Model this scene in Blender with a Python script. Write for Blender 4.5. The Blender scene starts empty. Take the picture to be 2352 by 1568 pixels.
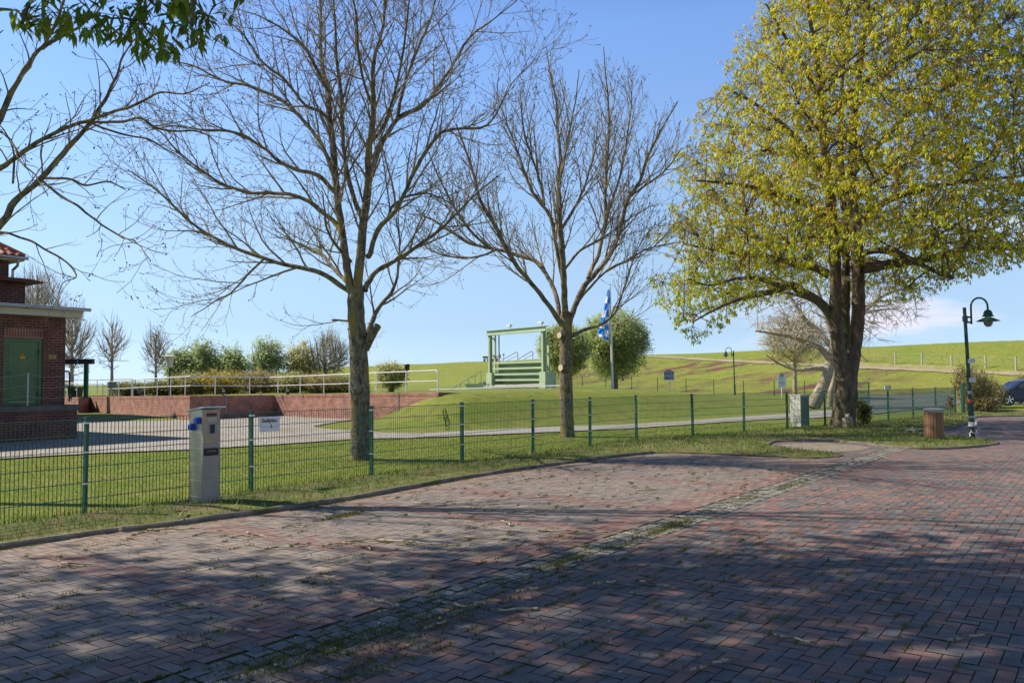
import bpy, bmesh, math, random
import numpy as np
from mathutils import Vector, Matrix, Quaternion, kdtree
from mathutils.geometry import delaunay_2d_cdt

S = bpy.context.scene
COL = S.collection
R = math.radians
# ------------------------------------------------------------------ camera
F = 1897.0; CX, CY = 1176.0, 784.0
PITCH = R(2.72); ROLL = 0.0074
fw = Vector((0, math.cos(PITCH), math.sin(PITCH)))
r0 = Vector((1, 0, 0)); u0 = r0.cross(fw)
cr = r0*math.cos(ROLL) - u0*math.sin(ROLL)
cu = r0*math.sin(ROLL) + u0*math.cos(ROLL)
CAM = Vector((0, 0, 1.69))
cam_d = bpy.data.cameras.new('camera'); cam = bpy.data.objects.new('camera', cam_d)
COL.objects.link(cam); S.camera = cam
cam.matrix_world = Matrix(((cr.x, cu.x, -fw.x, CAM.x), (cr.y, cu.y, -fw.y, CAM.y), (cr.z, cu.z, -fw.z, CAM.z), (0, 0, 0, 1)))
cam_d.sensor_width = 36; cam_d.lens = F/2352*36; cam_d.clip_end = 5000; cam_d.clip_start = 0.05
# ------------------------------------------------------------------ sun, sky, exposure
SUNH = (-0.978, 0.208); SUNEL = R(46)
tosun = Vector((SUNH[0]*math.cos(SUNEL), SUNH[1]*math.cos(SUNEL), math.sin(SUNEL))).normalized()
sd = bpy.data.lights.new('sun', 'SUN'); sd.energy = 5.0; sd.angle = R(0.53); sd.color = (1.0, 0.92, 0.79)
so = bpy.data.objects.new('sun', sd); COL.objects.link(so)
so.rotation_euler = (-tosun).to_track_quat('-Z', 'Y').to_euler(); so.location = (0, 0, 60)
W = bpy.data.worlds.new('World'); S.world = W; W.use_nodes = True
wn = W.node_tree.nodes; wl = W.node_tree.links; wn.clear()
sky = wn.new('ShaderNodeTexSky'); sky.sky_type = 'NISHITA'; sky.sun_disc = False
sky.sun_elevation = SUNEL; sky.sun_rotation = math.atan2(SUNH[0], SUNH[1]); sky.air_density = 1.0; sky.dust_density = 0.0; sky.ozone_density = 5.0
tc = wn.new('ShaderNodeTexCoord'); mp = wn.new('ShaderNodeMapping'); mp.inputs['Scale'].default_value = (2.0, 2.0, 11)
mp.inputs['Location'].default_value = (0.3, 0.2, 0.35)
nz = wn.new('ShaderNodeTexNoise'); nz.inputs['Scale'].default_value = 1.6; nz.inputs['Detail'].default_value = 7; nz.inputs['Roughness'].default_value = 0.55
rp = wn.new('ShaderNodeValToRGB'); rp.color_ramp.elements[0].position = 0.50; rp.color_ramp.elements[1].position = 0.72
sx = wn.new('ShaderNodeSeparateXYZ')
mr = wn.new('ShaderNodeMapRange'); mr.inputs['From Min'].default_value = 0.22; mr.inputs['From Max'].default_value = 0.07
mx_ = wn.new('ShaderNodeMapRange'); mx_.inputs['From Min'].default_value = 0.10; mx_.inputs['From Max'].default_value = 0.40
mu = wn.new('ShaderNodeMath'); mu.operation = 'MULTIPLY'; mu2 = wn.new('ShaderNodeMath'); mu2.operation = 'MULTIPLY'; mu3 = wn.new('ShaderNodeMath'); mu3.operation = 'MULTIPLY'; mu3.inputs[1].default_value = 0.8
mixc = wn.new('ShaderNodeMixRGB'); mixc.inputs[2].default_value = (7.6, 6.6, 7.1, 1)
bg = wn.new('ShaderNodeBackground'); bg.inputs['Strength'].default_value = 0.12
hs = wn.new('ShaderNodeHueSaturation'); hs.inputs['Saturation'].default_value = 1.0
ow = wn.new('ShaderNodeOutputWorld')
wl.new(tc.outputs['Generated'], mp.inputs[0]); wl.new(mp.outputs[0], nz.inputs['Vector']); wl.new(nz.outputs[0], rp.inputs[0])
wl.new(tc.outputs['Generated'], sx.inputs[0]); wl.new(sx.outputs['Z'], mr.inputs['Value']); wl.new(sx.outputs['X'], mx_.inputs['Value'])
wl.new(rp.outputs[0], mu.inputs[0]); wl.new(mr.outputs[0], mu.inputs[1]); wl.new(mu.outputs[0], mu2.inputs[0]); wl.new(mx_.outputs[0], mu2.inputs[1])
wl.new(mu2.outputs[0], mu3.inputs[0]); wl.new(mu3.outputs[0], mixc.inputs[0]); grd = wn.new('ShaderNodeValToRGB'); wl.new(sx.outputs['Z'], grd.inputs[0])
for i_, (p_, c_) in enumerate(((.0, (.56, .74, 1.18)), (.0127, (.59, .75, 1.14)), (.065, (.74, .77, .93)), (.143, (1.10, .99, .95)), (.242, (1.27, 1.19, 1.14)), (.40, (1.25, 1.27, 1.39)), (.56, (.70, .75, .9)), (.78, (.34, .38, .5)))):
    e_ = grd.color_ramp.elements[i_] if i_ < 2 else grd.color_ramp.elements.new(p_)
    e_.position = p_; e_.color = (*c_, 1)
mlt = wn.new('ShaderNodeMixRGB'); mlt.blend_type = 'MULTIPLY'; mlt.inputs[0].default_value = 1
wl.new(sky.outputs[0], mlt.inputs[1]); wl.new(grd.outputs[0], mlt.inputs[2]); wl.new(mlt.outputs[0], hs.inputs['Color']); wl.new(hs.outputs[0], mixc.inputs[1])
wl.new(mixc.outputs[0], bg.inputs[0]); wl.new(bg.outputs[0], ow.inputs[0])
S.render.engine = 'CYCLES'
S.view_settings.view_transform = 'Standard'; S.view_settings.look = 'None'; S.view_settings.gamma = 1
S.view_settings.use_curve_mapping = False; S.view_settings.exposure = 0.42

# ------------------------------------------------------------------ pixel helpers (2352 x 1568 picture grid)
def ray(x, y): return (fw*F + cr*(x-CX) - cu*(y-CY)).normalized()
def P(x, y, d):
    v = ray(x, y); return CAM + v*(d/v.y)
def G(x, y, z=0.0):
    v = ray(x, y); return CAM + v*((z-CAM.z)/v.z)
def proj(p):
    q = Vector(p)-CAM; w = q.dot(fw)
    if w < 0.05: return (-9999, -9999)
    return (CX + q.dot(cr)/w*F, CY - q.dot(cu)/w*F)
A = (0.588, 0.809); N = (0.809, -0.588)
def AN(a, n, z=0.0): return Vector((A[0]*a+N[0]*n, A[1]*a+N[1]*n, z))
def an(p): return (A[0]*p[0]+A[1]*p[1], N[0]*p[0]+N[1]*p[1])

# ------------------------------------------------------------------ terrain
WALL = [(-31, 54.5, .9), (-25.6, 48.8, .9), (-26.0, 51.0, .9), (-14.9, 38.2, 1.11), (-12.2, 42.4, 1.05), (-3.0, 33.5, 1.245), (-1.7, 35.0, 1.2)]
def sst(t): t = np.clip(t, 0, 1); return t*t*(3-2*t)
def Hn(X, Y):
    X = np.asarray(X, float); Y = np.asarray(Y, float)
    foot = np.interp(X, [-12, -3.2, -2.0, .7, 6.5, 13.7, 22, 40], [33, 28.5, 28.0, 30.6, 34.6, 42.5, 52, 70])
    wid = np.interp(X, [-4, 0, 3, 7, 14, 22], [6.0, 6.5, 7.5, 9, 12, 14])
    amp = np.interp(X, [-4, 0, 3, 7, 14, 20, 30], [1.22, 1.26, 1.28, 1.12, .62, .3, .2])
    m = sst((Y-foot)/wid)*amp*sst((X+6.7)/4.2)
    wx = [w[0] for w in WALL[2:6]]
    # platform behind the retaining wall
    wl_y = np.interp(X, [-60, -31, -26, -14.9, -12.2, -3.0, -1.7], [60, 54.5, 51, 38.2, 42.4, 33.5, 35])
    back = np.where((X < -1.7), sst((Y-wl_y-.75)/.5)*(np.interp(X, [-31, -26, -14.9, -12.2, -3, -1.7], [.85, .85, 1.05, 1.0, 1.18, 1.18])), 0)
    h = np.maximum(m, back)
    # small grass bank beside the brick building
    o = .79*X+.62*Y
    al = -.62*X+.79*Y
    tap = np.interp(al, [-400, 200, 300, 420, 1000], [1, 1, .45, .2, .15])
    dk = 5.45*tap*(np.clip((o-73.5)/20.5, 0, 1)*.75+.25*sst((o-73.5)/21.5)+.0)
    dk = np.where(o > 97, 5.45*tap*(1-sst((o-97)/22)), dk)
    dk = dk + .10*np.sin(X*.21+1)*np.sin(al*.13)*sst((o-76)/10)*np.where(o > 105, 0, 1)
    return np.maximum(h*np.where(o > 97, 0, 1), 0) * (1-sst((o-78)/12)) + np.maximum(dk, 0)
def H(x, y): return float(Hn(x, y))
def T(x, y):
    v = ray(x, y); t = 2.0; step = .4
    for i in range(3000):
        p = CAM+v*t
        if p.z < H(p.x, p.y):
            lo, hi = t-step, t
            for k in range(14):
                m = (lo+hi)/2; q = CAM+v*m
                if q.z < H(q.x, q.y): hi = m
                else: lo = m
            return CAM+v*hi
        step = max(.2, t*.012); t += step
    return CAM+v*t

# ------------------------------------------------------------------ materials
def new_mat(name):
    m = bpy.data.materials.new(name); m.use_nodes = True
    return m, m.node_tree.nodes, m.node_tree.links, m.node_tree.nodes['Principled BSDF']
def mat(name, col, rough=.7, metal=0, col2=None, scale=8, detail=5, bump=0, bscale=None, spec=.4, coords='Object', lo=.35, hi=.65, col3=None, s3=1.0, stretch=None, trans=0, alpha=None):
    m, n, l, b = new_mat(name)
    b.inputs['Roughness'].default_value = rough; b.inputs['Metallic'].default_value = metal
    b.inputs['Specular IOR Level'].default_value = spec
    b.inputs['Base Color'].default_value = (*col, 1)
    t = n.new('ShaderNodeTexCoord'); src = t.outputs[coords]
    if stretch:
        mpp = n.new('ShaderNodeMapping'); mpp.inputs['Scale'].default_value = stretch; l.new(src, mpp.inputs[0]); src = mpp.outputs[0]
    last = None
    if col2:
        z = n.new('ShaderNodeTexNoise'); z.inputs['Scale'].default_value = scale; z.inputs['Detail'].default_value = detail; z.inputs['Roughness'].default_value = .6
        l.new(src, z.inputs['Vector'])
        r = n.new('ShaderNodeValToRGB'); r.color_ramp.elements[0].position = lo; r.color_ramp.elements[1].position = hi
        r.color_ramp.elements[0].color = (*col, 1); r.color_ramp.elements[1].color = (*col2, 1)
        l.new(z.outputs[0], r.inputs[0]); last = r.outputs[0]
        if col3:
            z3 = n.new('ShaderNodeTexNoise'); z3.inputs['Scale'].default_value = s3; z3.inputs['Detail'].default_value = 6
            l.new(src, z3.inputs['Vector'])
            r3 = n.new('ShaderNodeValToRGB'); r3.color_ramp.elements[0].position = .52; r3.color_ramp.elements[1].position = .66
            mx = n.new('ShaderNodeMixRGB'); mx.inputs[2].default_value = (*col3, 1)
            l.new(z3.outputs[0], r3.inputs[0]); l.new(r3.outputs[0], mx.inputs[0]); l.new(last, mx.inputs[1]); last = mx.outputs[0]
        l.new(last, b.inputs['Base Color'])
    if bump:
        z2 = n.new('ShaderNodeTexNoise'); z2.inputs['Scale'].default_value = bscale or scale*3; z2.inputs['Detail'].default_value = 4
        l.new(src, z2.inputs['Vector'])
        bp = n.new('ShaderNodeBump'); bp.inputs['Strength'].default_value = min(bump, 1); bp.inputs['Distance'].default_value = .02
        l.new(z2.outputs[0], bp.inputs['Height']); l.new(bp.outputs[0], b.inputs['Normal'])
    if trans:
        tr = n.new('ShaderNodeBsdfTranslucent'); ms = n.new('ShaderNodeMixShader'); ms.inputs[0].default_value = trans
        if last: l.new(last, tr.inputs[0])
        else: tr.inputs[0].default_value = (*col, 1)
        out = n['Material Output']; l.new(b.outputs[0], ms.inputs[1]); l.new(tr.outputs[0], ms.inputs[2]); l.new(ms.outputs[0], out.inputs[0])
    return m

def brick_mat(name, c1, c2, mortar, bw=.25, rh=.083, ms=.013, effl=0.0):
    m, n, l, b = new_mat(name)
    uv = n.new('ShaderNodeUVMap'); bt = n.new('ShaderNodeTexBrick')
    bt.inputs['Color1'].default_value = (*c1, 1); bt.inputs['Color2'].default_value = (*c2, 1); bt.inputs['Mortar'].default_value = (*mortar, 1)
    bt.inputs['Scale'].default_value = 1; bt.inputs['Brick Width'].default_value = bw; bt.inputs['Row Height'].default_value = rh
    bt.inputs['Mortar Size'].default_value = ms; bt.inputs['Mortar Smooth'].default_value = .15; bt.inputs['Bias'].default_value = -.2
    l.new(uv.outputs[0], bt.inputs['Vector'])
    z = n.new('ShaderNodeTexNoise'); z.inputs['Scale'].default_value = 2.2; z.inputs['Detail'].default_value = 8
    l.new(uv.outputs[0], z.inputs['Vector'])
    r = n.new('ShaderNodeValToRGB'); r.color_ramp.elements[0].position = .3; r.color_ramp.elements[1].position = .7
    r.color_ramp.elements[0].color = (.62, .6, .6, 1); r.color_ramp.elements[1].color = (1.25, 1.2, 1.2, 1)
    mm = n.new('ShaderNodeMixRGB'); mm.blend_type = 'MULTIPLY'; mm.inputs[0].default_value = 1
    l.new(z.outputs[0], r.inputs[0]); l.new(bt.outputs[0], mm.inputs[1]); l.new(r.outputs[0], mm.inputs[2])
    last = mm.outputs[0]
    if effl:
        z4 = n.new('ShaderNodeTexNoise'); z4.inputs['Scale'].default_value = 3.1; z4.inputs['Detail'].default_value = 9; z4.inputs['Roughness'].default_value = .75
        l.new(uv.outputs[0], z4.inputs['Vector'])
        sp = n.new('ShaderNodeSeparateXYZ'); l.new(uv.outputs[0], sp.inputs[0])
        mpr = n.new('ShaderNodeMapRange'); mpr.inputs['From Min'].default_value = .75; mpr.inputs['From Max'].default_value = .05
        l.new(sp.outputs['Y'], mpr.inputs['Value'])
        r4 = n.new('ShaderNodeValToRGB'); r4.color_ramp.elements[0].position = .56; r4.color_ramp.elements[1].position = .66
        l.new(z4.outputs[0], r4.inputs[0])
        mu_ = n.new('ShaderNodeMath'); mu_.operation = 'MULTIPLY'; l.new(r4.outputs[0], mu_.inputs[0]); l.new(mpr.outputs[0], mu_.inputs[1])
        m5 = n.new('ShaderNodeMixRGB'); m5.inputs[2].default_value = (.62, .56, .52, 1)
        l.new(mu_.outputs[0], m5.inputs[0]); l.new(last, m5.inputs[1]); last = m5.outputs[0]
    l.new(last, b.inputs['Base Color'])
    bp = n.new('ShaderNodeBump'); bp.inputs['Strength'].default_value = .6; bp.inputs['Distance'].default_value = .01; bp.invert = True
    l.new(bt.outputs['Fac'], bp.inputs['Height']); l.new(bp.outputs[0], b.inputs['Normal'])
    b.inputs['Roughness'].default_value = .85
    return m

def grass_mat(name, heather=False):
    m, n, l, b = new_mat(name)
    t = n.new('ShaderNodeTexCoord'); src = t.outputs['Object']
    def noise(sc, det=6, rough=.6, vec=None):
        z = n.new('ShaderNodeTexNoise'); z.inputs['Scale'].default_value = sc; z.inputs['Detail'].default_value = det; z.inputs['Roughness'].default_value = rough
        l.new(vec or src, z.inputs['Vector']); return z.outputs[0]
    def ramp(v, p0, p1, c0=(0, 0, 0), c1=(1, 1, 1)):
        r = n.new('ShaderNodeValToRGB'); r.color_ramp.elements[0].position = p0; r.color_ramp.elements[1].position = p1
        r.color_ramp.elements[0].color = (*c0, 1); r.color_ramp.elements[1].color = (*c1, 1); l.new(v, r.inputs[0]); return r.outputs[0]
    def mix(f, a, c, blend='MIX'):
        x = n.new('ShaderNodeMixRGB'); x.blend_type = blend
        if isinstance(f, float): x.inputs[0].default_value = f
        else: l.new(f, x.inputs[0])
        l.new(a, x.inputs[1])
        if isinstance(c, tuple): x.inputs[2].default_value = (*c, 1)
        else: l.new(c, x.inputs[2])
        return x.outputs[0]
    fine = ramp(noise(38, 4, .7), .3, .72, (.095, .15, .014), (.23, .29, .03))
    big = ramp(noise(.55, 6, .6), .38, .66)
    c = mix(big, fine, (.235, .23, .045))
    dark = ramp(noise(2.3, 5, .65), .50, .70)
    c = mix(dark, c, (.10, .135, .02))
    yel = ramp(noise(1.1, 5, .7), .57, .75)
    c = mix(yel, c, (.31, .265, .06))
    if heather:
        stretch = n.new('ShaderNodeMapping'); stretch.inputs['Rotation'].default_value = (0, 0, R(-38)); stretch.inputs['Scale'].default_value = (.045, .16, .5)
        l.new(src, stretch.inputs[0])
        h1 = ramp(noise(2.0, 9, .7, stretch.outputs[0]), .47, .56)
        sxz = n.new('ShaderNodeSeparateXYZ'); l.new(src, sxz.inputs[0])
        mr1 = n.new('ShaderNodeMapRange'); mr1.inputs['From Min'].default_value = 4.6; mr1.inputs['From Max'].default_value = 3.9; l.new(sxz.outputs['Z'], mr1.inputs['Value'])
        mr2 = n.new('ShaderNodeMapRange'); mr2.inputs['From Min'].default_value = 2; mr2.inputs['From Max'].default_value = 14; l.new(sxz.outputs['X'], mr2.inputs['Value'])
        mr3 = n.new('ShaderNodeMapRange'); mr3.inputs['From Min'].default_value = 42; mr3.inputs['From Max'].default_value = 34; l.new(sxz.outputs['X'], mr3.inputs['Value'])
        a1 = n.new('ShaderNodeMath'); a1.operation = 'MULTIPLY'; l.new(h1, a1.inputs[0]); l.new(mr1.outputs[0], a1.inputs[1])
        a2 = n.new('ShaderNodeMath'); a2.operation = 'MULTIPLY'; l.new(a1.outputs[0], a2.inputs[0]); l.new(mr2.outputs[0], a2.inputs[1])
        a3 = n.new('ShaderNodeMath'); a3.operation = 'MULTIPLY'; l.new(a2.outputs[0], a3.inputs[0]); l.new(mr3.outputs[0], a3.inputs[1])
        c = mix(a3.outputs[0], c, (.13, .055, .045))
        y2 = ramp(noise(.14, 6, .6), .45, .65)
        c = mix(y2, c, (.20, .215, .034))
        fl = n.new('ShaderNodeTexVoronoi'); fl.inputs['Scale'].default_value = 2.4; l.new(src, fl.inputs['Vector'])
        f1 = ramp(fl.outputs['Distance'], .10, .15, (1, 1, 1), (0, 0, 0)); f2 = ramp(noise(.35, 5, .6), .5, .6)
        ff = mix(1.0, f1, f2, 'MULTIPLY')
        c = mix(ff, c, (.62, .60, .42))
    else:
        fl = n.new('ShaderNodeTexVoronoi'); fl.inputs['Scale'].default_value = 3.0; l.new(src, fl.inputs['Vector'])
        f1 = ramp(fl.outputs['Distance'], .05, .075, (1, 1, 1), (0, 0, 0)); f2 = ramp(noise(.5, 5, .6), .50, .62)
        ff = mix(1.0, f1, f2, 'MULTIPLY')
        c = mix(ff, c, (.68, .68, .58))
    l.new(c, b.inputs['Base Color']); b.inputs['Roughness'].default_value = .85; b.inputs['Specular IOR Level'].default_value = .2
    bp = n.new('ShaderNodeBump'); bp.inputs['Strength'].default_value = .75; bp.inputs['Distance'].default_value = .05
    l.new(noise(26 if not heather else 7, 6, .75), bp.inputs['Height']); l.new(bp.outputs[0], b.inputs['Normal'])
    return m

M = {}
M['lawn'] = grass_mat('lawn'); M['dike'] = grass_mat('dike_grass', True)
def vc_mat(name, rough=.8, bump=.3, bscale=60, trans=0.0, vary=.25, nscale=5, spec=.3, specks=False):
    m, n, l, b = new_mat(name)
    a = n.new('ShaderNodeVertexColor'); a.layer_name = 'tint'
    t = n.new('ShaderNodeTexCoord')
    z = n.new('ShaderNodeTexNoise'); z.inputs['Scale'].default_value = nscale; z.inputs['Detail'].default_value = 6; l.new(t.outputs['Object'], z.inputs['Vector'])
    r = n.new('ShaderNodeValToRGB'); r.color_ramp.elements[0].position = .3; r.color_ramp.elements[1].position = .7
    r.color_ramp.elements[0].color = (1-vary, 1-vary, 1-vary, 1); r.color_ramp.elements[1].color = (1+vary, 1+vary, 1+vary, 1)
    l.new(z.outputs[0], r.inputs[0])
    mm = n.new('ShaderNodeMixRGB'); mm.blend_type = 'MULTIPLY'; mm.inputs[0].default_value = 1
    l.new(a.outputs[0], mm.inputs[1]); l.new(r.outputs[0], mm.inputs[2]); last = mm.outputs[0]
    if specks:
        v = n.new('ShaderNodeTexNoise'); v.inputs['Scale'].default_value = 9; v.inputs['Detail'].default_value = 8; v.inputs['Roughness'].default_value = .8
        l.new(t.outputs['Object'], v.inputs['Vector'])
        r2 = n.new('ShaderNodeValToRGB'); r2.color_ramp.elements[0].position = .735; r2.color_ramp.elements[1].position = .775
        l.new(v.outputs[0], r2.inputs[0])
        m2 = n.new('ShaderNodeMixRGB'); m2.inputs[2].default_value = (.5, .48, .45, 1); l.new(r2.outputs[0], m2.inputs[0]); l.new(last, m2.inputs[1]); last = m2.outputs[0]
        v3 = n.new('ShaderNodeTexNoise'); v3.inputs['Scale'].default_value = 1.4; v3.inputs['Detail'].default_value = 9; v3.inputs['Roughness'].default_value = .7
        l.new(t.outputs['Object'], v3.inputs['Vector'])
        r3 = n.new('ShaderNodeValToRGB'); r3.color_ramp.elements[0].position = .40; r3.color_ramp.elements[1].position = .70; r3.color_ramp.elements[0].color = (.08, .08, .08, 1); r3.color_ramp.elements[1].color = (.46, .46, .46, 1)
        l.new(v3.outputs[0], r3.inputs[0])
        m3 = n.new('ShaderNodeMixRGB'); m3.inputs[2].default_value = (.235, .205, .175, 1); l.new(r3.outputs[0], m3.inputs[0]); l.new(last, m3.inputs[1]); last = m3.outputs[0]
    l.new(last, b.inputs['Base Color'])
    b.inputs['Roughness'].default_value = rough; b.inputs['Specular IOR Level'].default_value = spec
    if bump:
        z2 = n.new('ShaderNodeTexNoise'); z2.inputs['Scale'].default_value = bscale; z2.inputs['Detail'].default_value = 3; l.new(t.outputs['Object'], z2.inputs['Vector'])
        bp = n.new('ShaderNodeBump'); bp.inputs['Strength'].default_value = bump; bp.inputs['Distance'].default_value = .004
        l.new(z2.outputs[0], bp.inputs['Height']); l.new(bp.outputs[0], b.inputs['Normal'])
    if trans:
        tr = n.new('ShaderNodeBsdfTranslucent'); ms = n.new('ShaderNodeMixShader'); ms.inputs[0].default_value = trans
        l.new(last, tr.inputs[0]); out = n['Material Output']; l.new(b.outputs[0], ms.inputs[1]); l.new(tr.outputs[0], ms.inputs[2]); l.new(ms.outputs[0], out.inputs[0])
    return m
M['paver'] = vc_mat('paver', .75, .35, 70, 0, .22, 7, .35, specks=True)
M['leaf'] = vc_mat('leaf', .55, 0, 1, .5, .12, 3, .35)
M['blade'] = vc_mat('blade', .6, 0, 1, .35, .15, 2, .25)
M['joint'] = mat('joint_dirt', (.06, .055, .035), .95, col2=(.11, .12, .03), scale=3.5, lo=.45, hi=.6, bump=.5, bscale=90, coords='Object')
M['kerb'] = mat('kerb_concrete', (.12, .10, .075), .95, col2=(.23, .19, .14), scale=6, bump=.6, bscale=50, col3=(.08, .085, .03), s3=1.8)
M['gravel'] = mat('gravel', (.19, .175, .155), .95, col2=(.46, .42, .36), scale=7, detail=12, bump=1.0, bscale=30, lo=.40, hi=.60, col3=(.28, .235, .17), s3=.45)
M['path'] = mat('gravel_path', (.27, .25, .22), .95, col2=(.42, .39, .35), scale=22, detail=8, bump=.5, bscale=50)
M['asphalt'] = mat('asphalt', (.10, .10, .098), .92, col2=(.17, .165, .155), scale=3, detail=8, bump=.3, bscale=80)
M['dirt'] = mat('bare_soil', (.24, .19, .12), .95, col2=(.36, .30, .19), scale=5, bump=.5, bscale=40)
M['cobble'] = vc_mat('cobble', .9, .5, 50, 0, .3, 6, .25)
M['ash_bark'] = mat('ash_bark', (.070, .058, .038), .95, col2=(.26, .215, .145), scale=13, detail=10, bump=1.0, bscale=34, lo=.38, hi=.64, col3=(.27, .20, .045), s3=3.0, stretch=(1, 1, .55))
M['ash_twig'] = mat('ash_twig', (.19, .15, .10), .85, col2=(.38, .31, .21), scale=3)
M['bud'] = mat('dark_bud', (.03, .02, .016), .8)
M['chest_bark'] = mat('chestnut_bark', (.06, .043, .028), .95, col2=(.19, .135, .09), scale=7, detail=9, bump=1.0, bscale=22, stretch=(1, 1, .35), col3=(.12, .11, .05), s3=1.7)
M['pale_bark'] = mat('pale_bark', (.22, .18, .13), .9, col2=(.44, .38, .30), scale=7, detail=8, bump=.7, bscale=25, col3=(.36, .22, .06), s3=1.6)
M['grey_twig'] = mat('grey_twig', (.32, .27, .21), .9, col2=(.46, .40, .32), scale=3)
M['cut_wood'] = mat('cut_wood', (.58, .42, .24), .8, col2=(.68, .52, .32), scale=20)
M['steel_green'] = mat('green_coated_steel', (.010, .075, .045), .45, col2=(.016, .10, .06), scale=5, spec=.5)
M['dark_green'] = mat('dark_green_paint', (.012, .045, .032), .5, col2=(.02, .065, .045), scale=8)
M['clip'] = mat('bright_metal_clip', (.7, .7, .7), .3, .9)
M['lime_green'] = mat('light_green_paint', (.36, .45, .28), .6, col2=(.44, .53, .35), scale=2.5, lo=.3, hi=.7, bump=.15, bscale=30)
M['door_green'] = mat('door_green_paint', (.085, .15, .068), .55, col2=(.11, .18, .085), scale=3, bump=.1)
M['white'] = mat('white_paint', (.80, .80, .78), .45, col2=(.7, .7, .68), scale=3)
M['grey_rail'] = mat('grey_lilac_rail', (.42, .42, .47), .5)
M['dark_metal'] = mat('dark_metal', (.035, .035, .045), .5)
M['grey_metal'] = mat('grey_metal', (.30, .31, .32), .45, .6)
M['galv'] = mat('galvanised', (.5, .5, .52), .4, .7, col2=(.38, .38, .4), scale=12)
M['stainless'] = mat('stainless', (.50, .49, .46), .32, .85, col2=(.42, .41, .38), scale=3, stretch=(1, 1, 4))
M['beige'] = mat('beige_panel', (.30, .25, .20), .55, col2=(.36, .30, .24), scale=3, spec=.4)
M['beige_top'] = mat('ochre_panel', (.36, .27, .17), .5, col2=(.44, .33, .20), scale=4)
M['blue'] = mat('blue_plastic', (.01, .07, .42), .35)
M['black'] = mat('black_plastic', (.015, .015, .017), .4)
M['red_led'] = mat('red_display', (.16, .012, .01), .3)
M['white_plastic'] = mat('white_plastic', (.76, .73, .66), .5, col2=(.68, .65, .58), scale=2)
M['grey_plastic'] = mat('grey_green_plastic', (.20, .24, .20), .6, col2=(.26, .3, .25), scale=3)
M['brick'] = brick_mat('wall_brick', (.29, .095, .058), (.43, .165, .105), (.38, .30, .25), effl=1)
M['brick_dark'] = brick_mat('building_brick', (.115, .026, .017), (.19, .045, .028), (.165, .14, .12))  # brick colour set darker to deepen the shade on the building
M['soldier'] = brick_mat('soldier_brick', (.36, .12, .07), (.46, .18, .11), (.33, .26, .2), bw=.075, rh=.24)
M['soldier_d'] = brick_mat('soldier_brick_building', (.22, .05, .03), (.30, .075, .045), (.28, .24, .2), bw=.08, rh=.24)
M['concrete'] = mat('dark_concrete', (.10, .09, .08), .95, col2=(.17, .15, .13), scale=5, bump=.6, bscale=30)
M['tile'] = mat('clay_roof_tile', (.24, .05, .022), .6, col2=(.46, .13, .055), scale=4, bump=.3)
M['fascia'] = mat('cream_fascia', (.55, .50, .42), .6, col2=(.48, .43, .36), scale=2)
M['brown'] = mat('brown_sheet', (.12, .03, .018), .6)
M['roof_felt'] = mat('roof_felt', (.12, .12, .12), .9)
M['glass_globe'] = mat('white_globe', (.62, .60, .55), .25)
M['sign_white'] = mat('sign_white', (.72, .73, .76), .4)
M['sign_grey'] = mat('sign_pale_blue', (.42, .47, .58), .4)
M['navy'] = mat('navy', (.02, .025, .09), .5)
M['teal'] = mat('teal_paint', (.02, .24, .34), .5)
M['gold'] = mat('dull_gold', (.28, .21, .07), .5)
M['sign_green'] = mat('sign_green', (.03, .22, .12), .4)
M['red'] = mat('sign_red', (.45, .06, .05), .5)
M['orange'] = mat('warning_yellow', (.65, .30, .02), .5)
M['plaque'] = mat('brass_plaque', (.38, .27, .08), .5)
M['wood'] = mat('bin_wood', (.17, .085, .038), .75, col2=(.36, .20, .10), scale=4, detail=8, stretch=(6, 6, .5), bump=.4, bscale=30)
M['old_wood'] = mat('weathered_post', (.40, .34, .26), .9, col2=(.55, .48, .38), scale=5, stretch=(4, 4, 1), bump=.4)
M['bench_wood'] = mat('bench_wood', (.26, .15, .08), .8)
M['flag_blue'] = mat('flag_blue', (.03, .27, .80), .7, trans=.5)
M['flag_white'] = mat('flag_white', (.78, .80, .85), .7, trans=.4)
M['cloth'] = mat('white_vinyl', (.72, .73, .76), .45, trans=.25)
M['tape_red'] = mat('barrier_tape_red', (.6, .05, .04), .5); M['tape_white'] = mat('barrier_tape_white', (.8, .78, .75), .5)
M['car_paint'] = mat('dark_blue_car_paint', (.008, .008, .018), .25, .0, spec=.5)
M['glass'] = mat('car_glass', (.02, .025, .03), .08, spec=.8)
M['rubber'] = mat('tyre', (.015, .015, .015), .85)
M['alloy'] = mat('alloy_wheel', (.7, .7, .72), .25, .9)
M['lens'] = mat('headlamp_lens', (.8, .8, .85), .08, spec=.9)
M['hedge_twig'] = mat('hedge_twig', (.27, .20, .11), .9, col2=(.38, .29, .17), scale=3)
M['cord'] = mat('black_cable', (.012, .012, .012), .5)
M['dry_twig'] = mat('dry_twig', (.16, .11, .05), .9, col2=(.50, .41, .25), scale=14, lo=.45, hi=.55)
lg, n_, l_, b_ = new_mat('lamp_glass'); b_.inputs['Transmission Weight'].default_value = .9; b_.inputs['Roughness'].default_value = .05; b_.inputs['Base Color'].default_value = (.95, .97, 1, 1); M['lamp_glass'] = lg

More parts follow.
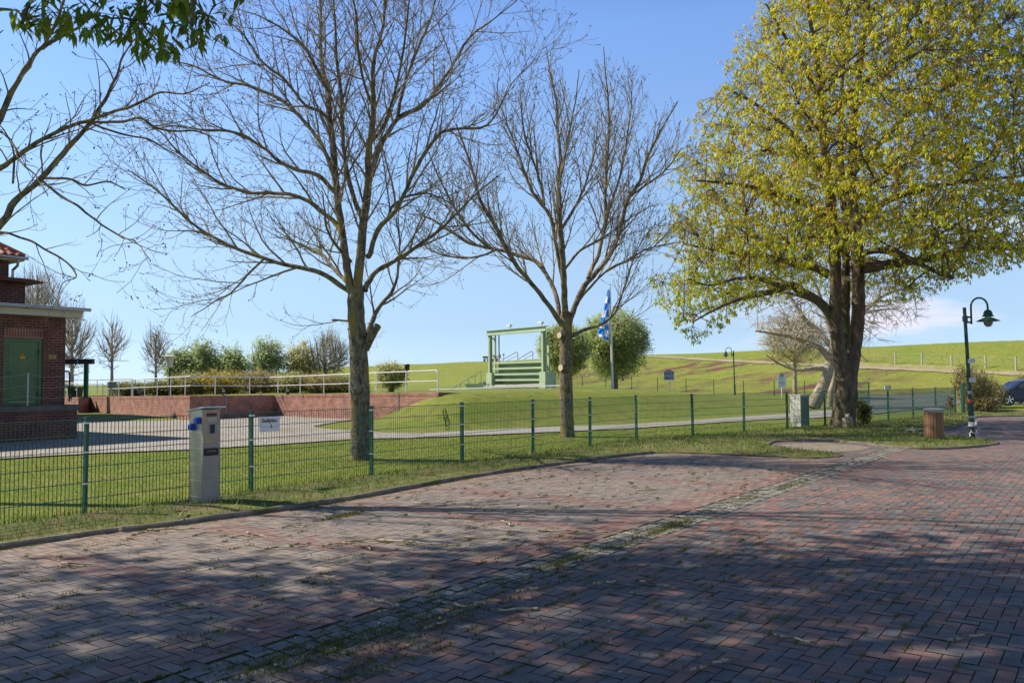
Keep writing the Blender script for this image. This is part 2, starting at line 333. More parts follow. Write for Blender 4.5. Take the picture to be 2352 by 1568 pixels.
# ------------------------------------------------------------------ object helpers
def tag(o, label=None, cat=None, group=None, kind=None):
    if label: o['label'] = label
    if cat: o['category'] = cat
    if group: o['group'] = group
    if kind: o['kind'] = kind
    return o
def empty(name, loc, rz=0, label=None, cat=None, group=None):
    o = bpy.data.objects.new(name, None); COL.objects.link(o); o.location = loc; o.rotation_euler = (0, 0, rz)
    o.empty_display_size = .2
    return tag(o, label, cat, group)
class MB:
    def __init__(s): s.v = []; s.f = []; s.m = []
    def add(s, vs, fs, mi=0):
        o = len(s.v); s.v += [tuple(v) for v in vs]; s.f += [tuple(i+o for i in f) for f in fs]; s.m += [mi]*len(fs); return s
    def box(s, x0, x1, y0, y1, z0, z1, mi=0, mx=None):
        vs = [(x, y, z) for z in (z0, z1) for y in (y0, y1) for x in (x0, x1)]
        if mx is not None: vs = [mx @ Vector(v) for v in vs]
        return s.add(vs, [(0, 2, 3, 1), (4, 5, 7, 6), (0, 1, 5, 4), (2, 6, 7, 3), (0, 4, 6, 2), (1, 3, 7, 5)], mi)
    def tube(s, pts, rad, n=8, mi=0, caps=True):
        pts = [Vector(p) for p in pts]; k = len(pts)
        if not hasattr(rad, '__len__'): rad = [rad]*k
        t0 = (pts[1]-pts[0]).normalized(); ref = Vector((0, 0, 1)) if abs(t0.z) < .9 else Vector((1, 0, 0))
        vs = []; prev = None
        for i, p in enumerate(pts):
            t = (pts[min(i+1, k-1)]-pts[max(i-1, 0)]).normalized()
            if prev is None: a = t.cross(ref).normalized()
            else:
                a = (prev - t*prev.dot(t)); a = a.normalized() if a.length > 1e-6 else t.cross(ref).normalized()
            prev = a; b = t.cross(a)
            for j in range(n):
                w = 2*math.pi*(j+.5)/n; vs.append(p+(a*math.cos(w)+b*math.sin(w))*rad[i])
        fs = [(i*n+j, i*n+(j+1) % n, (i+1)*n+(j+1) % n, (i+1)*n+j) for i in range(k-1) for j in range(n)]
        if caps: fs += [tuple(range(n-1, -1, -1)), tuple((k-1)*n+j for j in range(n))]
        return s.add(vs, fs, mi)
    def lathe(s, prof, c=(0, 0, 0), n=20, mi=0):
        vs = [(c[0]+r*math.cos(2*math.pi*j/n), c[1]+r*math.sin(2*math.pi*j/n), c[2]+z) for r, z in prof for j in range(n)]
        k = len(prof)
        fs = [(i*n+j, i*n+(j+1) % n, (i+1)*n+(j+1) % n, (i+1)*n+j) for i in range(k-1) for j in range(n)]
        fs += [tuple(range(n-1, -1, -1)), tuple((k-1)*n+j for j in range(n))]
        return s.add(vs, fs, mi)
    def prism(s, poly, y0, y1, mi=0, axis='y'):
        k = len(poly)
        if axis == 'y': vs = [(x, y0, z) for x, z in poly]+[(x, y1, z) for x, z in poly]
        else: vs = [(x, z, y0) for x, z in poly]+[(x, z, y1) for x, z in poly]
        fs = [tuple(range(k)), tuple(range(2*k-1, k-1, -1))]+[(i, i+k, (i+1) % k+k, (i+1) % k) for i in range(k)]
        return s.add(vs, fs, mi)
    def build(s, name, mats, parent=None, smooth=False, uv=False, bevel=0, loc=None, rot=None):
        me = bpy.data.meshes.new(name); me.from_pydata(s.v, [], s.f)
        if not isinstance(mats, (list, tuple)): mats = [mats]
        for m in mats: me.materials.append(M[m] if isinstance(m, str) else m)
        me.polygons.foreach_set('material_index', s.m)
        bm = bmesh.new(); bm.from_mesh(me); bmesh.ops.recalc_face_normals(bm, faces=bm.faces)
        if bevel: bmesh.ops.bevel(bm, geom=bm.edges[:], offset=bevel, segments=2, affect='EDGES', profile=.7)
        bm.to_mesh(me); bm.free()
        if smooth:
            me.polygons.foreach_set('use_smooth', [True]*len(me.polygons))
            try: me.set_sharp_from_angle(angle=R(38))
            except Exception: pass
        if uv: box_uv(me)
        o = bpy.data.objects.new(name, me); COL.objects.link(o)
        if parent: o.parent = parent
        if loc is not None: o.location = loc
        if rot is not None: o.rotation_euler = rot
        return o
def box_uv(me):
    l = me.uv_layers.new(name='UVMap')
    for p in me.polygons:
        nn = p.normal
        if abs(nn.z) > .7: f = lambda c: (c.x, c.y)
        else:
            t = Vector((-nn.y, nn.x, 0)).normalized(); f = lambda c, t=t: (c.dot(t), c.z)
        for li in p.loop_indices: l.data[li].uv = f(me.vertices[me.loops[li].vertex_index].co)
def npmesh(name, V, Fq, mats, parent=None, smooth=False, mi=None, tint=None, tint_corner=None):
    """V (n,3); Fq (m,k) array of equal-size faces"""
    me = bpy.data.meshes.new(name); V = np.ascontiguousarray(V, dtype=np.float32); Fq = np.ascontiguousarray(Fq, dtype=np.int32)
    k = Fq.shape[1]
    me.vertices.add(len(V)); me.vertices.foreach_set('co', V.ravel())
    me.loops.add(Fq.size); me.loops.foreach_set('vertex_index', Fq.ravel())
    me.polygons.add(len(Fq)); me.polygons.foreach_set('loop_start', np.arange(0, Fq.size, k, dtype=np.int32))
    try: me.polygons.foreach_set('loop_total', np.full(len(Fq), k, dtype=np.int32))
    except Exception: pass
    if not isinstance(mats, (list, tuple)): mats = [mats]
    for m in mats: me.materials.append(M[m] if isinstance(m, str) else m)
    if mi is not None: me.polygons.foreach_set('material_index', np.asarray(mi, dtype=np.int32))
    if smooth: me.polygons.foreach_set('use_smooth', np.ones(len(Fq), bool))
    me.update(calc_edges=True)
    if tint is not None:
        at = me.color_attributes.new('tint', 'FLOAT_COLOR', 'CORNER')
        c = np.ones((len(Fq), k, 4), np.float32); c[:, :, :3] = np.asarray(tint, np.float32)[:, None, :]
        at.data.foreach_set('color', c.ravel())
    me.validate()
    o = bpy.data.objects.new(name, me); COL.objects.link(o)
    if parent: o.parent = parent
    return o
def tubes_np(tubes):
    """tubes: list of (pts[k][3], radii[k], nsides). Returns V, quads"""
    groups = {}
    for p, r, n in tubes: groups.setdefault((len(p), n), []).append((p, r))
    Vs = []; Fs = []; off = 0
    for (k, n), g in groups.items():
        Pp = np.array([x[0] for x in g], float); Rr = np.array([x[1] for x in g], float)
        m = len(g)
        Tt = np.empty_like(Pp); Tt[:, 1:-1] = Pp[:, 2:]-Pp[:, :-2]; Tt[:, 0] = Pp[:, 1]-Pp[:, 0]; Tt[:, -1] = Pp[:, -1]-Pp[:, -2]
        Tt /= np.linalg.norm(Tt, axis=2, keepdims=True)+1e-9
        mean = Pp[:, -1]-Pp[:, 0]; mean /= np.linalg.norm(mean, axis=1, keepdims=True)+1e-9
        ref = np.where(np.abs(mean[:, 2:3]) < .75, np.array([[0, 0, 1.]]), np.array([[1., 0, 0]]))
        ref = np.repeat(ref[:, None, :], k, 1)
        a = np.cross(Tt, ref); a /= np.linalg.norm(a, axis=2, keepdims=True)+1e-9
        b = np.cross(Tt, a)
        w = 2*np.pi*np.arange(n)/n
        V = Pp[:, :, None, :]+Rr[:, :, None, None]*(a[:, :, None, :]*np.cos(w)[None, None, :, None]+b[:, :, None, :]*np.sin(w)[None, None, :, None])
        idx = np.arange(m*k*n).reshape(m, k, n)+off
        nx = np.roll(idx, -1, axis=2)
        q = np.stack([idx[:, :-1], nx[:, :-1], nx[:, 1:], idx[:, 1:]], axis=-1).reshape(-1, 4)
        Vs.append(V.reshape(-1, 3)); Fs.append(q); off += m*k*n
    return np.concatenate(Vs), np.concatenate(Fs)
def catmull(pts, rad, sub=4):
    pts = [Vector(p) for p in pts]; k = len(pts); op = []; orr = []
    for i in range(k-1):
        p0 = pts[max(i-1, 0)]; p1 = pts[i]; p2 = pts[i+1]; p3 = pts[min(i+2, k-1)]
        for j in range(sub):
            t = j/sub
            op.append(.5*((2*p1)+(p2-p0)*t+(2*p0-5*p1+4*p2-p3)*t*t+(3*p1-p0-3*p2+p3)*t**3)); orr.append(rad[i]*(1-t)+rad[i+1]*t)
    op.append(pts[-1]); orr.append(rad[-1]); return op, orr

# ================================================================== GROUND
gx = np.unique(np.concatenate([np.linspace(-700, -80, 32), np.linspace(-80, -34, 40), np.linspace(-34, 40, 186), np.linspace(40, 90, 50), np.linspace(90, 700, 32)]))
gy = np.unique(np.concatenate([np.linspace(-40, 4, 12), np.linspace(4, 24, 26), np.linspace(24, 60, 110), np.linspace(60, 130, 120), np.linspace(130, 420, 140), np.linspace(420, 1500, 40)]))
XX, YY = np.meshgrid(gx, gy); ZZ = Hn(XX, YY)-.03
V = np.stack([XX, YY, ZZ], -1).reshape(-1, 3); nx_ = len(gx); ny_ = len(gy)
ii = (np.arange(ny_-1)[:, None]*nx_+np.arange(nx_-1)[None, :]).ravel()
Fq = np.stack([ii, ii+1, ii+1+nx_, ii+nx_], -1)
cen = V[Fq].mean(1); oo = .79*cen[:, 0]+.62*cen[:, 1]
g = npmesh('ground', V, Fq, ['lawn', 'dike'], smooth=True, mi=(oo > 72).astype(int)); tag(g, kind='structure')

def inpoly(x, y, poly):
    x = np.asarray(x); y = np.asarray(y); c = np.zeros(x.shape, bool); k = len(poly)
    for i in range(k):
        x1, y1 = poly[i][:2]; x2, y2 = poly[(i+1) % k][:2]
        if y1 == y2: continue
        cond = ((y1 > y) != (y2 > y)) & (x < (x2-x1)*(y-y1)/(y2-y1)+x1); c ^= cond
    return c
def sheet(name, poly, material, z=0.0, step=None, zf=None, kind='structure', jitter=.0):
    poly = [Vector((p[0], p[1])) for p in poly]
    b = []
    for i, p in enumerate(poly):
        q = poly[(i+1) % len(poly)]; L = (q-p).length; st = step or 1e9; k = max(1, int(L/st))
        for j in range(k):
            w_ = p+(q-p)*(j/k); nrm_ = Vector((-(q-p).y, (q-p).x)).normalized() if L > 1e-6 else Vector((0, 0)); b.append(w_+nrm_*jitter*(math.sin(w_.x*5.3+w_.y*3.1)+.6*math.sin(w_.x*11.1-w_.y*9.7)) if jitter and j else w_)
    pts = list(b); nb = len(b)
    if step:
        xs = [p.x for p in b]; ys = [p.y for p in b]; rng = random.Random(5)
        gxx = np.arange(min(xs), max(xs), step); gyy = np.arange(min(ys), max(ys), step)
        A1, B1 = np.meshgrid(gxx, gyy); A1 = A1.ravel()+np.array([rng.uniform(-.3, .3) for _ in range(A1.size)])*step; B1 = B1.ravel()+np.array([rng.uniform(-.3, .3) for _ in range(B1.size)])*step
        ins = inpoly(A1, B1, [(p.x, p.y) for p in b])
        pts += [Vector((x, y)) for x, y in zip(A1[ins], B1[ins])]
    r = delaunay_2d_cdt(pts, [], [list(range(nb))], 1, 1e-5)
    mb = MB(); mb.v = [(v.x, v.y, (zf(v.x, v.y) if zf else 0)+z) for v in r[0]]; mb.f = [tuple(f) for f in r[2]]; mb.m = [0]*len(mb.f)
    o = mb.build(name, material, smooth=True); tag(o, kind=kind); return o

# --- gravel yard + path (flat area, a few mm above the lawn)
g2 = lambda pts: [G(x, y)[:2] for x, y in pts]
yard = g2([(-260, 1075), (0, 1053), (220, 1040), (430, 1032), (620, 1021), (807, 1008), (976, 1004), (976, 994.5), (880, 993), (800, 988), (735, 982), (722, 978), (760, 971), (860, 957)]) + [(-6.2, 37.4), (-12.1, 43.0), (-14.6, 38.8), (-16.0, 38.0)] + g2([(393, 952), (330, 953), (260, 957), (176, 962)]) + [(-17, 31), (-19, 22)]
sheet('gravel_yard', yard, 'gravel', z=.004, step=.5, jitter=.07)
lower = [(976, 1004), (1100, 998.5), (1220, 994), (1435, 984), (1550, 976.5), (1700, 966.5), (1820, 959.5), (1863, 960), (1986, 952.5)]
upper = [(1990, 942), (1900, 941), (1820, 948.5), (1700, 957), (1550, 968.3), (1435, 974.5), (1220, 981.5), (1100, 988), (976, 994.5)]
bank = [(-20.2+5.6*math.cos(t*math.pi/20)*.78+1.9*math.sin(t*math.pi/20), 41.2-5.6*math.cos(t*math.pi/20)*.62+1.5*math.sin(t*math.pi/20)) for t in range(40)]
sheet('grass_bank', bank, 'lawn', z=.006, step=.4, zf=lambda x, y: .16*max(0, 1-(((x+20.2)*.78-(y-41.2)*.62)/5.6)**2-(((x+20.2)*.62+(y-41.2)*.78)/2.0)**2))
sheet('gravel_path', g2(lower+upper), 'path', z=.008, step=.5, jitter=.06)
road = [(1986, 952), (2036, 947.5), (2100, 941), (2150, 936), (2200, 929), (2240, 925.5), (2300, 927), (2420, 932), (2600, 935), (2600, 912), (2420, 911), (2280, 912), (2230, 911.5), (2100, 911), (1985, 911.5), (1975, 920), (1960, 933), (1940, 941), (1990, 942)]
sheet('asphalt_road', g2(road), 'asphalt', z=.012, step=1.0, jitter=.12, zf=lambda x, y: H(x, y))
# --- dike tracks: narrow worn paths draped on the slope
def drape(name, px, width, material, kind='structure'):
    pts = [T(x, y) for x, y in px]; pp, _ = catmull(pts, [0]*len(pts), 6); mb = MB(); vs = []
    for i, p in enumerate(pp):
        t = (pp[min(i+1, len(pp)-1)]-pp[max(i-1, 0)]); t.z = 0; t.normalize(); s = Vector((-t.y, t.x, 0))
        for w in (-1, -.33, .33, 1):
            q = p+s*w*width/2*(1+.3*math.sin(i*1.7)); vs.append((q.x, q.y, H(q.x, q.y)+.05))
    fs = [(i*4+j, i*4+j+1, i*4+j+5, i*4+j+4) for i in range(len(pp)-1) for j in range(3)]
    mb.add(vs, fs); o = mb.build(name, material, smooth=True); tag(o, kind=kind)
drape('dike_path', [(1488, 818.5), (1560, 822), (1680, 829), (1782, 834), (1900, 840), (1972, 843.5), (2080, 848), (2192, 853), (2300, 857), (2450, 862)], .9, 'dirt')
drape('dike_verge_dry_grass', [(1960, 836), (2040, 841), (2120, 843), (2200, 848)], 1.3, mat('dry_grass', (.30, .26, .12), .95, col2=(.20, .20, .06), scale=2, lo=.4, hi=.6))

# ================================================================== PAVING
VH = .06
def kp(x, y): return G(x, y, 0)[:2]
kerb_main = [AN(-6, -9.15)[:2], kp(0, 1260), kp(320, 1216), kp(640, 1173), kp(860, 1137), kp(1060, 1100), kp(1250, 1071), kp(1420, 1049), kp(1500, 1041)]
bulge = [kp(1560, 1040), kp(1640, 1043), kp(1740, 1047), kp(1850, 1052), kp(1925, 1049), kp(1930, 1044), kp(1870, 1037), kp(1800, 1029)]
kerb_in = [kp(1762, 1023), kp(1782, 1015), kp(1850, 1013), kp(1900, 1013), kp(1950, 1017), kp(2000, 1022), kp(2060, 1029), kp(2140, 1032), kp(2200, 1030), kp(2250, 1026), kp(2292, 1020)]
kerb_back = [kp(2285, 1015), kp(2240, 1009), kp(2190, 1004), kp(2130, 999), kp(2098, 994), kp(2110, 991), kp(2150, 989), kp(2185, 984), kp(2222, 972), kp(2241, 959), kp(2300, 956.5), kp(2352, 955.5), kp(2500, 953)]
def catm2(pl, sub=4):
    pp, _ = catmull([Vector((p[0], p[1], 0)) for p in pl], [0]*len(pl), sub); return [(p.x, p.y) for p in pp]
km = catm2(kerb_main+bulge[:0]); bl = catm2([kerb_main[-1]]+bulge+[kerb_in[0]]); ki = catm2(kerb_in); kb = catm2(kerb_back)
edge = km+bl[1:-1]+ki+kb
far = [kp(2500, 944), kp(2352, 943), kp(2241, 944)]
verge_poly = edge+[kp(2500, 945), kp(2352, 944.5), kp(2210, 938)] + [(18.9, 36.7), (14.8, 32.9), (10.9, 29.3), (7.2, 26.2), (3.3, 23.1)] + [AN(10, -10.95)[:2], AN(2, -10.95)[:2], AN(-6, -10.95)[:2]]
_vp = np.array(edge)
def edist(x, y):
    a = _vp[:-1]; b = _vp[1:]; d = b-a; t = np.clip(((x-a[:, 0])*d[:, 0]+(y-a[:, 1])*d[:, 1])/((d**2).sum(1)+1e-9), 0, 1)
    return float(np.min(np.hypot(a[:, 0]+t*d[:, 0]-x, a[:, 1]+t*d[:, 1]-y)))
_fl = np.array([AN(-6, -10.95)[:2], AN(10, -10.95)[:2], (3.3, 23.1), (7.2, 26.2), (10.9, 29.3), (14.8, 32.9), (18.9, 36.7), tuple(kp(2352, 944.5)), tuple(kp(2500, 945))])
def fdist(x, y):
    a = _fl[:-1]; b = _fl[1:]; d = b-a; t = np.clip(((x-a[:, 0])*d[:, 0]+(y-a[:, 1])*d[:, 1])/((d**2).sum(1)+1e-9), 0, 1)
    return float(np.min(np.hypot(a[:, 0]+t*d[:, 0]-x, a[:, 1]+t*d[:, 1]-y)))
def vz(x, y):
    e = edist(x, y); f = fdist(x, y)
    return min(VH, .01+.09*e+.0)*min(1, f/.5+.02)+.012*math.sin(3.1*x+1.3*y)*math.sin(2.7*y-x)*min(1, e*2, f*2)
def vzn(X, Y): return np.array([vz(a, b) for a, b in zip(X, Y)])
M['verge'] = grass_mat('verge_turf', False)
sheet('grass_verge', verge_poly, mat('verge_soil', (.06, .085, .015), .95, col2=(.16, .165, .035), scale=5, detail=8, bump=.8, bscale=40, lo=.35, hi=.65, col3=(.17, .12, .06), s3=1.6), z=.006, step=.35, zf=vz)
# kerb stones
def kerb(pl, name, h=.075, w=.09, zb=-.03):
    pts = [Vector((p[0], p[1], 0)) for p in pl]; L = [0]
    mb = MB(); vs = []; k = len(pts); rr = random.Random(3)
    prof = [(-w/2, zb), (-w/2, h-.02), (-w/2+.02, h), (w/2-.02, h), (w/2, h-.02), (w/2, zb)]
    for i, p in enumerate(pts):
        t = (pts[min(i+1, k-1)]-pts[max(i-1, 0)]).normalized(); s = Vector((-t.y, t.x, 0)); dz = rr.uniform(-.012, .008)
        for o, z in prof: vs.append(p+s*(o)+Vector((0, 0, z+(dz if z > 0 else 0))))
    fs = [(i*6+j, i*6+j+1, i*6+j+7, i*6+j+6) for i in range(k-1) for j in range(5)]
    mb.add(vs, fs+[(0, 1, 2, 3, 4, 5), tuple((k-1)*6+j for j in (5, 4, 3, 2, 1, 0))]); o = mb.build(name, 'kerb', smooth=True); tag(o, kind='structure')
soil = [kp(1788, 1022), kp(1850, 1017), kp(1900, 1017), kp(1960, 1022), kp(2000, 1028), kp(1980, 1032), kp(1950, 1036), kp(1920, 1038), kp(1870, 1036), kp(1810, 1028)]
sheet('worn_soil', soil, mat('sandy_soil', (.17, .14, .11), .95, col2=(.27, .22, .17), scale=6, detail=10, bump=.6, bscale=40, lo=.4, hi=.6, col3=(.16, .15, .06), s3=2.4), z=.006, step=.3, jitter=.06)
kerb(km, 'kerb', h=.062); kerb(ki, 'kerb', h=.055); kerb(kb[2:], 'kerb', h=.06)
# paving polygon
pave_poly = edge+[kp(2700, 953), (40, 20), (30, -4), (-9, -4)]
sheet('paving_joints', pave_poly, 'joint', z=-.008)
rng = np.random.default_rng(4)
cell = .1
na = np.arange(-80, 430); nn_ = np.arange(-95, 240)
ia, jn = np.meshgrid(na, nn_, indexing='ij'); c4 = (ia-jn) % 4
def bricks():
    out = []
    for c, (da, dn) in ((0, (2, 1)), (3, (1, 2))):
        m = c4 == c; a0 = ia[m]*cell; n0 = jn[m]*cell
        out.append(np.stack([a0, n0, a0+da*cell, n0+dn*cell], -1))
    return np.concatenate(out)
B = bricks(); ac = (B[:, 0]+B[:, 2])/2; nc = (B[:, 1]+B[:, 3])/2
Xc = A[0]*ac+N[0]*nc; Yc = A[1]*ac+N[1]*nc
keep = inpoly(Xc, Yc, pave_poly) & (Yc > .5) & (Yc < 42) & (np.abs(Xc) < Yc*.72+3) & ~((nc > -4.5) & (nc < -4.0) & (ac < 22))
B = B[keep]; ac = ac[keep]; nc = nc[keep]; Xc = Xc[keep]; Yc = Yc[keep]; nb_ = len(B)
# straight courses next to the kerb would be hidden by verge; colour plan of the pavers
r1 = rng.random(nb_); r2 = rng.random(nb_)[:, None]; r3 = np.clip(rng.normal(0, 1, (nb_, 1)), -1.6, 1.6)*.8
slate = np.array([.105, .100, .102])*(1+.14*r3)+np.array([.035, .022, .014])*r2
redc = np.array([.205, .105, .082])*(1+.15*r3)+np.array([.03, .02, .02])*r2
tan = np.array([.25, .185, .135])*(1+.13*r3)
greyb = np.array([.185, .157, .135])*(1+.13*r3)+np.array([.04, .02, .008])*r2
patch = np.sin(ac*1.9+np.sin(nc*2.3)*1.2)*np.sin(nc*2.1+np.sin(ac*1.3))
col = np.where((r1+.16*patch > .54)[:, None], redc, slate)
bay = (nc < -4.5) & (ac < 17.5)
dl = np.min(np.abs(ac[:, None]-np.array([.75, 4.97, 9.1, 13.75, 18.2])[None]), axis=1)
bc = np.where((r1 < .12)[:, None], tan, greyb)
redband = ((dl > .75) & (dl < 1.18)) | (nc > -5.05) 
bc = np.where((redband & (r1 > .25))[:, None], redc*1.0, bc)
bc = np.where(((nc < -8.55) & (r1 > .2))[:, None], tan*.75+redc*.25, bc)
col = np.where(bay[:, None], bc, col)
wl_ = bay & (dl < .055) & (nc > -8.3) & (r1 > .35)
gap = .0035
c = np.stack([B[:, [0, 1]]+gap, B[:, [2, 1]]+[-gap, gap], B[:, [2, 3]]-gap, B[:, [0, 3]]+[gap, -gap]], 1)
c = c+0
zt = rng.normal(0, .0011, nb_)[:, None]+rng.normal(0, .0009, (nb_, 4))+.006*np.sin(ac*.9)[:, None]*np.sin(nc*.8)[:, None]*0
Vb = np.stack([A[0]*c[..., 0]+N[0]*c[..., 1], A[1]*c[..., 0]+N[1]*c[..., 1], zt], -1).reshape(-1, 3)
Fb = np.arange(nb_*4).reshape(-1, 4)[:, ::-1]
pv = npmesh('brick_paving', Vb, Fb, 'paver', tint=np.clip(col, .02, .6)); tag(pv, kind='structure')
# faint white bay lines (worn paint: many short broken dabs)
mb = MB(); rr = random.Random(8)
for aL, n0, n1 in ((4.97, -8.0, -4.7), (9.1, -7.6, -4.7), (13.75, -7.2, -4.6)):
    n = n0
    while n < n1:
        l = rr.uniform(.03, .22); w = rr.uniform(.012, .032); o = rr.uniform(-.012, .012)
        if rr.random() < .55:
            q = [AN(aL+o-w/2, n), AN(aL+o+w/2*rr.uniform(.3, 1), n+l*.1), AN(aL+o+w/2, n+l), AN(aL+o-w/2*rr.uniform(.2, 1), n+l*.93)]
            mb.add([(p.x, p.y, .0055) for p in q], [(0, 1, 2, 3)])
        n += l+rr.uniform(.01, .16)
tag(mb.build('bay_line_paint', mat('worn_paint', (.42, .42, .42), .8)), kind='structure')
# drainage channel of cobbles
cv = []; ccol = []
for r_, n0 in enumerate((-4.48, -4.33, -4.18)):
    a = -2.0+.07*r_
    while a < 22:
        L = rr.uniform(.13, .17); g_ = .007
        jz = rr.uniform(-.004, .004)-.004
        q = [AN(a+g_+rr.uniform(0, .01), n0+g_+rr.uniform(0, .01)), AN(a+g_, n0+.15-g_), AN(a+L-g_-rr.uniform(0, .01), n0+.15-g_-rr.uniform(0, .01)), AN(a+L-g_, n0+g_)]
        cv.append([(p.x, p.y, jz) for p in q]); b = rr.uniform(.15, .26); ccol.append((b*1.03, b*.97, b*.84)); a += L
cv = np.array(cv); nbc = len(cv)
tag(npmesh('drainage_channel', cv.reshape(-1, 3), np.arange(nbc*4).reshape(-1, 4), 'cobble', tint=np.array(ccol)), kind='structure')

# ================================================================== GRASS BLADES
def blades(name, X, Y, Z, h, w, cols, seed=1, lean=.5, kind='stuff'):
    r = np.random.default_rng(seed); n = len(X)
    th = r.random(n)*2*np.pi; ph = r.random(n)*2*np.pi; hh = h*(.5+r.random(n)*.9); ln = lean*r.random(n)*hh
    ww = w*(.6+.8*r.random(n))
    a = np.stack([X+np.cos(th)*ww/2, Y+np.sin(th)*ww/2, Z-.004], -1); b = np.stack([X-np.cos(th)*ww/2, Y-np.sin(th)*ww/2, Z-.004], -1)
    c = np.stack([X+np.cos(ph)*ln, Y+np.sin(ph)*ln, Z+hh], -1)
    V = np.stack([a, b, c], 1).reshape(-1, 3); Fc = np.arange(n*3).reshape(-1, 3)
    pick = r.integers(0, len(cols), n); C = np.array(cols)[pick]*(.75+.5*r.random((n, 1)))
    o = npmesh(name, V, Fc, 'blade', tint=C); tag(o, kind=kind); return o
GC = [(.10, .175, .016), (.15, .225, .02), (.21, .27, .03), (.12, .19, .018), (.32, .27, .09), (.07, .12, .014)]
r = np.random.default_rng(11)
# verge: sample polygon, denser near camera
xs = []; ys = []
P0 = np.array(verge_poly); x0, y0 = P0.min(0); x1, y1 = P0.max(0)
nS = 420000; X_ = r.uniform(-12, 24, nS); Y_ = r.uniform(2, 38, nS)
dens = np.clip((9.5/np.maximum(Y_, 3))**1.15, .12, 1)
k = inpoly(X_, Y_, verge_poly) & (r.random(nS) < dens) & (np.abs(X_) < Y_*.66+1)
X_ = X_[k]; Y_ = Y_[k]
clump = np.sin(X_*5.1+Y_*2.2)*np.sin(Y_*4.3-X_*3.1)
k = (clump+r.normal(0, .5, len(X_)) > -.75)
X_ = X_[k]; Y_ = Y_[k]
tag(blades('verge_grass', X_, Y_, vzn(X_, Y_)+.006, .072, .011*np.clip(Y_/12, 1, 2.2), GC, 2, .95), 'uneven green and straw coloured grass on the verge between kerb and fence', 'grass')
nS = 420000; X_ = r.uniform(-14, 12, nS); Y_ = r.uniform(8, 34, nS)
lawnp = [AN(-6, -10.95)[:2], AN(10, -10.95)[:2], (3.3, 23.1), (7.2, 26.2), (10.9, 29.3)] + g2([(1700, 966.5), (1435, 984), (1220, 994), (976, 1004), (807, 1008), (620, 1021), (430, 1032), (0, 1053), (-300, 1080)])
k = inpoly(X_, Y_, lawnp) & (r.random(nS) < np.clip((11/Y_)**1.3, .1, 1)) & (np.abs(X_) < Y_*.66+1)
X_ = X_[k]; Y_ = Y_[k]
tag(blades('lawn_grass', X_, Y_, Hn(X_, Y_)-.03, 0.030, .010*np.clip(Y_/12, 1, 2.2), [(.18, .26, .02), (.25, .31, .028), (.21, .28, .025), (.30, .31, .04)], 3, .8), 'short mown lawn grass behind the mesh fence', 'grass')
# kerb-foot grass and tufts in the paving joints
tx = []; ty = []; rr = random.Random(21)
for i in range(len(km)-1):
    a_, b_2 = Vector(km[i]), Vector(km[i+1]); L = (b_2-a_).length
    for q in range(int(L*420)):
        t = rr.random(); p = a_+(b_2-a_)*t
        if math.sin(p.x*2.3+p.y*1.7)+math.sin(p.x*5.7)*.7 < -.1: continue
        off = .05+abs(rr.gauss(0, .05)) if rr.random() < .55 else -abs(rr.gauss(0, .04)); tx.append(p.x+N[0]*off); ty.append(p.y+N[1]*off)
def joints(n, fa, fn, dens=30, s=.03):
    for _ in range(n):
        a0 = fa(); n0 = fn(); a0 = round(a0/.1)*.1+rr.uniform(-.01, .01) if rr.random() < .5 else a0
        n0 = round(n0/.1)*.1
        p = AN(a0, n0)
        if p.y < 1.5: continue
        s2 = s*rr.uniform(.3, 1.5)
        for q in range(int(dens*rr.uniform(.25, 1.5))):
            u = rr.gauss(0, s2*1.6); w_ = rr.gauss(0, .006+s2*.2)
            v = AN(a0+(w_ if rr.random() < .0 else u), n0+w_); tx.append(v.x); ty.append(v.y)
joints(420, lambda: rr.uniform(1, 16), lambda: rr.uniform(-8.9, -4.6))
joints(300, lambda: rr.uniform(1.5, 8), lambda: rr.uniform(-6.5, -1), 24, .03)
joints(200, lambda: rr.uniform(1.5, 9), lambda: rr.gauss(-3.6, .7), 28, .04)
joints(110, lambda: rr.uniform(1.5, 20), lambda: rr.gauss(-4.2, .14), 30, .035)
joints(320, lambda: rr.uniform(1.5, 14), lambda: rr.uniform(-4, 2.5), 12, .022)
for ca, cn, s_, q in ((9.0, -4.2, .16, 700), (6.5, -4.2, .14, 500), (8.4, -4.15, .1, 400), (3.6, -4.1, .28, 1200), (3.4, -3.6, .2, 500), (7.2, -7.9, .12, 500), (7.5, -8.0, .14, 500), (13.2, -4.2, .2, 400), (11.3, -4.3, .2, 300), (4.4, -3.9, .3, 900)):
    for _ in range(q):
        v = AN(ca+rr.gauss(0, s_*1.6), cn+rr.gauss(0, s_*.35)); tx.append(v.x); ty.append(v.y)
tag(blades('joint_grass', np.array(tx), np.array(ty), np.zeros(len(tx)), .026, .0065, [(.10, .13, .02), (.16, .17, .03), (.20, .18, .06), (.07, .09, .015)], 5, 1.1), 'low moss and grass tufts growing in the paving joints and along the kerb', 'grass tufts')
nS = 60000; X_ = r.uniform(-70, 75, nS); Y_ = r.uniform(48, 190, nS); o_ = .79*X_+.62*Y_
k = (o_ > 73) & (o_ < 92) & (np.abs(X_) < Y_*.66) & (np.sin(X_*.23+Y_*.11)+np.sin(Y_*.31-X_*.17)+r.normal(0, .8, nS) > -.2)
X_ = X_[k]; Y_ = Y_[k]
tag(blades('dike_tufts', X_, Y_, Hn(X_, Y_)-.04, .06, .15, [(.15, .19, .022), (.20, .23, .03), (.25, .235, .05), (.20, .17, .06), (.14, .18, .02)], 7, 2.2), 'rough grass tufts covering the slope of the dike', 'grass')
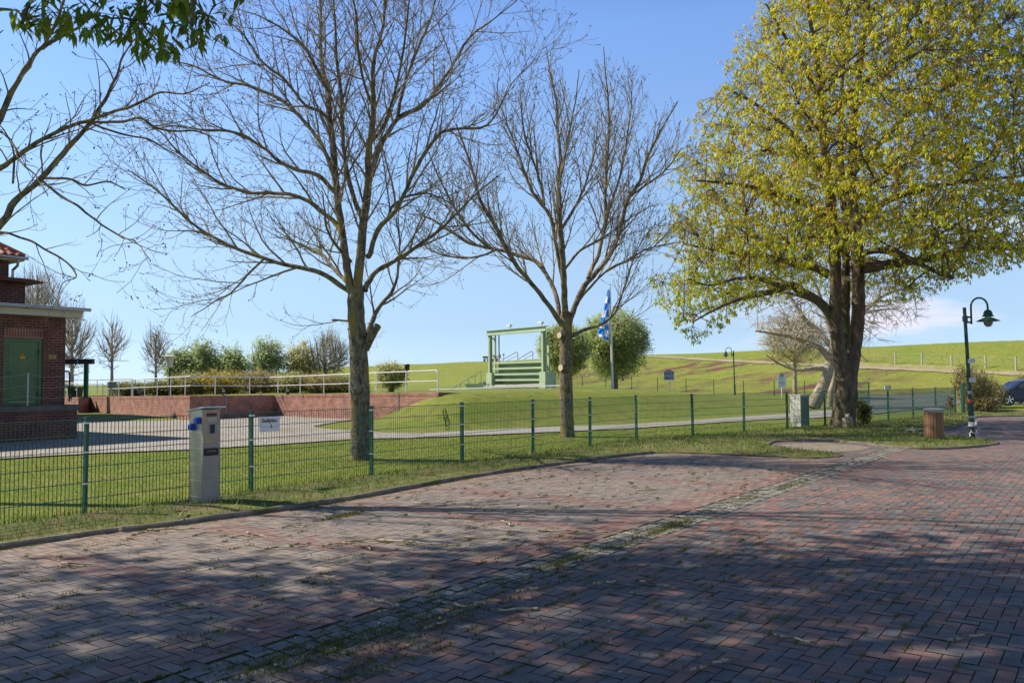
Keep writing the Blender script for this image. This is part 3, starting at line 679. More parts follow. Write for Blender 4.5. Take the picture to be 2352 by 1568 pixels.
# daisies on the verge and lawn
mb = MB(); rr = random.Random(31)
def daisy(x, y, z, s):
    n = 6; vs = [(x, y, z+.006)]+[(x+s*math.cos(j*2*math.pi/n), y+s*math.sin(j*2*math.pi/n), z) for j in range(n)]
    mb.add(vs, [(0, 1+j, 1+(j+1) % n) for j in range(n)], 0 if rr.random() < .85 else 1)
cnt = 0
while cnt < 420:
    x, y = rr.uniform(-8, 30), rr.uniform(12, 50)
    if abs(x) > y*.64: continue
    q = math.sin(x*.7+y*.4)+math.sin(x*.31-y*.9)+rr.gauss(0, .7)
    if q < .6: continue
    if bool(inpoly(x, y, verge_poly)): z = vz(x, y)+.045
    elif bool(inpoly(x, y, pave_poly)) or bool(inpoly(x, y, yard)) or bool(inpoly(x, y, g2(road))) or bool(inpoly(x, y, g2(lower+upper))): continue
    else: z = H(x, y)+.02
    if y > 33 and x < -3: continue
    daisy(x, y, z, rr.uniform(.009, .016)*(1 if y < 25 else 1.5)); cnt += 1
tag(mb.build('daisies', [mat('petal', (.75, .75, .7), .7), mat('dandelion', (.7, .5, .03), .7)]), 'white daisies and a few yellow dandelions scattered in the grass', 'flowers', kind='stuff')

# ================================================================== FALLEN TWIGS AND LITTER
rr = random.Random(77)
def twig_mesh(L, r, seed):
    q = random.Random(seed); pts = []; p = Vector((-L/2, 0, r)); d = 0
    for i in range(7):
        pts.append(p.copy()); d += q.uniform(-.28, .28); p = p+Vector((math.cos(d), math.sin(d), 0))*L/6; p.z = r+.012*abs(math.sin(i*1.1+seed))
    mb = MB(); mb.tube(pts, [r*(1-.1*i) for i in range(7)], 6)
    for s in (1, -1):
        if q.random() < .7:
            b = pts[q.randint(1, 4)]; l = L*q.uniform(.15, .35)
            mb.tube([b, b+Vector((l*.6, s*l*.5, .004)), b+Vector((l, s*l*.6, .0))], [r*.7, r*.5, r*.3], 5)
    return mb
tws = [(130, 1215, .55, -8, .011), (185, 1225, .5, 18, .009), (400, 1218, .75, 5, .012), (335, 1229, .35, 10, .011), (420, 1198, .4, -35, .011), (310, 1240, .4, -5, .006), (188, 1298, .45, -6, .007), (480, 1228, .3, 15, .009),
       (670, 1212, .3, 8, .008), (560, 1235, .3, 0, .008), (820, 1250, .65, 10, .009), (830, 1258, .5, 60, .008), (590, 1230, .4, -20, .007), (960, 1247, .8, -6, .010), (690, 1255, .3, 5, .01), (640, 1262, .35, -4, .008),
       (1330, 1222, .7, -3, .010), (1160, 1203, .4, 50, .009), (1090, 1238, .5, 5, .008), (1205, 1248, .35, 25, .008), (1395, 1345, .35, -2, .011), (890, 1385, .3, 60, .011), (1035, 1395, .35, -25, .008), (1510, 1345, .5, -20, .006),
       (1110, 1355, .35, 20, .009), (1180, 1400, .35, 80, .008), (1220, 1360, .35, 5, .01), (1820, 1475, .33, -28, .008), (2240, 1472, .28, 2, .008), (470, 1395, .3, 4, .007), (1640, 1175, .5, -12, .006), (1880, 1160, .3, -6, .006), (1455, 1247, .3, -10, .007),
       (990, 1158, .4, -4, .008), (1250, 1175, .4, 6, .007), (1330, 1080, .5, -5, .009), (1245, 1100, .6, 8, .009), (1500, 1125, .4, 5, .006), (1700, 1205, .3, -12, .007), (740, 1330, .28, -8, .006), (1290, 1300, .4, 22, .007), (1010, 1440, .3, 14, .008), (560, 1455, .25, -15, .006), (1650, 1535, .22, 8, .009)]
tm = [twig_mesh(1.0*L_, .0115, i).build('fallen_twig', 'dry_twig') for i, L_ in enumerate((.3, .45, .6, .75))]
used = set()
for i, (x, y, L_, ang, r_) in enumerate(tws):
    k = min(range(4), key=lambda q: abs((.3, .45, .6, .75)[q]-L_))
    if k in used: o = tm[k].copy(); COL.objects.link(o)
    else: o = tm[k]; used.add(k)
    p = G(x, y, 0); o.location = (p.x, p.y, .004+(.08 if 395 < x < 440 and y < 1200 else 0)); o.rotation_euler = (0, 0, R(ang*2.2)); sc = 1+.25*math.sin(i*2.1); o.scale = (sc, sc, max(.8, r_/.009))
    if i == 2: lab = 'long thin twig lying on the paving just right of the kerb beside the charging pillar'
    ulab = {2: 'long straight twig lying against the kerb just left of the charging pillar', 10: 'long pale twig on the bay pavers right of the charging pillar', 11: 'forked twig crossing the long pale one on the bay pavers', 14: 'short stubby twig between the pillar and the long forked twigs', 16: 'long twig on the red strip beside the drainage channel',
            20: 'thick short twig on the road side of the drainage channel', 21: 'dark forked twig standing out left of the drainage channel', 23: 'thin slanting twig on the dark road pavers, mid right', 27: 'curved twig lying alone on the shaded pavers at the lower right', 28: 'straight twig near the right edge on the shaded pavers',
            35: 'thin twig near the kerb at the far end of the bays', 36: 'longest twig near the grass edge behind the bays'}
    tag(o, ulab.get(i, 'dry broken twig lying on the brick paving'), 'twig', 'fallen twigs scattered over the paving')
mb = MB()
for i in range(340):
    a = rr.uniform(1.5, 13); n = rr.uniform(-8.8, 2)
    if rr.random() < .45: a = rr.uniform(1.5, 5.5); n = rr.gauss(-3.7, .9)
    p = AN(a, n); 
    if p.y < 2: continue
    s = rr.uniform(.007, .02); t = rr.random()*6.28; hh = rr.uniform(.003, .012)
    vs = [(p.x+s*math.cos(t+q*1.57)*rr.uniform(.5, 1.3), p.y+s*math.sin(t+q*1.57)*rr.uniform(.3, 1), .004+hh*(q % 2)) for q in range(4)]+[(p.x, p.y, .004+hh*1.4)]
    mb.add(vs, [(0, 1, 4), (1, 2, 4), (2, 3, 4), (3, 0, 4)], 0 if rr.random() < .8 else 1)
for ca, cn, sa, sn, q_ in ((3.7, -3.9, .5, .22, 150), (4.9, -3.8, .5, .2, 110), (6.2, -4.1, .4, .15, 70), (2.9, -3.5, .4, .3, 90)):
    for i in range(q_):
        p = AN(rr.gauss(ca, sa), rr.gauss(cn, sn)); s = rr.uniform(.006, .018); t = rr.random()*6.28; hh = rr.uniform(.003, .012)
        vs = [(p.x+s*math.cos(t+q*1.57)*rr.uniform(.5, 1.5), p.y+s*math.sin(t+q*1.57)*rr.uniform(.2, 1), .003+hh*(q % 2)) for q in range(4)]+[(p.x, p.y, .003+hh*1.4)]
        mb.add(vs, [(0, 1, 4), (1, 2, 4), (2, 3, 4), (3, 0, 4)], 0)
tag(mb.build('leaf_litter', [mat('brown_litter', (.07, .04, .02), .9, col2=(.16, .09, .04), scale=9), mat('pale_litter', (.5, .46, .38), .9)]), 'small brown leaf scraps and seed husks strewn over the paving', 'leaf litter', kind='stuff')

# ================================================================== FENCE (near)
def beam(mb, p, q, w, h, mi=0):
    p = Vector(p); q = Vector(q); t = (q-p).normalized(); s = t.cross(Vector((0, 0, 1))); 
    if s.length < 1e-4: s = Vector((1, 0, 0))
    s.normalize(); u = s.cross(t)
    vs = [a+s*i*w/2+u*j*h/2 for a in (p, q) for i, j in ((-1, -1), (1, -1), (1, 1), (-1, 1))]
    mb.add(vs, [(3, 2, 1, 0), (4, 5, 6, 7), (0, 1, 5, 4), (1, 2, 6, 5), (2, 3, 7, 6), (3, 0, 4, 7)], mi)
def mesh_fence(pts, label, mat_, hp=1.24, group=None, sp=.05, wire=.0068, zf=None, clips=True, caps='clip', rod=.009, leanseed=1, skip=(), bare=False):
    root = empty('mesh_fence', (pts[0][0], pts[0][1], 0), 0, label, 'fence', group)
    o3 = Vector((pts[0][0], pts[0][1], 0)); q_ = random.Random(leanseed)
    for i, p in enumerate(pts):
        z = zf(p[0], p[1]) if zf else 0
        j = min(i, len(pts)-2); t = Vector((pts[j+1][0]-pts[j][0], pts[j+1][1]-pts[j][1], 0)).normalized(); s = Vector((t.y, -t.x, 0))
        base = Vector((p[0], p[1], z))-o3; lean = q_.uniform(-.018, .018)*t-.012*t*0
        top = base+Vector((0, 0, hp+.012))+lean
        m1 = MB(); w = .06; d = .04
        vs = []
        for c_, o_ in ((base+Vector((0, 0, -.1)), 0), (top, 1)):
            for a_, b_ in ((-1, -1), (1, -1), (1, 1), (-1, 1)): vs.append(c_+t*(a_*d/2)+s*(b_*w/2+.035))
        m1.add(vs, [(3, 2, 1, 0), (4, 5, 6, 7), (0, 1, 5, 4), (1, 2, 6, 5), (2, 3, 7, 6), (3, 0, 4, 7)])
        po = m1.build('post', mat_, root)
        if clips:
            m2 = MB(); cc = top+s*.035
            m2.box(-.028, .028, -.038, .038, 0, .014, mx=Matrix.Translation(cc) @ Matrix(((t.x, s.x, 0, 0), (t.y, s.y, 0, 0), (0, 0, 1, 0), (0, 0, 0, 1))))
            m2.build('cap', 'dark_green', po)
            for zz in (1.19, .82, .42):
                m3 = MB(); cc = base+Vector((0, 0, zz))+s*.035
                m3.box(-.03, .03, -.036, .036, -.009, .009, mx=Matrix.Translation(cc) @ Matrix(((t.x, s.x, 0, 0), (t.y, s.y, 0, 0), (0, 0, 1, 0), (0, 0, 0, 1))))
                m3.build('clip', 'clip', po)
    for i in range(len(pts)-1):
        if i in skip: continue
        p = Vector((pts[i][0], pts[i][1], 0)); q = Vector((pts[i+1][0], pts[i+1][1], 0)); t = (q-p).normalized(); L = (q-p).length
        zp = zf(p.x, p.y) if zf else 0; zq = zf(q.x, q.y) if zf else 0
        mb = MB()
        nrod = int((hp-.03)/.2)+1
        for k in range(nrod):
            z = .03+k*.2
            a_ = p-o3+Vector((0, 0, z+zp)); b_ = q-o3+Vector((0, 0, z+zq)); beam(mb, a_, b_, rod*1.6, rod)
        nv = int(L/sp)
        for k in range(1, nv+1):
            f = k/(nv+.6); c_ = p+(q-p)*f-o3; z0 = zp+(zq-zp)*f
            beam(mb, c_+Vector((0, 0, z0+.005)), c_+Vector((0, 0, z0+hp-.005)), wire, wire)
        mb.build('mesh_panel', mat_, root)
    return root
post0 = [(-5.49+1.48*i, 10.63+2.04*i) for i in range(-2, 7)]
near_posts = post0+[(5.26, 24.35), (7.2, 25.9), (9.05, 27.4), (10.9, 29.0), (12.8, 30.8), (14.8, 32.7), (16.7, 34.6), (18.6, 36.45), (20.45, 38.3)]
mesh_fence(near_posts, 'green rod mesh fence running from the left edge along the parking bays', 'steel_green', zf=lambda x, y: .0)
# corner post with wide flat face at the far end
mb = MB(); mb.box(-.11, .11, -.05, .05, -.05, 1.42); o = mb.build('gate_post', 'steel_green', bevel=.008, loc=(21.0, 38.6, 0), rot=(0, 0, R(40))); tag(o, 'wide green steel post at the end of the fence beside the scrubby bush', 'post')

# far fence at the dike foot
fp = []
for x, y in ((1282, 897), (1338, 899), (1392, 901), (1451.5, 902.5), (1511, 904), (1576.5, 905), (1640.6, 906), (1709, 907), (1779, 908.5), (1849, 911), (1912, 913)):
    d = np.interp(x, [1282, 1912], [84, 66]); p = P(x, y, d); fp.append((p.x, p.y))
mesh_fence(fp, 'dark far mesh fence along the foot of the grassy dike', 'dark_green', hp=1.25, sp=.125, wire=.006, rod=.012, zf=lambda x, y: min(H(x, y), .9), clips=False, leanseed=5)
# gate at the road
gp = P(1960, 928, 51); gq = P(1997, 928, 50)
root = empty('metal_gate', (gp.x, gp.y, 0), math.atan2(gq.y-gp.y, gq.x-gp.x), 'teal green metal gate with wire infill standing open behind the chestnut trunk', 'gate')
Lg = (gq-gp).length
mb = MB(); mb.box(-.28, -.1, -.08, .08, -.05, 1.5); mb.build('gate_post', 'steel_green', root)
mb = MB()
for z in (.15, .85, 1.42): mb.box(0, Lg, -.03, .03, z-.03, z+.03)
for x in (.031, Lg-.06+.031): mb.box(x-.03, x+.03, -.032, .032, .1, 1.46)
mb.build('gate_frame', 'steel_green', root)
mb = MB()
for k in range(1, 18): mb.box(Lg*k/18-.005, Lg*k/18+.005, -.006, .006, .19, 1.38)
mb.build('wire_infill', 'steel_green', root)

# ================================================================== TEXT
def text_mesh(s, size, name, material, parent, loc, rot=(R(90), 0, 0), ext=.001, bold=0.0):
    cu_ = bpy.data.curves.new(name, 'FONT'); cu_.body = s; cu_.size = size; cu_.extrude = ext; cu_.align_x = 'CENTER'; cu_.align_y = 'CENTER'; cu_.offset = bold
    to = bpy.data.objects.new(name+'_src', cu_); COL.objects.link(to)
    dg = bpy.context.evaluated_depsgraph_get(); dg.update()
    me = bpy.data.meshes.new_from_object(to.evaluated_get(dg)); bpy.data.objects.remove(to); bpy.data.curves.remove(cu_)
    me.materials.clear(); me.materials.append(M[material]); me.name = name
    o = bpy.data.objects.new(name, me); COL.objects.link(o); o.parent = parent; o.location = loc; o.rotation_euler = rot; return o

# ================================================================== CHARGING PILLAR
pb = G(463.5, 1166); pillar = empty('charging_pillar', (pb.x, pb.y, 0), R(50), 'beige and steel power pillar with two blue sockets, standing in front of the mesh fence', 'power pillar')
# local: front face -y, left face -x
w, dp, hh = .255, .335, 1.33
mb = MB(); mb.box(0, w, .02, dp, -.03, hh); mb.build('housing', 'stainless', pillar, bevel=.004)
mb = MB(); mb.box(.0, w, -.004, .018, .40, .86); mb.build('front_panel', 'beige', pillar, bevel=.003)
mb = MB(); mb.box(.0, w, -.004, .018, -.02, .394); mb.build('base_panel', 'beige', pillar, bevel=.003)
mb = MB(); mb.box(.0, w, -.006, .018, .866, hh-.002); mb.build('control_panel', 'beige_top', pillar, bevel=.003)
mb = MB(); mb.box(-.035, w+.06, -.06, dp+.08, 0, .022); rf = mb.build('lid', 'galv', pillar, bevel=.003, loc=(0, 0, hh+.012), rot=(R(-7), 0, 0))
mb = MB(); mb.box(.05, w-.05, -.012, -.006, 1.235, 1.275); dsp = mb.build('display', 'black', pillar)
for k in range(3):
    mb = MB(); mb.box(.062+.05*k, .098+.05*k, -.0145, -.012, 1.244, 1.268); mb.build('digit', 'red_led', dsp)
mb = MB(); mb.box(.09, .185, -.014, -.006, .985, 1.14); mb.box(.10, .175, -.017, -.0142, .995, 1.13); cs = mb.build('coin_slot', ['grey_metal'], pillar)
mb = MB(); mb.box(.102, .172, -.020, -.0172, 1.0, 1.125); mb.build('slot_glass', 'black', cs)
for k in range(4):
    mb = MB(); mb.tube([(.085+.034*k, -.018, 1.175), (.085+.034*k, -.006, 1.175)], .009, 8); mb.box(.078+.034*k, .092+.034*k, -.0085, -.006, 1.195, 1.21); mb.build('button', 'white_plastic', pillar)
for xa, xb in ((.035, .06), (.205, .235)):
    mb = MB(); mb.box(xa, xb, -.009, -.006, 1.02, 1.12); mb.build('label_plate', 'grey_metal', pillar)
mb = MB(); mb.box(.02, w-.025, -.016, -.004, .70, .80); rc = mb.build('card_reader', 'black', pillar, bevel=.012)
mb = MB(); mb.box(.06, w-.06, -.0185, -.0162, .755, .765); mb.build('reader_line', 'gold', rc)
for yy, zz in ((.10, 1.18), (.25, 1.09)):
    mb = MB(); mb.box(-.035, -.001, yy-.045, yy+.045, zz-.05, zz+.045); sk = mb.build('socket', 'blue', pillar, bevel=.01)
    mb = MB(); mb.box(-.06, -.036, yy-.038, yy+.038, zz-.045, zz+.03); mb.build('socket_cover', 'blue', sk, bevel=.01)
for zz in (1.02, .80, .58, .36, .14):
    mb = MB(); mb.box(-.003, .0, .03, dp-.01, zz-.003, zz+.003); mb.build('panel_seam', 'white_plastic', pillar)

# ================================================================== BANNER AND CABLE ON THE FENCE
bx0 = Vector((-5.49+1.48*1.06, 10.63+2.04*1.06, 0)); tdir = Vector((1.48, 2.04, 0)).normalized()
ban = empty('parking_notice', (bx0.x, bx0.y, 0), math.atan2(tdir.y, tdir.x), 'crumpled white notice reading Stellplatz 3 tied to the top of the mesh fence', 'sign')
nxg, nzg = 16, 14; Wd, Hd = .40, .235; vs = []
for j in range(nzg+1):
    for i in range(nxg+1):
        u = i/nxg; v = j/nzg
        y = -.022+.012*math.sin(u*7+v*3)*(.3+v)+.010*math.exp(-((u-.45-.25*(1-v))/.06)**2)*-1
        vs.append((u*Wd-.01*math.sin(v*3)*u+.015*(1-v)*(1-2*u)*.4, y, 1.165-Hd*(1-v)-.012*math.sin(u*3.1)*(v)))
mb = MB(); mb.add(vs, [(j*(nxg+1)+i, j*(nxg+1)+i+1, (j+1)*(nxg+1)+i+1, (j+1)*(nxg+1)+i) for j in range(nzg) for i in range(nxg)])
sh = mb.build('sheet', 'cloth', ban, smooth=True); sm = sh.modifiers.new('thick', 'SOLIDIFY'); sm.thickness = .002
text_mesh('Stellplatz', .082, 'lettering', 'black', ban, (.175, -.045, 1.10), bold=.0014); text_mesh('3', .07, 'number', 'black', ban, (.205, -.047, 1.01), bold=.001)
mb = MB(); rr = random.Random(2)
cp = Vector((-5.49+1.48*2.80, 10.63+2.04*2.80, 0))
for k in range(5):
    pts = []
    for j in range(15):
        a = j/14*2*math.pi; pts.append((.05*math.cos(a)*(1+.2*k % .3)+.015*k-.03, -.03-.008*k, 1.05+.11*math.sin(a)*(.6+.12*k)-.06*k+.04))
    mb.tube(pts, .006, 5, caps=False)
o = mb.build('cable_coil', 'cord', loc=(cp.x, cp.y, 0), rot=(0, 0, math.atan2(2.04, 1.48))); tag(o, 'tangled coil of black cable hung on the fence beside the ash trunk', 'cable')

# ================================================================== BRICK RETAINING WALL
def ribbon_wall(name, pts, th, z0, material, top=None, cap=None):
    mb = MB(); k = len(pts); nrm = []
    P2 = [Vector((p[0], p[1], 0)) for p in pts]
    off = []
    for i in range(k):
        d1 = (P2[i]-P2[i-1]).normalized() if i > 0 else (P2[1]-P2[0]).normalized(); d2 = (P2[i+1]-P2[i]).normalized() if i < k-1 else d1
        n1 = Vector((-d1.y, d1.x, 0)); n2 = Vector((-d2.y, d2.x, 0)); b = (n1+n2); b = b/max(.35, b.length_squared)*2*.5*2 if b.length > .3 else n1
        b = (n1+n2).normalized()/max(.5, (n1+n2).normalized().dot(n1)); off.append(b)
    return P2, off
P2, off = ribbon_wall('', WALL, .3, 0, None)
wall = empty('brick_retaining_wall', (WALL[3][0], WALL[3][1], 0), 0, 'zigzag red brick retaining wall with white salt stains, carrying the white railing', 'wall')
o3 = Vector((WALL[3][0], WALL[3][1], 0))
bmw = MB(); cap = MB()
for i in range(len(WALL)-1):
    a_, b_2 = P2[i]-o3, P2[i+1]-o3; oa, ob = off[i]*.34, off[i+1]*.34; za, zb = WALL[i][2], WALL[i+1][2]
    bmw.add([a_+Vector((0, 0, -.2)), b_2+Vector((0, 0, -.2)), b_2+Vector((0, 0, zb-.12)), a_+Vector((0, 0, za-.12)), a_+oa+Vector((0, 0, -.2)), b_2+ob+Vector((0, 0, -.2)), b_2+ob+Vector((0, 0, zb-.12)), a_+oa+Vector((0, 0, za-.12))],
            [(0, 1, 2, 3), (5, 4, 7, 6), (3, 2, 6, 7)]+([(4, 0, 3, 7)] if i == 0 else [])+([(1, 5, 6, 2)] if i == len(WALL)-2 else []))
    e = .012
    cap.add([a_-off[i]*e+Vector((0, 0, za-.118)), b_2-off[i+1]*e+Vector((0, 0, zb-.118)), b_2-off[i+1]*e+Vector((0, 0, zb)), a_-off[i]*e+Vector((0, 0, za)), a_+oa+Vector((0, 0, za-.118)), b_2+ob+Vector((0, 0, zb-.118)), b_2+ob+Vector((0, 0, zb)), a_+oa+Vector((0, 0, za))],
            [(0, 1, 2, 3), (5, 4, 7, 6), (3, 2, 6, 7), (0, 4, 5, 1)]+([(4, 0, 3, 7)] if i == 0 else [])+([(1, 5, 6, 2)] if i == len(WALL)-2 else []))
bmw.build('brick_face', 'brick', wall, uv=True); cap.build('coping', 'soldier', wall, uv=True)
# conduits down the wall
def wallpt(i, t, out=0.0, z=0.0):
    a_, b_2 = P2[i], P2[i+1]; p = a_+(b_2-a_)*t; d = (b_2-a_).normalized(); nrm = Vector((d.y, -d.x, 0)); 
    zt = WALL[i][2]+(WALL[i+1][2]-WALL[i][2])*t
    return p+nrm*out+Vector((0, 0, zt+z))
for seg, t, lab in ((3, .40, 'thin grey conduit pipe on the shaded part of the brick retaining wall'), (5-1, .80, 'thin grey conduit pipe on the sunlit right part of the brick retaining wall')):
    q = wallpt(seg, t, .03); mb = MB(); b0 = wallpt(seg, t, -.12, .05)
    mb.tube([b0, Vector((q.x, q.y, b0.z)), Vector((q.x, q.y, q.z-.1)), Vector((q.x, q.y, .05))], .016, 6); mb.box(-.03, .03, -.03, .03, -.02, .02, mx=Matrix.Translation((q.x, q.y, .5)))
    tag(mb.build('conduit_pipe', 'galv'), lab, 'pipe')

# ================================================================== WHITE RAILINGS
def railing(name, pts, h, label, material='white', sp=1.9, r=.024, rails=(1.0, .52), group=None, endcurve=True, closed0=False):
    """pts: list of world points at foot"""
    root = empty(name, pts[0], 0, label, 'railing', group); o = Vector(pts[0])
    Ls = [0]
    for i in range(1, len(pts)): Ls.append(Ls[-1]+(Vector(pts[i])-Vector(pts[i-1])).length)
    def at(s):
        for i in range(1, len(pts)):
            if s <= Ls[i]+1e-6: f = (s-Ls[i-1])/(Ls[i]-Ls[i-1]); return Vector(pts[i-1]).lerp(Vector(pts[i]), f)-o
        return Vector(pts[-1])-o
    mb = MB()
    top = [at(l)+Vector((0, 0, h)) for l in Ls]
    def bend(p, q):  # rounded end
        d = (q-p).normalized(); rr_ = .14
        return [p+Vector((0, 0, -h)), p+Vector((0, 0, -rr_)), p+d*rr_*.3+Vector((0, 0, -rr_*.3)), p+d*rr_]
    line = (bend(top[0], top[1]) if endcurve else [top[0]])+top[1:-1]+(bend(top[-1], top[-2])[::-1] if endcurve else [top[-1]])
    mb.tube(line, r, 8); mb.build('top_rail', material, root, smooth=True)
    mb = MB(); mb.tube([at(l)+Vector((0, 0, h*rails[1])) for l in Ls], r*.75, 6); mb.build('mid_rail', material, root, smooth=True)
    n = max(1, int(Ls[-1]/sp)); ss = [Ls[-1]*k/n for k in range(n+1)]
    for s in ss:
        if endcurve and (s == 0 or s == Ls[-1]): continue
        mb = MB(); p = at(s); mb.tube([p, p+Vector((0, 0, h-r*.5))], r, 7); mb.build('baluster', material, root, smooth=True)
    return root
def wpt(i, t): q = wallpt(i, t, -.14); return (q.x, q.y, q.z)
railing('white_railing', [wpt(2, .47), wpt(2, .995), wpt(3, .98), wpt(4, .985)][0:1]+[wpt(2, .98), wpt(3, .97), wpt(4, .985)], .90, 'long white tubular railing along the top of the zigzag brick wall, right of the gap')
railing('white_railing', [wpt(2, .18), wpt(2, .455)], .86, 'short white tubular railing on the brick wall just left of the gap')
railing('white_railing', [wpt(0, .2), wpt(0, .9)], .86, 'white tubular railing on the brick wall right beside the brick building', sp=1.6)
railing('grey_railing', [P(140, 897, 60)[:2]+(1.0,), P(404, 893, 55)[:2]+(1.05,)], .95, 'grey railing standing behind the white one on the platform', material='grey_rail', sp=3.0, endcurve=False)
railing('grey_railing', [P(150, 903, 53)[:2]+(.85,), P(236, 902, 51)[:2]+(.9,)], .8, 'low grey railing near the green column', material='grey_rail', sp=2.2, endcurve=False)
railing('dark_railing', [P(128, 925, 27.5), P(159, 922, 28.6)], 1.05, 'dark tubular handrail at the right end of the building landing', material='dark_metal', r=.028, sp=5)

# column with dark beam
cb = P(197, 915, 48.5); root = empty('crane_post', (cb.x, cb.y, .85), 0, 'dark green column with a short dark beam on top, right of the brick building', 'post')
mb = MB(); mb.box(-.10, .10, -.10, .10, 0, 2.0); mb.box(-.17, .17, -.12, .12, 0, .05); mb.build('column', 'steel_green', root, bevel=.01)
mb = MB(); mb.box(-1.5, .42, -.14, .14, 2.0, 2.30); mb.build('beam', 'dark_metal', root, bevel=.01)
mb = MB(); mb.box(-.5, -.42, -.145, .145, 2.02, 2.36); mb.build('bracket', 'galv', root)

# cabinet, reel etc. behind the rails
cb = P(258, 907, 50); root = empty('switch_cabinet', (cb.x, cb.y, .95), R(10), 'grey switch cabinet on light green legs behind the white railing', 'cabinet')
mb = MB(); mb.box(-.22, .22, -.13, .13, .35, .82); mb.build('cabinet_box', 'grey_plastic', root, bevel=.012)
mb = MB(); mb.box(-.26, .26, -.16, .16, .82, .85); mb.build('cabinet_lid', 'galv', root)
for x in (-.2, .15):
    mb = MB(); mb.box(x, x+.08, -.04, .04, 0, .35); mb.build('leg', 'lime_green', root)
cb = P(313, 905, 52); root = empty('hose_reel', (cb.x, cb.y, 1.0), 0, 'small dark hose reel on the platform behind the railing', 'hose reel')
mb = MB(); mb.tube([(-.16, 0, .24), (.16, 0, .24)], .2, 14); mb.build('drum', 'black', root)
for x in (-.18, .16):
    mb = MB(); mb.tube([(x, 0, .24), (x+.02, 0, .24)], .25, 14); mb.build('flange', 'grey_metal', root)
mb = MB(); mb.box(-.24, .24, -.2, .2, 0, .04); mb.build('stand', 'dark_metal', root)
for px, py, h_, lab in ((173, 902, .75, 'dark green waste container half hidden by the column'),):
    cb = P(px, 906, 50); root = empty('waste_container', (cb.x, cb.y, .85), 0, lab, 'container')
    mb = MB(); mb.prism([(-.28, 0), (.28, 0), (.36, .62), (-.36, .62)], -.25, .25); mb.build('tub', 'dark_green', root, bevel=.01)
    mb = MB(); mb.box(-.38, .38, -.28, .28, .63, .70); mb.build('lid', 'dark_green', root, bevel=.01)

# mushroom lantern
def lantern(px, ptop, d, zb, label, h=None, s=1.0):
    q = P(px, ptop, d); root = empty('lantern', (q.x, q.y, zb), 0, label, 'lantern', None); h = q.z-zb
    mb = MB(); mb.tube([(0, 0, 0), (0, 0, h-.52*s)], .035*s, 10); mb.build('pole', 'steel_green', root, smooth=True)
    mb = MB(); mb.lathe([(.09*s, h-.52*s), (.12*s, h-.50*s), (.17*s, h-.08*s), (.15*s, h-.07*s)], n=18); mb.build('glass', 'glass_globe', root, smooth=True)
    mb = MB(); mb.lathe([(.30*s, h-.075*s), (.31*s, h-.06*s), (.10*s, h), (.02*s, h+.01*s)], n=20); mb.build('hood', 'old_wood', root, smooth=True)
lantern(390, 815.5, 47, 1.0, 'white mushroom lantern on a thin green pole behind the white railing', s=1.35)
lantern(152, 873, 60, 1.0, 'small mushroom lantern mostly hidden behind the corner of the brick building', s=1.0)
# bollard lights
for px, top, lab in ((514, 894.5, 'small dark bollard light near the inner corner of the brick wall, left one'), (661, 888.5, 'small dark bollard light just right of the corner of the railing')):
    seg, t = (3, .42) if px < 600 else (4, .07)
    q = P(px, 906, 44.5); root = empty('bollard_light', (q.x, q.y, 1.0), 0, lab, 'bollard light', 'bollard lights on the platform')
    mb = MB(); mb.lathe([(.085, 0), (.085, .22)], n=14); mb.build('body', 'dark_green', root, smooth=True)
    mb = MB(); mb.lathe([(.07, .221), (.07, .30)], n=14); mb.build('lens', 'glass_globe', root, smooth=True)
    mb = MB(); mb.lathe([(.095, .301), (.095, .34), (.05, .40)], n=14); mb.build('cap', 'dark_green', root, smooth=True)
q = wallpt(3, .86, -.2); root = empty('standpipe', (q.x, q.y, q.z), 0, 'short pale vent pipe with a flat cap near the shaded wall end', 'vent pipe')
mb = MB(); mb.lathe([(.05, -.02), (.05, .14)], n=12); mb.build('pipe', 'galv', root); mb = MB(); mb.lathe([(.075, .141), (.075, .18)], n=12); mb.build('cap', 'grey_metal', root)
# black lamp box on the railing
q = wallpt(4, .83, -.14); root = empty('signal_lamp', (q.x, q.y, q.z+.9), 0, 'black cylindrical signal lamp mounted on the right part of the white railing', 'lamp')
mb = MB(); mb.lathe([(.10, .06), (.115, .30), (.10, .32)], n=16); mb.build('housing', 'black', root, smooth=True)
mb = MB(); mb.box(-.05, .05, -.03, .03, .02, .06); mb.build('bracket', 'grey_metal', root)

# ================================================================== BUILDING
bc_ = G(176, 1006); org = bc_-Vector((A[0], A[1], 0))*.15+Vector((-N[0], -N[1], 0))*.5
bang = math.atan2(A[1], A[0])
bld = empty('brick_building', (org.x, org.y, 0), bang, 'dark red brick pump house with green steel door at the left edge', 'building')
BX = lambda *a_, **k_: MB().box(*a_, **k_)
FZ = 1.05; EZ = 3.78
BX(-12, 5.4, 19.5, 30, -.1, 11.5).build('unseen_shadow_hall', 'brick_dark', bld, uv=True)  # unseen hall block, added out of frame to cast shadow on the yard
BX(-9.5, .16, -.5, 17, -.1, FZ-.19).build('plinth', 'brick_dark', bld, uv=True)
BX(-9.5, .22, -.56, 17, FZ-.185, FZ).build('landing_slab', 'concrete', bld, bevel=.02)
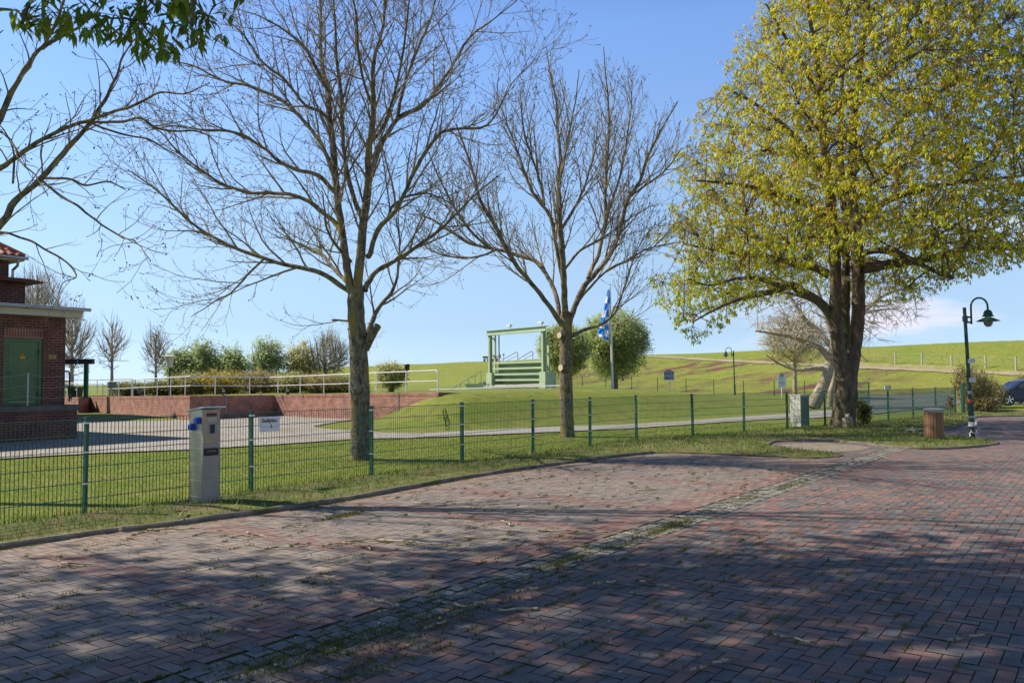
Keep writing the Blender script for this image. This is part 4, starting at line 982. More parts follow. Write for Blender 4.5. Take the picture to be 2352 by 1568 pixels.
# wall with door opening: left part, right part, lintel
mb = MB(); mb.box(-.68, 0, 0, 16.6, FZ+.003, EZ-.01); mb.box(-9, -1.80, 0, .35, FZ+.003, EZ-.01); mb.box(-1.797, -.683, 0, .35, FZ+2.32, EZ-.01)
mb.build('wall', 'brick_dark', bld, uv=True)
BX(-1.797, -.683, -.006, .34, FZ+2.03, FZ+2.317).build('lintel', 'soldier_d', bld, uv=True)
mb = MB(); mb.box(-1.795, -1.70, .04, .14, FZ+.004, FZ+2.026); mb.box(-.78, -.685, .04, .14, FZ+.004, FZ+2.026); mb.box(-1.699, -.781, .04, .14, FZ+1.94, FZ+2.026)
mb.build('door_frame', 'door_green', bld)
door = BX(-1.698, -.782, .07, .12, FZ+.01, FZ+1.936).build('door', 'door_green', bld)
BX(-1.62, -.86, .060, .069, FZ+.18, FZ+1.86).build('door_panel', 'door_green', door, bevel=.002)
BX(-1.60, -.88, .052, .0595, FZ+.10, FZ+.12).build('kick_strip', 'lime_green', door)
mb = MB(); mb.tube([(-1.66, .07, FZ+1.0), (-1.66, .01, FZ+1.0), (-1.56, .01, FZ+1.0)], .012, 8); mb.build('handle', 'black', door)
for z in (.25, 1.55): BX(-.80, -.775, .02, .066, FZ+z, FZ+z+.15).build('hinge', 'dark_green', door)
mb = MB(); mb.prism([(-1.31, FZ+1.50), (-1.17, FZ+1.50), (-1.24, FZ+1.625)], .052, .0575); ws = mb.build('warning_sign', 'orange', door)
mb = MB(); mb.box(-1.315, -1.165, .052, .0575, FZ+1.42, FZ+1.485); mb.build('warning_plate', 'orange', door)
mb = MB(); mb.prism([(-1.245, FZ+1.575), (-1.228, FZ+1.575), (-1.236, FZ+1.555), (-1.226, FZ+1.555), (-1.247, FZ+1.52), (-1.241, FZ+1.547), (-1.252, FZ+1.547)], .0495, .0515); mb.build('lightning_mark', 'black', ws)
mb = MB()
for (x0_, z0_), (x1_, z1_) in (((-1.30, 1.506), (-1.18, 1.506)), ((-1.18, 1.506), (-1.24, 1.612)), ((-1.24, 1.612), (-1.30, 1.506))): beam(mb, (x0_, .0505, FZ+z0_), (x1_, .0505, FZ+z1_), .002, .008)
mb.build('warning_border', 'black', ws)
pq = BX(-.50, -.28, -.012, -.002, FZ+1.42, FZ+1.56).build('plaque', 'plaque', bld, bevel=.002)
mb = MB()
for k, ww_ in enumerate((.12, .16, .12, .13)): mb.box(-.39-ww_/2, -.39+ww_/2, -.0145, -.0125, FZ+1.528-k*.027, FZ+1.536-k*.027)
mb.build('plaque_text', 'black', pq)
BX(-.07, .0, -.004, -.001, FZ+.02, FZ+.9).build('corner_pipe', 'dark_metal', bld)
# landing posts and chains
for sx_ in (-1.28, -2.9, .05):
    if sx_ > 0: continue
    mb = MB(); mb.tube([(sx_, -.42, FZ), (sx_, -.42, FZ+.98)], .02, 8); mb.build('chain_post', 'galv', bld, smooth=True)
mb = MB()
for z in (.95, .62, .3):
    for x0_, x1_ in ((-2.9, -1.28), (-1.28, .02)):
        mb.tube([(x0_+(x1_-x0_)*k/10, -.42, FZ+z-.10*math.sin(math.pi*k/10)) for k in range(11)], .006, 5)
mb.build('chain', 'grey_metal', bld)
# roof
mb = MB(); mb.prism([(-9.6, EZ), (.30, EZ), (.40, EZ+.24), (-9.6, EZ+.24)], -.36, 17.0); mb.build('fascia', 'fascia', bld)
BX(-9.7, .50, -.44, 17.2, EZ+.243, EZ+.285).build('roof', 'roof_felt', bld)
mb = MB(); mb.tube([(-9.7, -.50, EZ+.25), (.52, -.50, EZ+.25)], .055, 10); mb.build('gutter', 'galv', bld, smooth=True)
mb = MB(); mb.lathe([(.02, 0), (.07, -.02), (.02, -.021)], c=(.20, -.30, EZ+.01), n=12); gl = mb.build('globe_fitting', 'fascia', bld)
bm = bmesh.new(); bmesh.ops.create_uvsphere(bm, u_segments=20, v_segments=12, radius=.10); me = bpy.data.meshes.new('globe'); bm.to_mesh(me); bm.free(); me.materials.append(M['glass_globe'])
me.polygons.foreach_set('use_smooth', [True]*len(me.polygons)); o = bpy.data.objects.new('globe', me); COL.objects.link(o); o.parent = gl; o.location = (.20, -.30, EZ-.10)
# upper storey
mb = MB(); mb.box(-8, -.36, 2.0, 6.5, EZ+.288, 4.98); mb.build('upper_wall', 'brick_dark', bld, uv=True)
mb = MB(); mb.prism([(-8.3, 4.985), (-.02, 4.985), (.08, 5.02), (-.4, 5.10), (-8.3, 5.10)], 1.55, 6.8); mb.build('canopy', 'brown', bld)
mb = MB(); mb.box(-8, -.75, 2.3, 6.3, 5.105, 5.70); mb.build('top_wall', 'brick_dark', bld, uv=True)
BX(-8.4, -.42, 1.95, 6.7, 5.705, 5.80).build('eaves', 'fascia', bld)
mb = MB(); mb.tube([(-8.4, 1.90, 5.80), (-.34, 1.90, 5.80)], .055, 10); mb.build('gutter', 'galv', bld, smooth=True)
mb = MB(); mb.tube([(-.62, 1.93, 5.76), (-.62, 1.98, 5.55), (-.66, 2.22, 5.42), (-.66, 2.22, 5.11)], .045, 10); mb.build('downpipe', 'galv', bld, smooth=True)
# pantile hip roof: corrugated front and side slopes
nt = 44; rows = 8; vs = []; fs = []
for j in range(rows*3+1):
    row = j//3; f = j/(rows*3)
    for i in range(nt*4+1):
        u = i/(nt*4); xr = -.40-f*2.2; xl = -8.4+f*2.2; x = xl+(xr-xl)*u; y = 1.95+f*2.35; z = 5.82+f*1.55+.075*abs(math.sin(x*math.pi/.23))+.04*(1-(j % 3)/3.0)
        vs.append((x, y, z))
nn2 = nt*4+1
fs = [(j*nn2+i, j*nn2+i+1, (j+1)*nn2+i+1, (j+1)*nn2+i) for j in range(rows*3) for i in range(nn2-1)]
mb = MB(); mb.add(vs, fs); b0 = len(vs); vs = []
for j in range(rows*3+1):
    f = j/(rows*3)
    for i in range(61):
        u = i/60; yf = 1.95+f*2.35; yb = 6.65-f*2.35; y = yf+(yb-yf)*u; x = -.40-f*2.2; z = 5.82+f*1.55+.075*abs(math.sin(y*math.pi/.23))+.04*(1-(j % 3)/3.0); vs.append((x, y, z))
mb.add(vs, [(j*61+i, j*61+i+1, (j+1)*61+i+1, (j+1)*61+i) for j in range(rows*3) for i in range(60)])
roof = mb.build('tiled_roof', 'tile', bld)
mb = MB(); mb.tube([(-.42, 1.97, 5.90), (-2.6, 4.3, 7.45), (-6.2, 4.3, 7.45)], .07, 8); mb.build('ridge_tiles', 'tile', roof, smooth=True)

# ================================================================== SLUICE GATE
L0 = P(1121, 888, 52.3); R0 = P(1249, 888, 48.0); L0.z = R0.z = 0.9
sg = empty('sluice_gate', L0, math.atan2(R0.y-L0.y, R0.x-L0.x), 'light green steel sluice gate with portal frame and horizontal girders below the dike', 'sluice gate')
LG = (R0-L0).length; ZT = 4.83-.9
for x0_, nm in ((-.12, 0), (LG-.35, 1)):
    BX(x0_, x0_+.55, -.05, .80, -.3, 1.30).build('pedestal', 'lime_green', sg, bevel=.01)
    mb = MB()
    c0 = x0_+.13
    mb.box(c0+.02, c0+.17, .0, .025, 1.303, ZT-.25); mb.box(c0+.085, c0+.105, .026, .20, 1.303, ZT-.25); mb.box(c0+.02, c0+.17, .201, .225, 1.303, ZT-.25)
    mb.build('front_column', 'lime_green', sg)
    mb = MB(); c1 = x0_+.17; mb.box(c1, c1+.16, .42, .45, 1.303, ZT-.25); mb.box(c1+.05, c1+.11, .451, .55, 1.303, ZT-.25); mb.build('rear_column', 'lime_green', sg)
    mb = MB(); mb.box(c0+.04, c0+.16, .24, .41, 2.35, 2.42); mb.box(c0+.04, c0+.16, .24, .41, ZT-.5, ZT-.42); mb.build('brace', 'lime_green', sg)
mb = MB(); mb.box(-.08, LG+.22, -.02, .02, ZT-.245, ZT); mb.box(-.1, LG+.24, -.10, .22, ZT+.001, ZT+.03); mb.box(-.08, LG+.22, -.08, .20, ZT-.275, ZT-.247); mb.build('top_beam', 'lime_green', sg)
mb = MB(); mb.box(.45, LG-.44, .55, .60, -.2, 1.93); plate = mb.build('gate_leaf', 'lime_green', sg)
for k, z in enumerate((1.90, 1.545, 1.19, .84)):
    ex = .12 if k < 2 else 0
    mb = MB(); mb.box(.44-ex, LG-.43+ex, .12, .16, z-.06, z+.06); mb.box(.44-ex, LG-.43+ex, .161, .549, z+.02, z+.055); mb.build('girder', 'lime_green', plate)
mb = MB(); mb.box(.44, LG-.43, .10, .2, .40, .56); mb.build('timber_sill', 'old_wood', plate)
mb = MB()
for z in (1.75, 1.40, 1.05, .70):
    for x in (.9, 1.85, 3.4): mb.box(x, x+.04, .51, .549, z-.03, z+.01)
mb.build('bolt', 'white', plate)
for x in (.70, LG-.40):
    mb = MB(); mb.tube([(x, .36, .4), (x, .36, ZT-.28)], .045, 8); mb.build('lifting_rod', 'grey_metal', sg, smooth=True)
for x, xx in ((2.35, -.0), (LG-.1, 0)):
    mb = MB(); mb.tube([(x, 0, ZT+.03), (x, 0, ZT+.16)], .02, 6); mb.box(x-.30, x+.06, -.10, .10, ZT+.16, ZT+.30); o = mb.build('floodlight', 'white_plastic', sg, bevel=.03)
BX(-.02, .22, -.07, -.052, .42, .62).build('sign_plate', 'grey_metal', sg)
# low box
q = P(1095, 886, 54); root = empty('green_box', (q.x, q.y, .9), R(-20), 'low light green steel box to the left of the sluice gate', 'box')
BX(-.68, .60, -.3, .3, 0, .58).build('body', 'lime_green', root, bevel=.01); BX(-.74, .64, -.36, .36, .583, .63).build('lid', 'lime_green', root)
# stairs beside gate with handrails
st = empty('dike_stair', P(1085, 893, 60), 0, 'grey dike stair with sloping handrails left of the sluice gate', 'stairs')
s0 = P(1060, 893, 62); s1 = P(1122, 852, 82); o3 = Vector(st.location)
mb = MB(); stp = 14; dv = (s1-s0)
hd = Vector((dv.x, dv.y, 0)).normalized(); sd_ = Vector((-hd.y, hd.x, 0))
for k in range(stp):
    a_ = s0+dv*(k/stp); b_2 = s0+dv*((k+1)/stp); c_ = a_-o3+sd_*-.8-Vector((0, 0, .95))
    for q_ in (1,): mb.add([c_+Vector((0, 0, -.25)), c_+(b_2-a_)*1.0-Vector((0, 0, .4)), c_+(b_2-a_)*1.0-Vector((0, 0, .05+(b_2-a_).z)), c_+Vector((0, 0, -.05)), c_+sd_*1.6+Vector((0, 0, -.4)), c_+sd_*1.6+(b_2-a_)-Vector((0, 0, .4)), c_+sd_*1.6+(b_2-a_)-Vector((0, 0, .05+(b_2-a_).z)), c_+sd_*1.6+Vector((0, 0, -.05))],
                             [(0, 1, 2, 3), (5, 4, 7, 6), (3, 2, 6, 7), (0, 3, 7, 4), (1, 5, 6, 2), (0, 4, 5, 1)])
mb.build('steps', 'kerb', st)
for sgn in (-.95, .75):
    mb = MB(); mb.tube([s0-o3+sd_*sgn, s1-o3+sd_*sgn], .035, 6)
    for k in range(5):
        c_ = s0+dv*(k/4)-o3+sd_*sgn; mb.tube([c_, c_+Vector((0, 0, -1.1))], .03, 6)
    mb.build('handrail', 'grey_metal', st)

# white picket rails on the mound
def picket(p0, p1, h, label, sp=.13, below=.0):
    root = empty('picket_rail', p0, 0, label, 'railing'); o = Vector(p0); d = Vector(p1)-o; L = d.length
    mb = MB(); beam(mb, Vector((0, 0, 0)), d, .06, .05); mb.build('top_rail', 'white', root)
    mb = MB(); beam(mb, Vector((0, 0, -h+.12)), d+Vector((0, 0, -h+.12)), .04, .04); mb.build('bottom_rail', 'white', root)
    mb = MB()
    for k in range(1, int(L/sp)): c_ = d*(k*sp/L); beam(mb, c_+Vector((0, 0, -.03)), c_+Vector((0, 0, -h+.1)), .022, .022)
    mb.build('bars', 'white', root)
    for k in range(int(L/1.7)+1):
        c_ = d*(k*1.7/L); mb = MB(); beam(mb, c_+Vector((0, 0, .05)), c_+Vector((0, 0, -h)), .06, .06); mb.build('post', 'white', root)
picket(P(985, 894.5, 48), P(1289, 884.6, 42.5), .9, 'white barred railing on the grass crest in front of the sluice gate, long lower one')
picket(P(1111, 887.2, 47.2), P(1251.5, 881.0, 44.6), .9, 'white barred railing close in front of the sluice gate girders, short upper one')

# flag pole with flag
fb = T(1407, 893); fb = P(1407, 893, 54); fb.z = H(fb.x, fb.y)
fl = empty('flagpole', fb, 0, 'white flagpole leaning slightly left beside the round tree', 'flagpole')
tp = P(1401, 655, 54)-fb
mb = MB(); mb.tube([(0, 0, -.1), tp*.5, tp], [.085, .065, .045], 10); mb.build('pole', 'white', fl, smooth=True)
mb = MB(); mb.lathe([(.02, 0), (.07, .05), (.02, .10)], c=tp, n=10); mb.build('finial', 'old_wood', fl)
mb = MB(); mb.tube([(-.09, -.02, .6), tp*.98+Vector((-.08, -.02, 0))], .008, 4); mb.build('halyard', 'grey_metal', fl)
edge_r = [(1401, 668), (1400.5, 690), (1399, 712), (1398, 735), (1399, 760), (1398, 783)]
edge_l = [(1396, 664), (1391, 688), (1386, 712), (1379, 738), (1377, 752), (1370, 771)]
ns = 9; nr = 30; vs = []; fm = []
for j in range(nr+1):
    f = j/nr*(len(edge_r)-1); i0 = min(int(f), len(edge_r)-2); t = f-i0
    a_ = Vector(edge_l[i0]).lerp(Vector(edge_l[i0+1]), t); b_2 = Vector(edge_r[i0]).lerp(Vector(edge_r[i0+1]), t)
    if j == nr: a_ = Vector((1372, 772))
    for i in range(ns+1):
        u = i/ns; q = a_.lerp(b_2, u); vs.append(P(q.x, q.y, 53.9+.22*math.sin(u*9+j*.25)*(1-.3*u))-fb)
mb = MB()
for j in range(nr):
    for i in range(ns):
        blk = ((j//4)+(1 if i > ns*.5 else 0)) % 2
        mb.add([vs[j*(ns+1)+i], vs[j*(ns+1)+i+1], vs[(j+1)*(ns+1)+i+1], vs[(j+1)*(ns+1)+i]], [(0, 1, 2, 3)], blk)
flag = mb.build('flag', ['flag_blue', 'flag_white'], None, smooth=True, loc=fb); tag(flag, 'blue and white chequered flag hanging limp from the flagpole', 'flag')

# ================================================================== SIGNS
q = P(1537, 901, 62); q.z = H(q.x, q.y); top = P(1537, 845, 62).z-q.z
sc = 62/F
s1_ = empty('direction_sign', q, 0, 'blue grey arched sign reading Zum Elbblick with a black arrow', 'sign')
zb_ = P(1537, 872.5, 62).z-q.z; hw = 11.8*sc; zt_ = P(1537, 853, 62).z-q.z
mb = MB(); mb.tube([(0, .03, 0), (0, .03, zt_)], .035, 8); mb.build('pole', 'sign_grey', s1_, smooth=True)
mb = MB(); mb.box(-hw, hw, -.03, -.005, zb_, zt_); bd = mb.build('board', 'sign_grey', s1_)
arcs = [(9.6, 6.2, 'navy', -.045), (8.0, 4.6, 'sign_grey', -.052)]
for rr_, hh_, mm_, yy in arcs:
    mb = MB(); k = 16; poly = [(rr_*sc*math.cos(math.pi*i/k), zt_-5.2*sc+(rr_*.98)*sc*math.sin(math.pi*i/k)) for i in range(k+1)]
    mb.prism(poly, yy, yy+.01); mb.build('arch', mm_, s1_)
for sx_ in (-1, 1):
    mb = MB(); mb.box(sx_*9.8*sc-.05, sx_*9.8*sc+.05, -.055, -.045, zt_-6*sc, zt_-2*sc); mb.build('bracket_ornament', 'teal', s1_)
mb = MB(); k = 12; o_, i_ = 9.2*sc, 8.5*sc; zc = zt_-5.2*sc
poly = [(o_*math.cos(math.pi*(.2+.6*i/k)), zc+o_*math.sin(math.pi*(.2+.6*i/k))) for i in range(k+1)]+[(i_*math.cos(math.pi*(.8-.6*i/k)), zc+i_*math.sin(math.pi*(.8-.6*i/k))) for i in range(k+1)]
mb.prism(poly, -.062, -.056); mb.build('gold_band', 'gold', s1_)
text_mesh('Zum', .115, 'lettering', 'navy', s1_, (0, -.058, zt_-1.4*sc)); text_mesh('Elbblick', .13, 'lettering', 'navy', s1_, (0, -.058, zt_-5.4*sc), bold=.001)
mb = MB(); za = zb_+5*sc; mb.prism([(-8.6*sc, za), (-3*sc, za+1.8*sc), (-2.6*sc, za+.7*sc), (9*sc, za+.6*sc), (9*sc, za-.6*sc), (-2.6*sc, za-.7*sc), (-3*sc, za-1.8*sc)], -.045, -.033); mb.build('arrow', 'black', s1_)

q = P(1796, 910, 60); q.z = H(q.x, q.y); sc = 60/F
s2_ = empty('notice_sign', q, 0, 'white rounded sign with green oval emblem and red arrow, beside the small round tree', 'sign')
z0_ = P(1796, 890, 60).z-q.z; z1_ = P(1796, 861, 60).z-q.z; hw = 10*sc
mb = MB(); mb.tube([(0, .03, 0), (0, .03, z1_)], .03, 8); mb.build('pole', 'white', s2_, smooth=True)
mb = MB(); mb.box(-hw, hw, -.03, 0, z0_, z1_); mb.build('board', 'sign_white', s2_, bevel=.012)
mb = MB(); k = 24; zc = z1_-.3*sc
mb.prism([(6.2*sc*math.cos(2*math.pi*i/k), zc+5*sc*math.sin(2*math.pi*i/k)) for i in range(k)], -.04, -.028); em = mb.build('emblem', 'sign_white', s2_)
mb = MB(); mb.prism([(5.4*sc*math.cos(2*math.pi*i/k), zc+4.1*sc*math.sin(2*math.pi*i/k)) for i in range(k)], -.05, -.041); mb.build('emblem_oval', 'sign_green', em)
mb = MB(); mb.box(-4.6*sc, 4.6*sc, -.056, -.051, zc-.8*sc, zc+.5*sc); mb.build('emblem_band', 'white', em)
mb = MB(); mb.prism([(-1*sc, zc+1.4*sc), (1*sc, zc+1.4*sc), (0, zc+3.3*sc)], -.056, -.051); mb.build('emblem_mark', 'gold', em)
for z_, w_, h_, mt in ((z1_-7*sc, 6, .6, 'grey_metal'), (z1_-10*sc, 6.4, .6, 'grey_metal'), (z1_-13*sc, 2.6, .6, 'grey_metal')):
    mb = MB(); x = -w_*sc; rr = random.Random(int(z_*1000))
    while x < w_*sc: l = rr.uniform(.4, .9)*sc; mb.box(x, x+l, -.035, -.0305, z_-h_*sc, z_+h_*sc*rr.uniform(.4, 1)); x += l+.25*sc
    mb.build('text_line', mt, s2_)
mb = MB(); x = -6.6*sc; rr = random.Random(4)
while x < 6.6*sc: l = rr.uniform(.6, 1.1)*sc; mb.box(x, x+l, -.035, -.0305, z0_+10.6*sc, z0_+12.6*sc*rr.uniform(.96, 1)); x += l+.25*sc
mb.build('headline', 'navy', s2_)
za = z0_+6*sc; mb = MB(); mb.prism([(-5.6*sc, za), (-3.6*sc, za+1.2*sc), (-3.6*sc, za+.5*sc), (5.4*sc, za+.5*sc), (5.4*sc, za-.5*sc), (-3.6*sc, za-.5*sc), (-3.6*sc, za-1.2*sc)], -.035, -.0305); mb.build('arrow', 'red', s2_)
# sticker sign on fence post
mb = MB(); mb.box(-.12, .10, -.01, .01, 1.25, 1.40); mb.box(.10, .15, -.01, .01, 1.25, 1.40, 1); o = mb.build('small_notice', ['white', 'red'], loc=(14.78, 32.62, 0), rot=(0, 0, R(15))); tag(o, 'small white and red notice on top of a fence post right of the chestnut', 'notice')

# ================================================================== STREET LAMPS
def street_lamp(base, lean, label, s=1.0, flip=1, detail=True, group=None, yaw=0):
    root = empty('street_lamp', base, yaw, label, 'street lamp', group)
    H1 = 3.62*s; lx, ly = lean
    tp_ = Vector((lx, ly, H1))
    mb = MB(); mb.tube([(0, 0, -.1), tp_*.24, tp_*.2401, tp_], [.075*s, .075*s, .052*s, .045*s], 12); mb.build('pole', 'dark_green', root, smooth=True)
    c_ = tp_*.94
    mb = MB(); mb.tube([tp_*.89, tp_*.935], .07*s, 12); mb.build('collar', 'dark_green', root, smooth=True)
    ax = .17*s*flip; rad = .235*s; st_ = tp_*.87+Vector((ax, 0, 0))
    pts = [st_, Vector((st_.x, st_.y, tp_.z+.02*s))]
    for k in range(1, 13):
        a = math.pi*(1-k/12); pts.append(Vector((st_.x+flip*rad*(1+math.cos(a)), st_.y, tp_.z+.02*s+rad*1.05*math.sin(a))))
    end = pts[-1]-Vector((0, 0, .10*s)); pts.append(end)
    mb = MB(); mb.tube(pts, .026*s, 10)
    for zz in (.885, .925): beam(mb, tp_*zz, tp_*zz+Vector((ax, 0, 0)), .05*s, .05*s)
    arm = mb.build('arm', 'dark_green', root, smooth=True)
    e = end; s = s*.83
    mb = MB(); mb.lathe([(.03*s, .02*s), (.10*s, -.015*s), (.14*s, -.10*s), (.145*s, -.17*s), (.19*s, -.20*s), (.18*s, -.215*s), (.06*s, -.216*s)], c=e, n=24); hd_ = mb.build('lamp_housing', 'dark_green', root, smooth=True)
    mb = MB(); mb.lathe([(.10*s, -.222*s), (.10*s, -.26*s)], c=e, n=20); mb.build('neck', 'glass_globe', hd_, smooth=True)
    mb = MB(); mb.lathe([(.09*s, -.25*s), (.17*s, -.27*s), (.36*s, -.365*s), (.36*s, -.375*s), (.16*s, -.285*s), (.09*s, -.27*s)], c=e, n=28); mb.build('lamp_shade', 'dark_green', root, smooth=True)
    mb = MB(); mb.lathe([(.135*s, -.30*s), (.145*s, -.38*s), (.13*s, -.47*s), (.08*s, -.53*s), (.01*s, -.55*s)], c=e, n=20); mb.build('glass_bowl', 'lamp_glass', root, smooth=True)
    mb = MB()
    mb.tube([e+Vector((-.152*s, 0, -.30*s)), e+Vector((-.158*s, 0, -.40*s)), e+Vector((-.13*s, 0, -.49*s)), e+Vector((-.07*s, 0, -.555*s)), e+Vector((.07*s, 0, -.555*s)), e+Vector((.13*s, 0, -.49*s)), e+Vector((.158*s, 0, -.40*s)), e+Vector((.152*s, 0, -.30*s))], .010*s, 6)
    mb.build('guard_ring', 'dark_green', root)
    return root, tp_
lb = G(2234, 1008); lb.z = .05
ltop = P(2215, 706, lb.y)
lamp, tp_ = street_lamp(lb, (ltop.x-lb.x, 0), 'tall green gooseneck street lamp with taped base, at the right edge of the paving', s=(ltop.z-lb.z)/3.62)
for f, w_, nm in ((.585, .13, 'plate'), (.44, .13, 'plate')):
    c_ = tp_*f; mb = MB(); mb.box(c_.x-.04, c_.x+.15, -.085, -.07, c_.z-.06, c_.z+.06); mb.build('small_plate', 'galv', lamp)
for f, mt, h_ in ((.345, 'grey_metal', .09), (.28, 'red', .08), (.10, 'white_plastic', .12), (.155, 'grey_metal', .05)):
    c_ = tp_*f; mb = MB(); mb.tube([c_-Vector((0, 0, h_/2)), c_+Vector((0, 0, h_/2))], .0585 if f > .24 else .087, 12); mb.build('sticker_band', mt, lamp, smooth=True)
mb = MB(); rr = random.Random(6)
for k in range(9):
    z = .0+rr.uniform(.02, .55)*(1 if k % 2 else .5); a = rr.uniform(0, 6.28); p = Vector((.09*math.cos(a), -.09+.05*math.sin(a), z))
    pts = [p]
    for j in range(4): pts.append(pts[-1]+Vector((rr.uniform(-.05, .07), rr.uniform(-.05, .02), rr.uniform(-.09, .03))))
    for pnt in pts: pnt.z = max(.015, pnt.z)
    for j in range(4): beam(mb, pts[j], pts[j+1], .03, .004, j % 2 if k % 3 else 1)
for z in (.12, .36, .56): 
    mb.tube([(.087*math.cos(a), .087*math.sin(a), z+.02*math.sin(a*2)) for a in [i*.5236 for i in range(13)]], .012, 4, mi=int(z*10) % 2, caps=False)
o = mb.build('barrier_tape', ['tape_red', 'tape_white'], loc=lb); tag(o, 'knotted red and white barrier tape wrapped round the foot of the near street lamp', 'barrier tape')
fb2 = T(1688, 904); fb2 = P(1688, 904, 72); fb2.z = H(fb2.x, fb2.y)
ft = P(1684.5, 805, 72)
street_lamp(fb2, (ft.x-fb2.x, 0), 'distant green gooseneck street lamp in front of the dike', s=(ft.z-fb2.z)/3.62, flip=-1)
# railings, bin, benches, post on the dike crest
def crest(x, d=None):
    v = ray(x, 840); 
    # intersect crest line o = 95
    t = 95/(.79*v.x+.62*v.y); p = CAM+v*t; return Vector((p.x, p.y, H(p.x, p.y)))
cs_ = 1.0
for x0_, x1_, lab in ((1152, 1189.5, 'grey sloping handrail on the dike crest, left one seen through the portal'), (1190, 1224, 'grey sloping handrail on the dike crest, right one seen through the portal')):
    c_ = crest(x1_); root = empty('handrail', c_, 0, lab, 'handrail', 'handrails on the dike crest'); sc = c_.y/F; w_ = (x1_-x0_)*sc
    yt = P(x1_, 808.5 if x1_ < 1200 else 806.5, c_.y).z-c_.z
    mb = MB(); mb.tube([(-w_, -.5, yt-18*sc), (-.25, 0, yt), (-.05, 0, yt-.05), (0, 0, yt-.3), (0, 0, -.2)], .065, 6); mb.build('top_rail', 'grey_metal', root, smooth=True)
    mb = MB(); mb.tube([(-w_*.62, -.4, yt-18*sc), (0, 0, yt-8*sc)], .045, 5); mb.build('lower_rail', 'grey_metal', root)
def bench(x, lab, rz=0):
    c_ = crest(x); root = empty('park_bench', c_, rz, lab, 'bench', 'benches on the dike crest')
    BX(-.8, .8, -.25, .25, .42, .50).build('seat', 'bench_wood', root); BX(-.8, .8, .2, .27, .62, 1.0).build('backrest', 'bench_wood', root)
    for s in (-.6, .5): BX(s, s+.1, -.2, .3, -.3, .415).build('leg', 'concrete', root)
bench(1117.5, 'wooden bench on the dike crest, left of the sluice portal', .9); bench(1136.5, 'wooden bench on the dike crest, seen inside the left of the sluice portal', -.9)
c_ = crest(1147.5); root = empty('litter_bin', c_, 0, 'rounded grey litter bin on a post on the dike crest', 'bin')
mb = MB(); mb.tube([(0, 0, -.2), (0, 0, .7)], .05, 6); mb.build('post', 'dark_metal', root); mb = MB(); mb.lathe([(.28, .55), (.30, 1.05), (.22, 1.25), (.05, 1.33)], n=14); mb.build('bin_body', 'galv', root, smooth=True)
c_ = crest(1157); root = empty('marker_post', c_, 0, 'thin marker post with small square plate on the dike crest', 'post')
mb = MB(); mb.tube([(0, 0, -.2), (0, 0, 1.0)], .05, 6); mb.build('post', 'grey_metal', root); BX(-.17, .17, -.05, .0, 1.0, 1.35).build('plate', 'galv', root)
# pasture fence on the dike
pf = empty('pasture_fence', T(1975, 832), 0, 'weathered wooden posts with wire across the dike slope at the right', 'fence'); o3 = Vector(pf.location)
pp = []
for x, yb, h_ in ((1975, 832, 1.35), (2057, 836.5, 1.25), (2118, 838.5, 1.25), (2186, 841, 1.15), (2264, 845, 1.25), (2334, 850, 1.25), (2420, 855, 1.25)):
    p = T(x, yb); pp.append((p, h_)); mb = MB(); mb.tube([p-o3-Vector((0, 0, .2)), p-o3+Vector((0, 0, h_))], .085, 7); mb.build('post', 'old_wood', pf)
p = pp[0][0]-o3; mb = MB(); mb.tube([p+Vector((0, 0, .9)), p+Vector((1.1, .3, 0))], .06, 6); mb.build('brace', 'old_wood', pf)
mb = MB()
for f in (.35, .65, .92):
    for i in range(len(pp)-1): mb.tube([pp[i][0]-o3+Vector((0, 0, pp[i][1]*f)), pp[i+1][0]-o3+Vector((0, 0, pp[i+1][1]*f))], .012, 4)
mb.build('wire', 'grey_metal', pf)
p = T(1979, 795+3); mb = MB(); mb.tube([Vector((0, 0, -.2)), Vector((0, 0, 2.4))], .09, 6); mb.tube([Vector((-.5, 0, 1.9)), Vector((.5, 0, 1.9))], .07, 6); tag(mb.build('stile_post', 'old_wood', loc=p), 'tall weathered post with crosspiece on the dike crest behind the chestnut', 'post')

# ================================================================== UTILITY BOX AND BIN
q = G(1838, 980); root = empty('utility_box', (q.x, q.y, 0), R(24), 'pale weathered utility cabinet standing just behind the fence', 'utility box')
hb = P(1838, 908, q.y).z
mb = MB(); mb.box(-.20, .20, -.25, .25, .02, hb); mb.build('cabinet', 'white_plastic', root, bevel=.012)
mb = MB(); mb.box(-.22, .22, -.27, .27, hb+.001, hb+.03); mb.build('roof', 'white_plastic', root, bevel=.006)
mb = MB(); mb.box(-.18, .18, -.263, -.2505, .08, hb-.05); d_ = mb.build('door', 'grey_plastic', root); mb = MB(); mb.box(-.15, -.12, -.285, -.2635, .55, .66); mb.build('handle', 'galv', d_)
mb = MB()
for k in range(9): mb.box(-.206, -.2003, -.22+k*.052, -.212+k*.052, .08, hb-.05)
mb.build('ribs', 'white_plastic', root)
q = G(2146, 1012); bin_ = empty('litter_bin', (q.x, q.y, .04), R(20), 'round wooden slat litter bin with a grey metal lid on the grass tongue', 'bin')
hb = P(2146, 939, q.y).z-.04; rb = 20.5*q.y/F
for k in range(22):
    a = 2*math.pi*k/22; mb = MB(); w_ = rb*2*math.pi/22*.43
    mx = Matrix.Rotation(a, 4, 'Z') @ Matrix.Translation((rb, 0, 0))
    mb.box(-.018, .0, -w_, w_, .02+.01*(k % 3), hb-.085, mx=mx); mb.build('slat', 'wood', bin_)
mb = MB(); mb.lathe([(rb-.03, .03), (rb-.03, hb-.09)], n=24); mb.build('liner', 'dark_metal', bin_, smooth=True)
mb = MB(); mb.lathe([(rb-.005, hb-.08), (rb+.005, hb-.03), (rb+.01, hb-.02), (rb+.01, hb)], n=28); lid = mb.build('rim', 'galv', bin_, smooth=True)
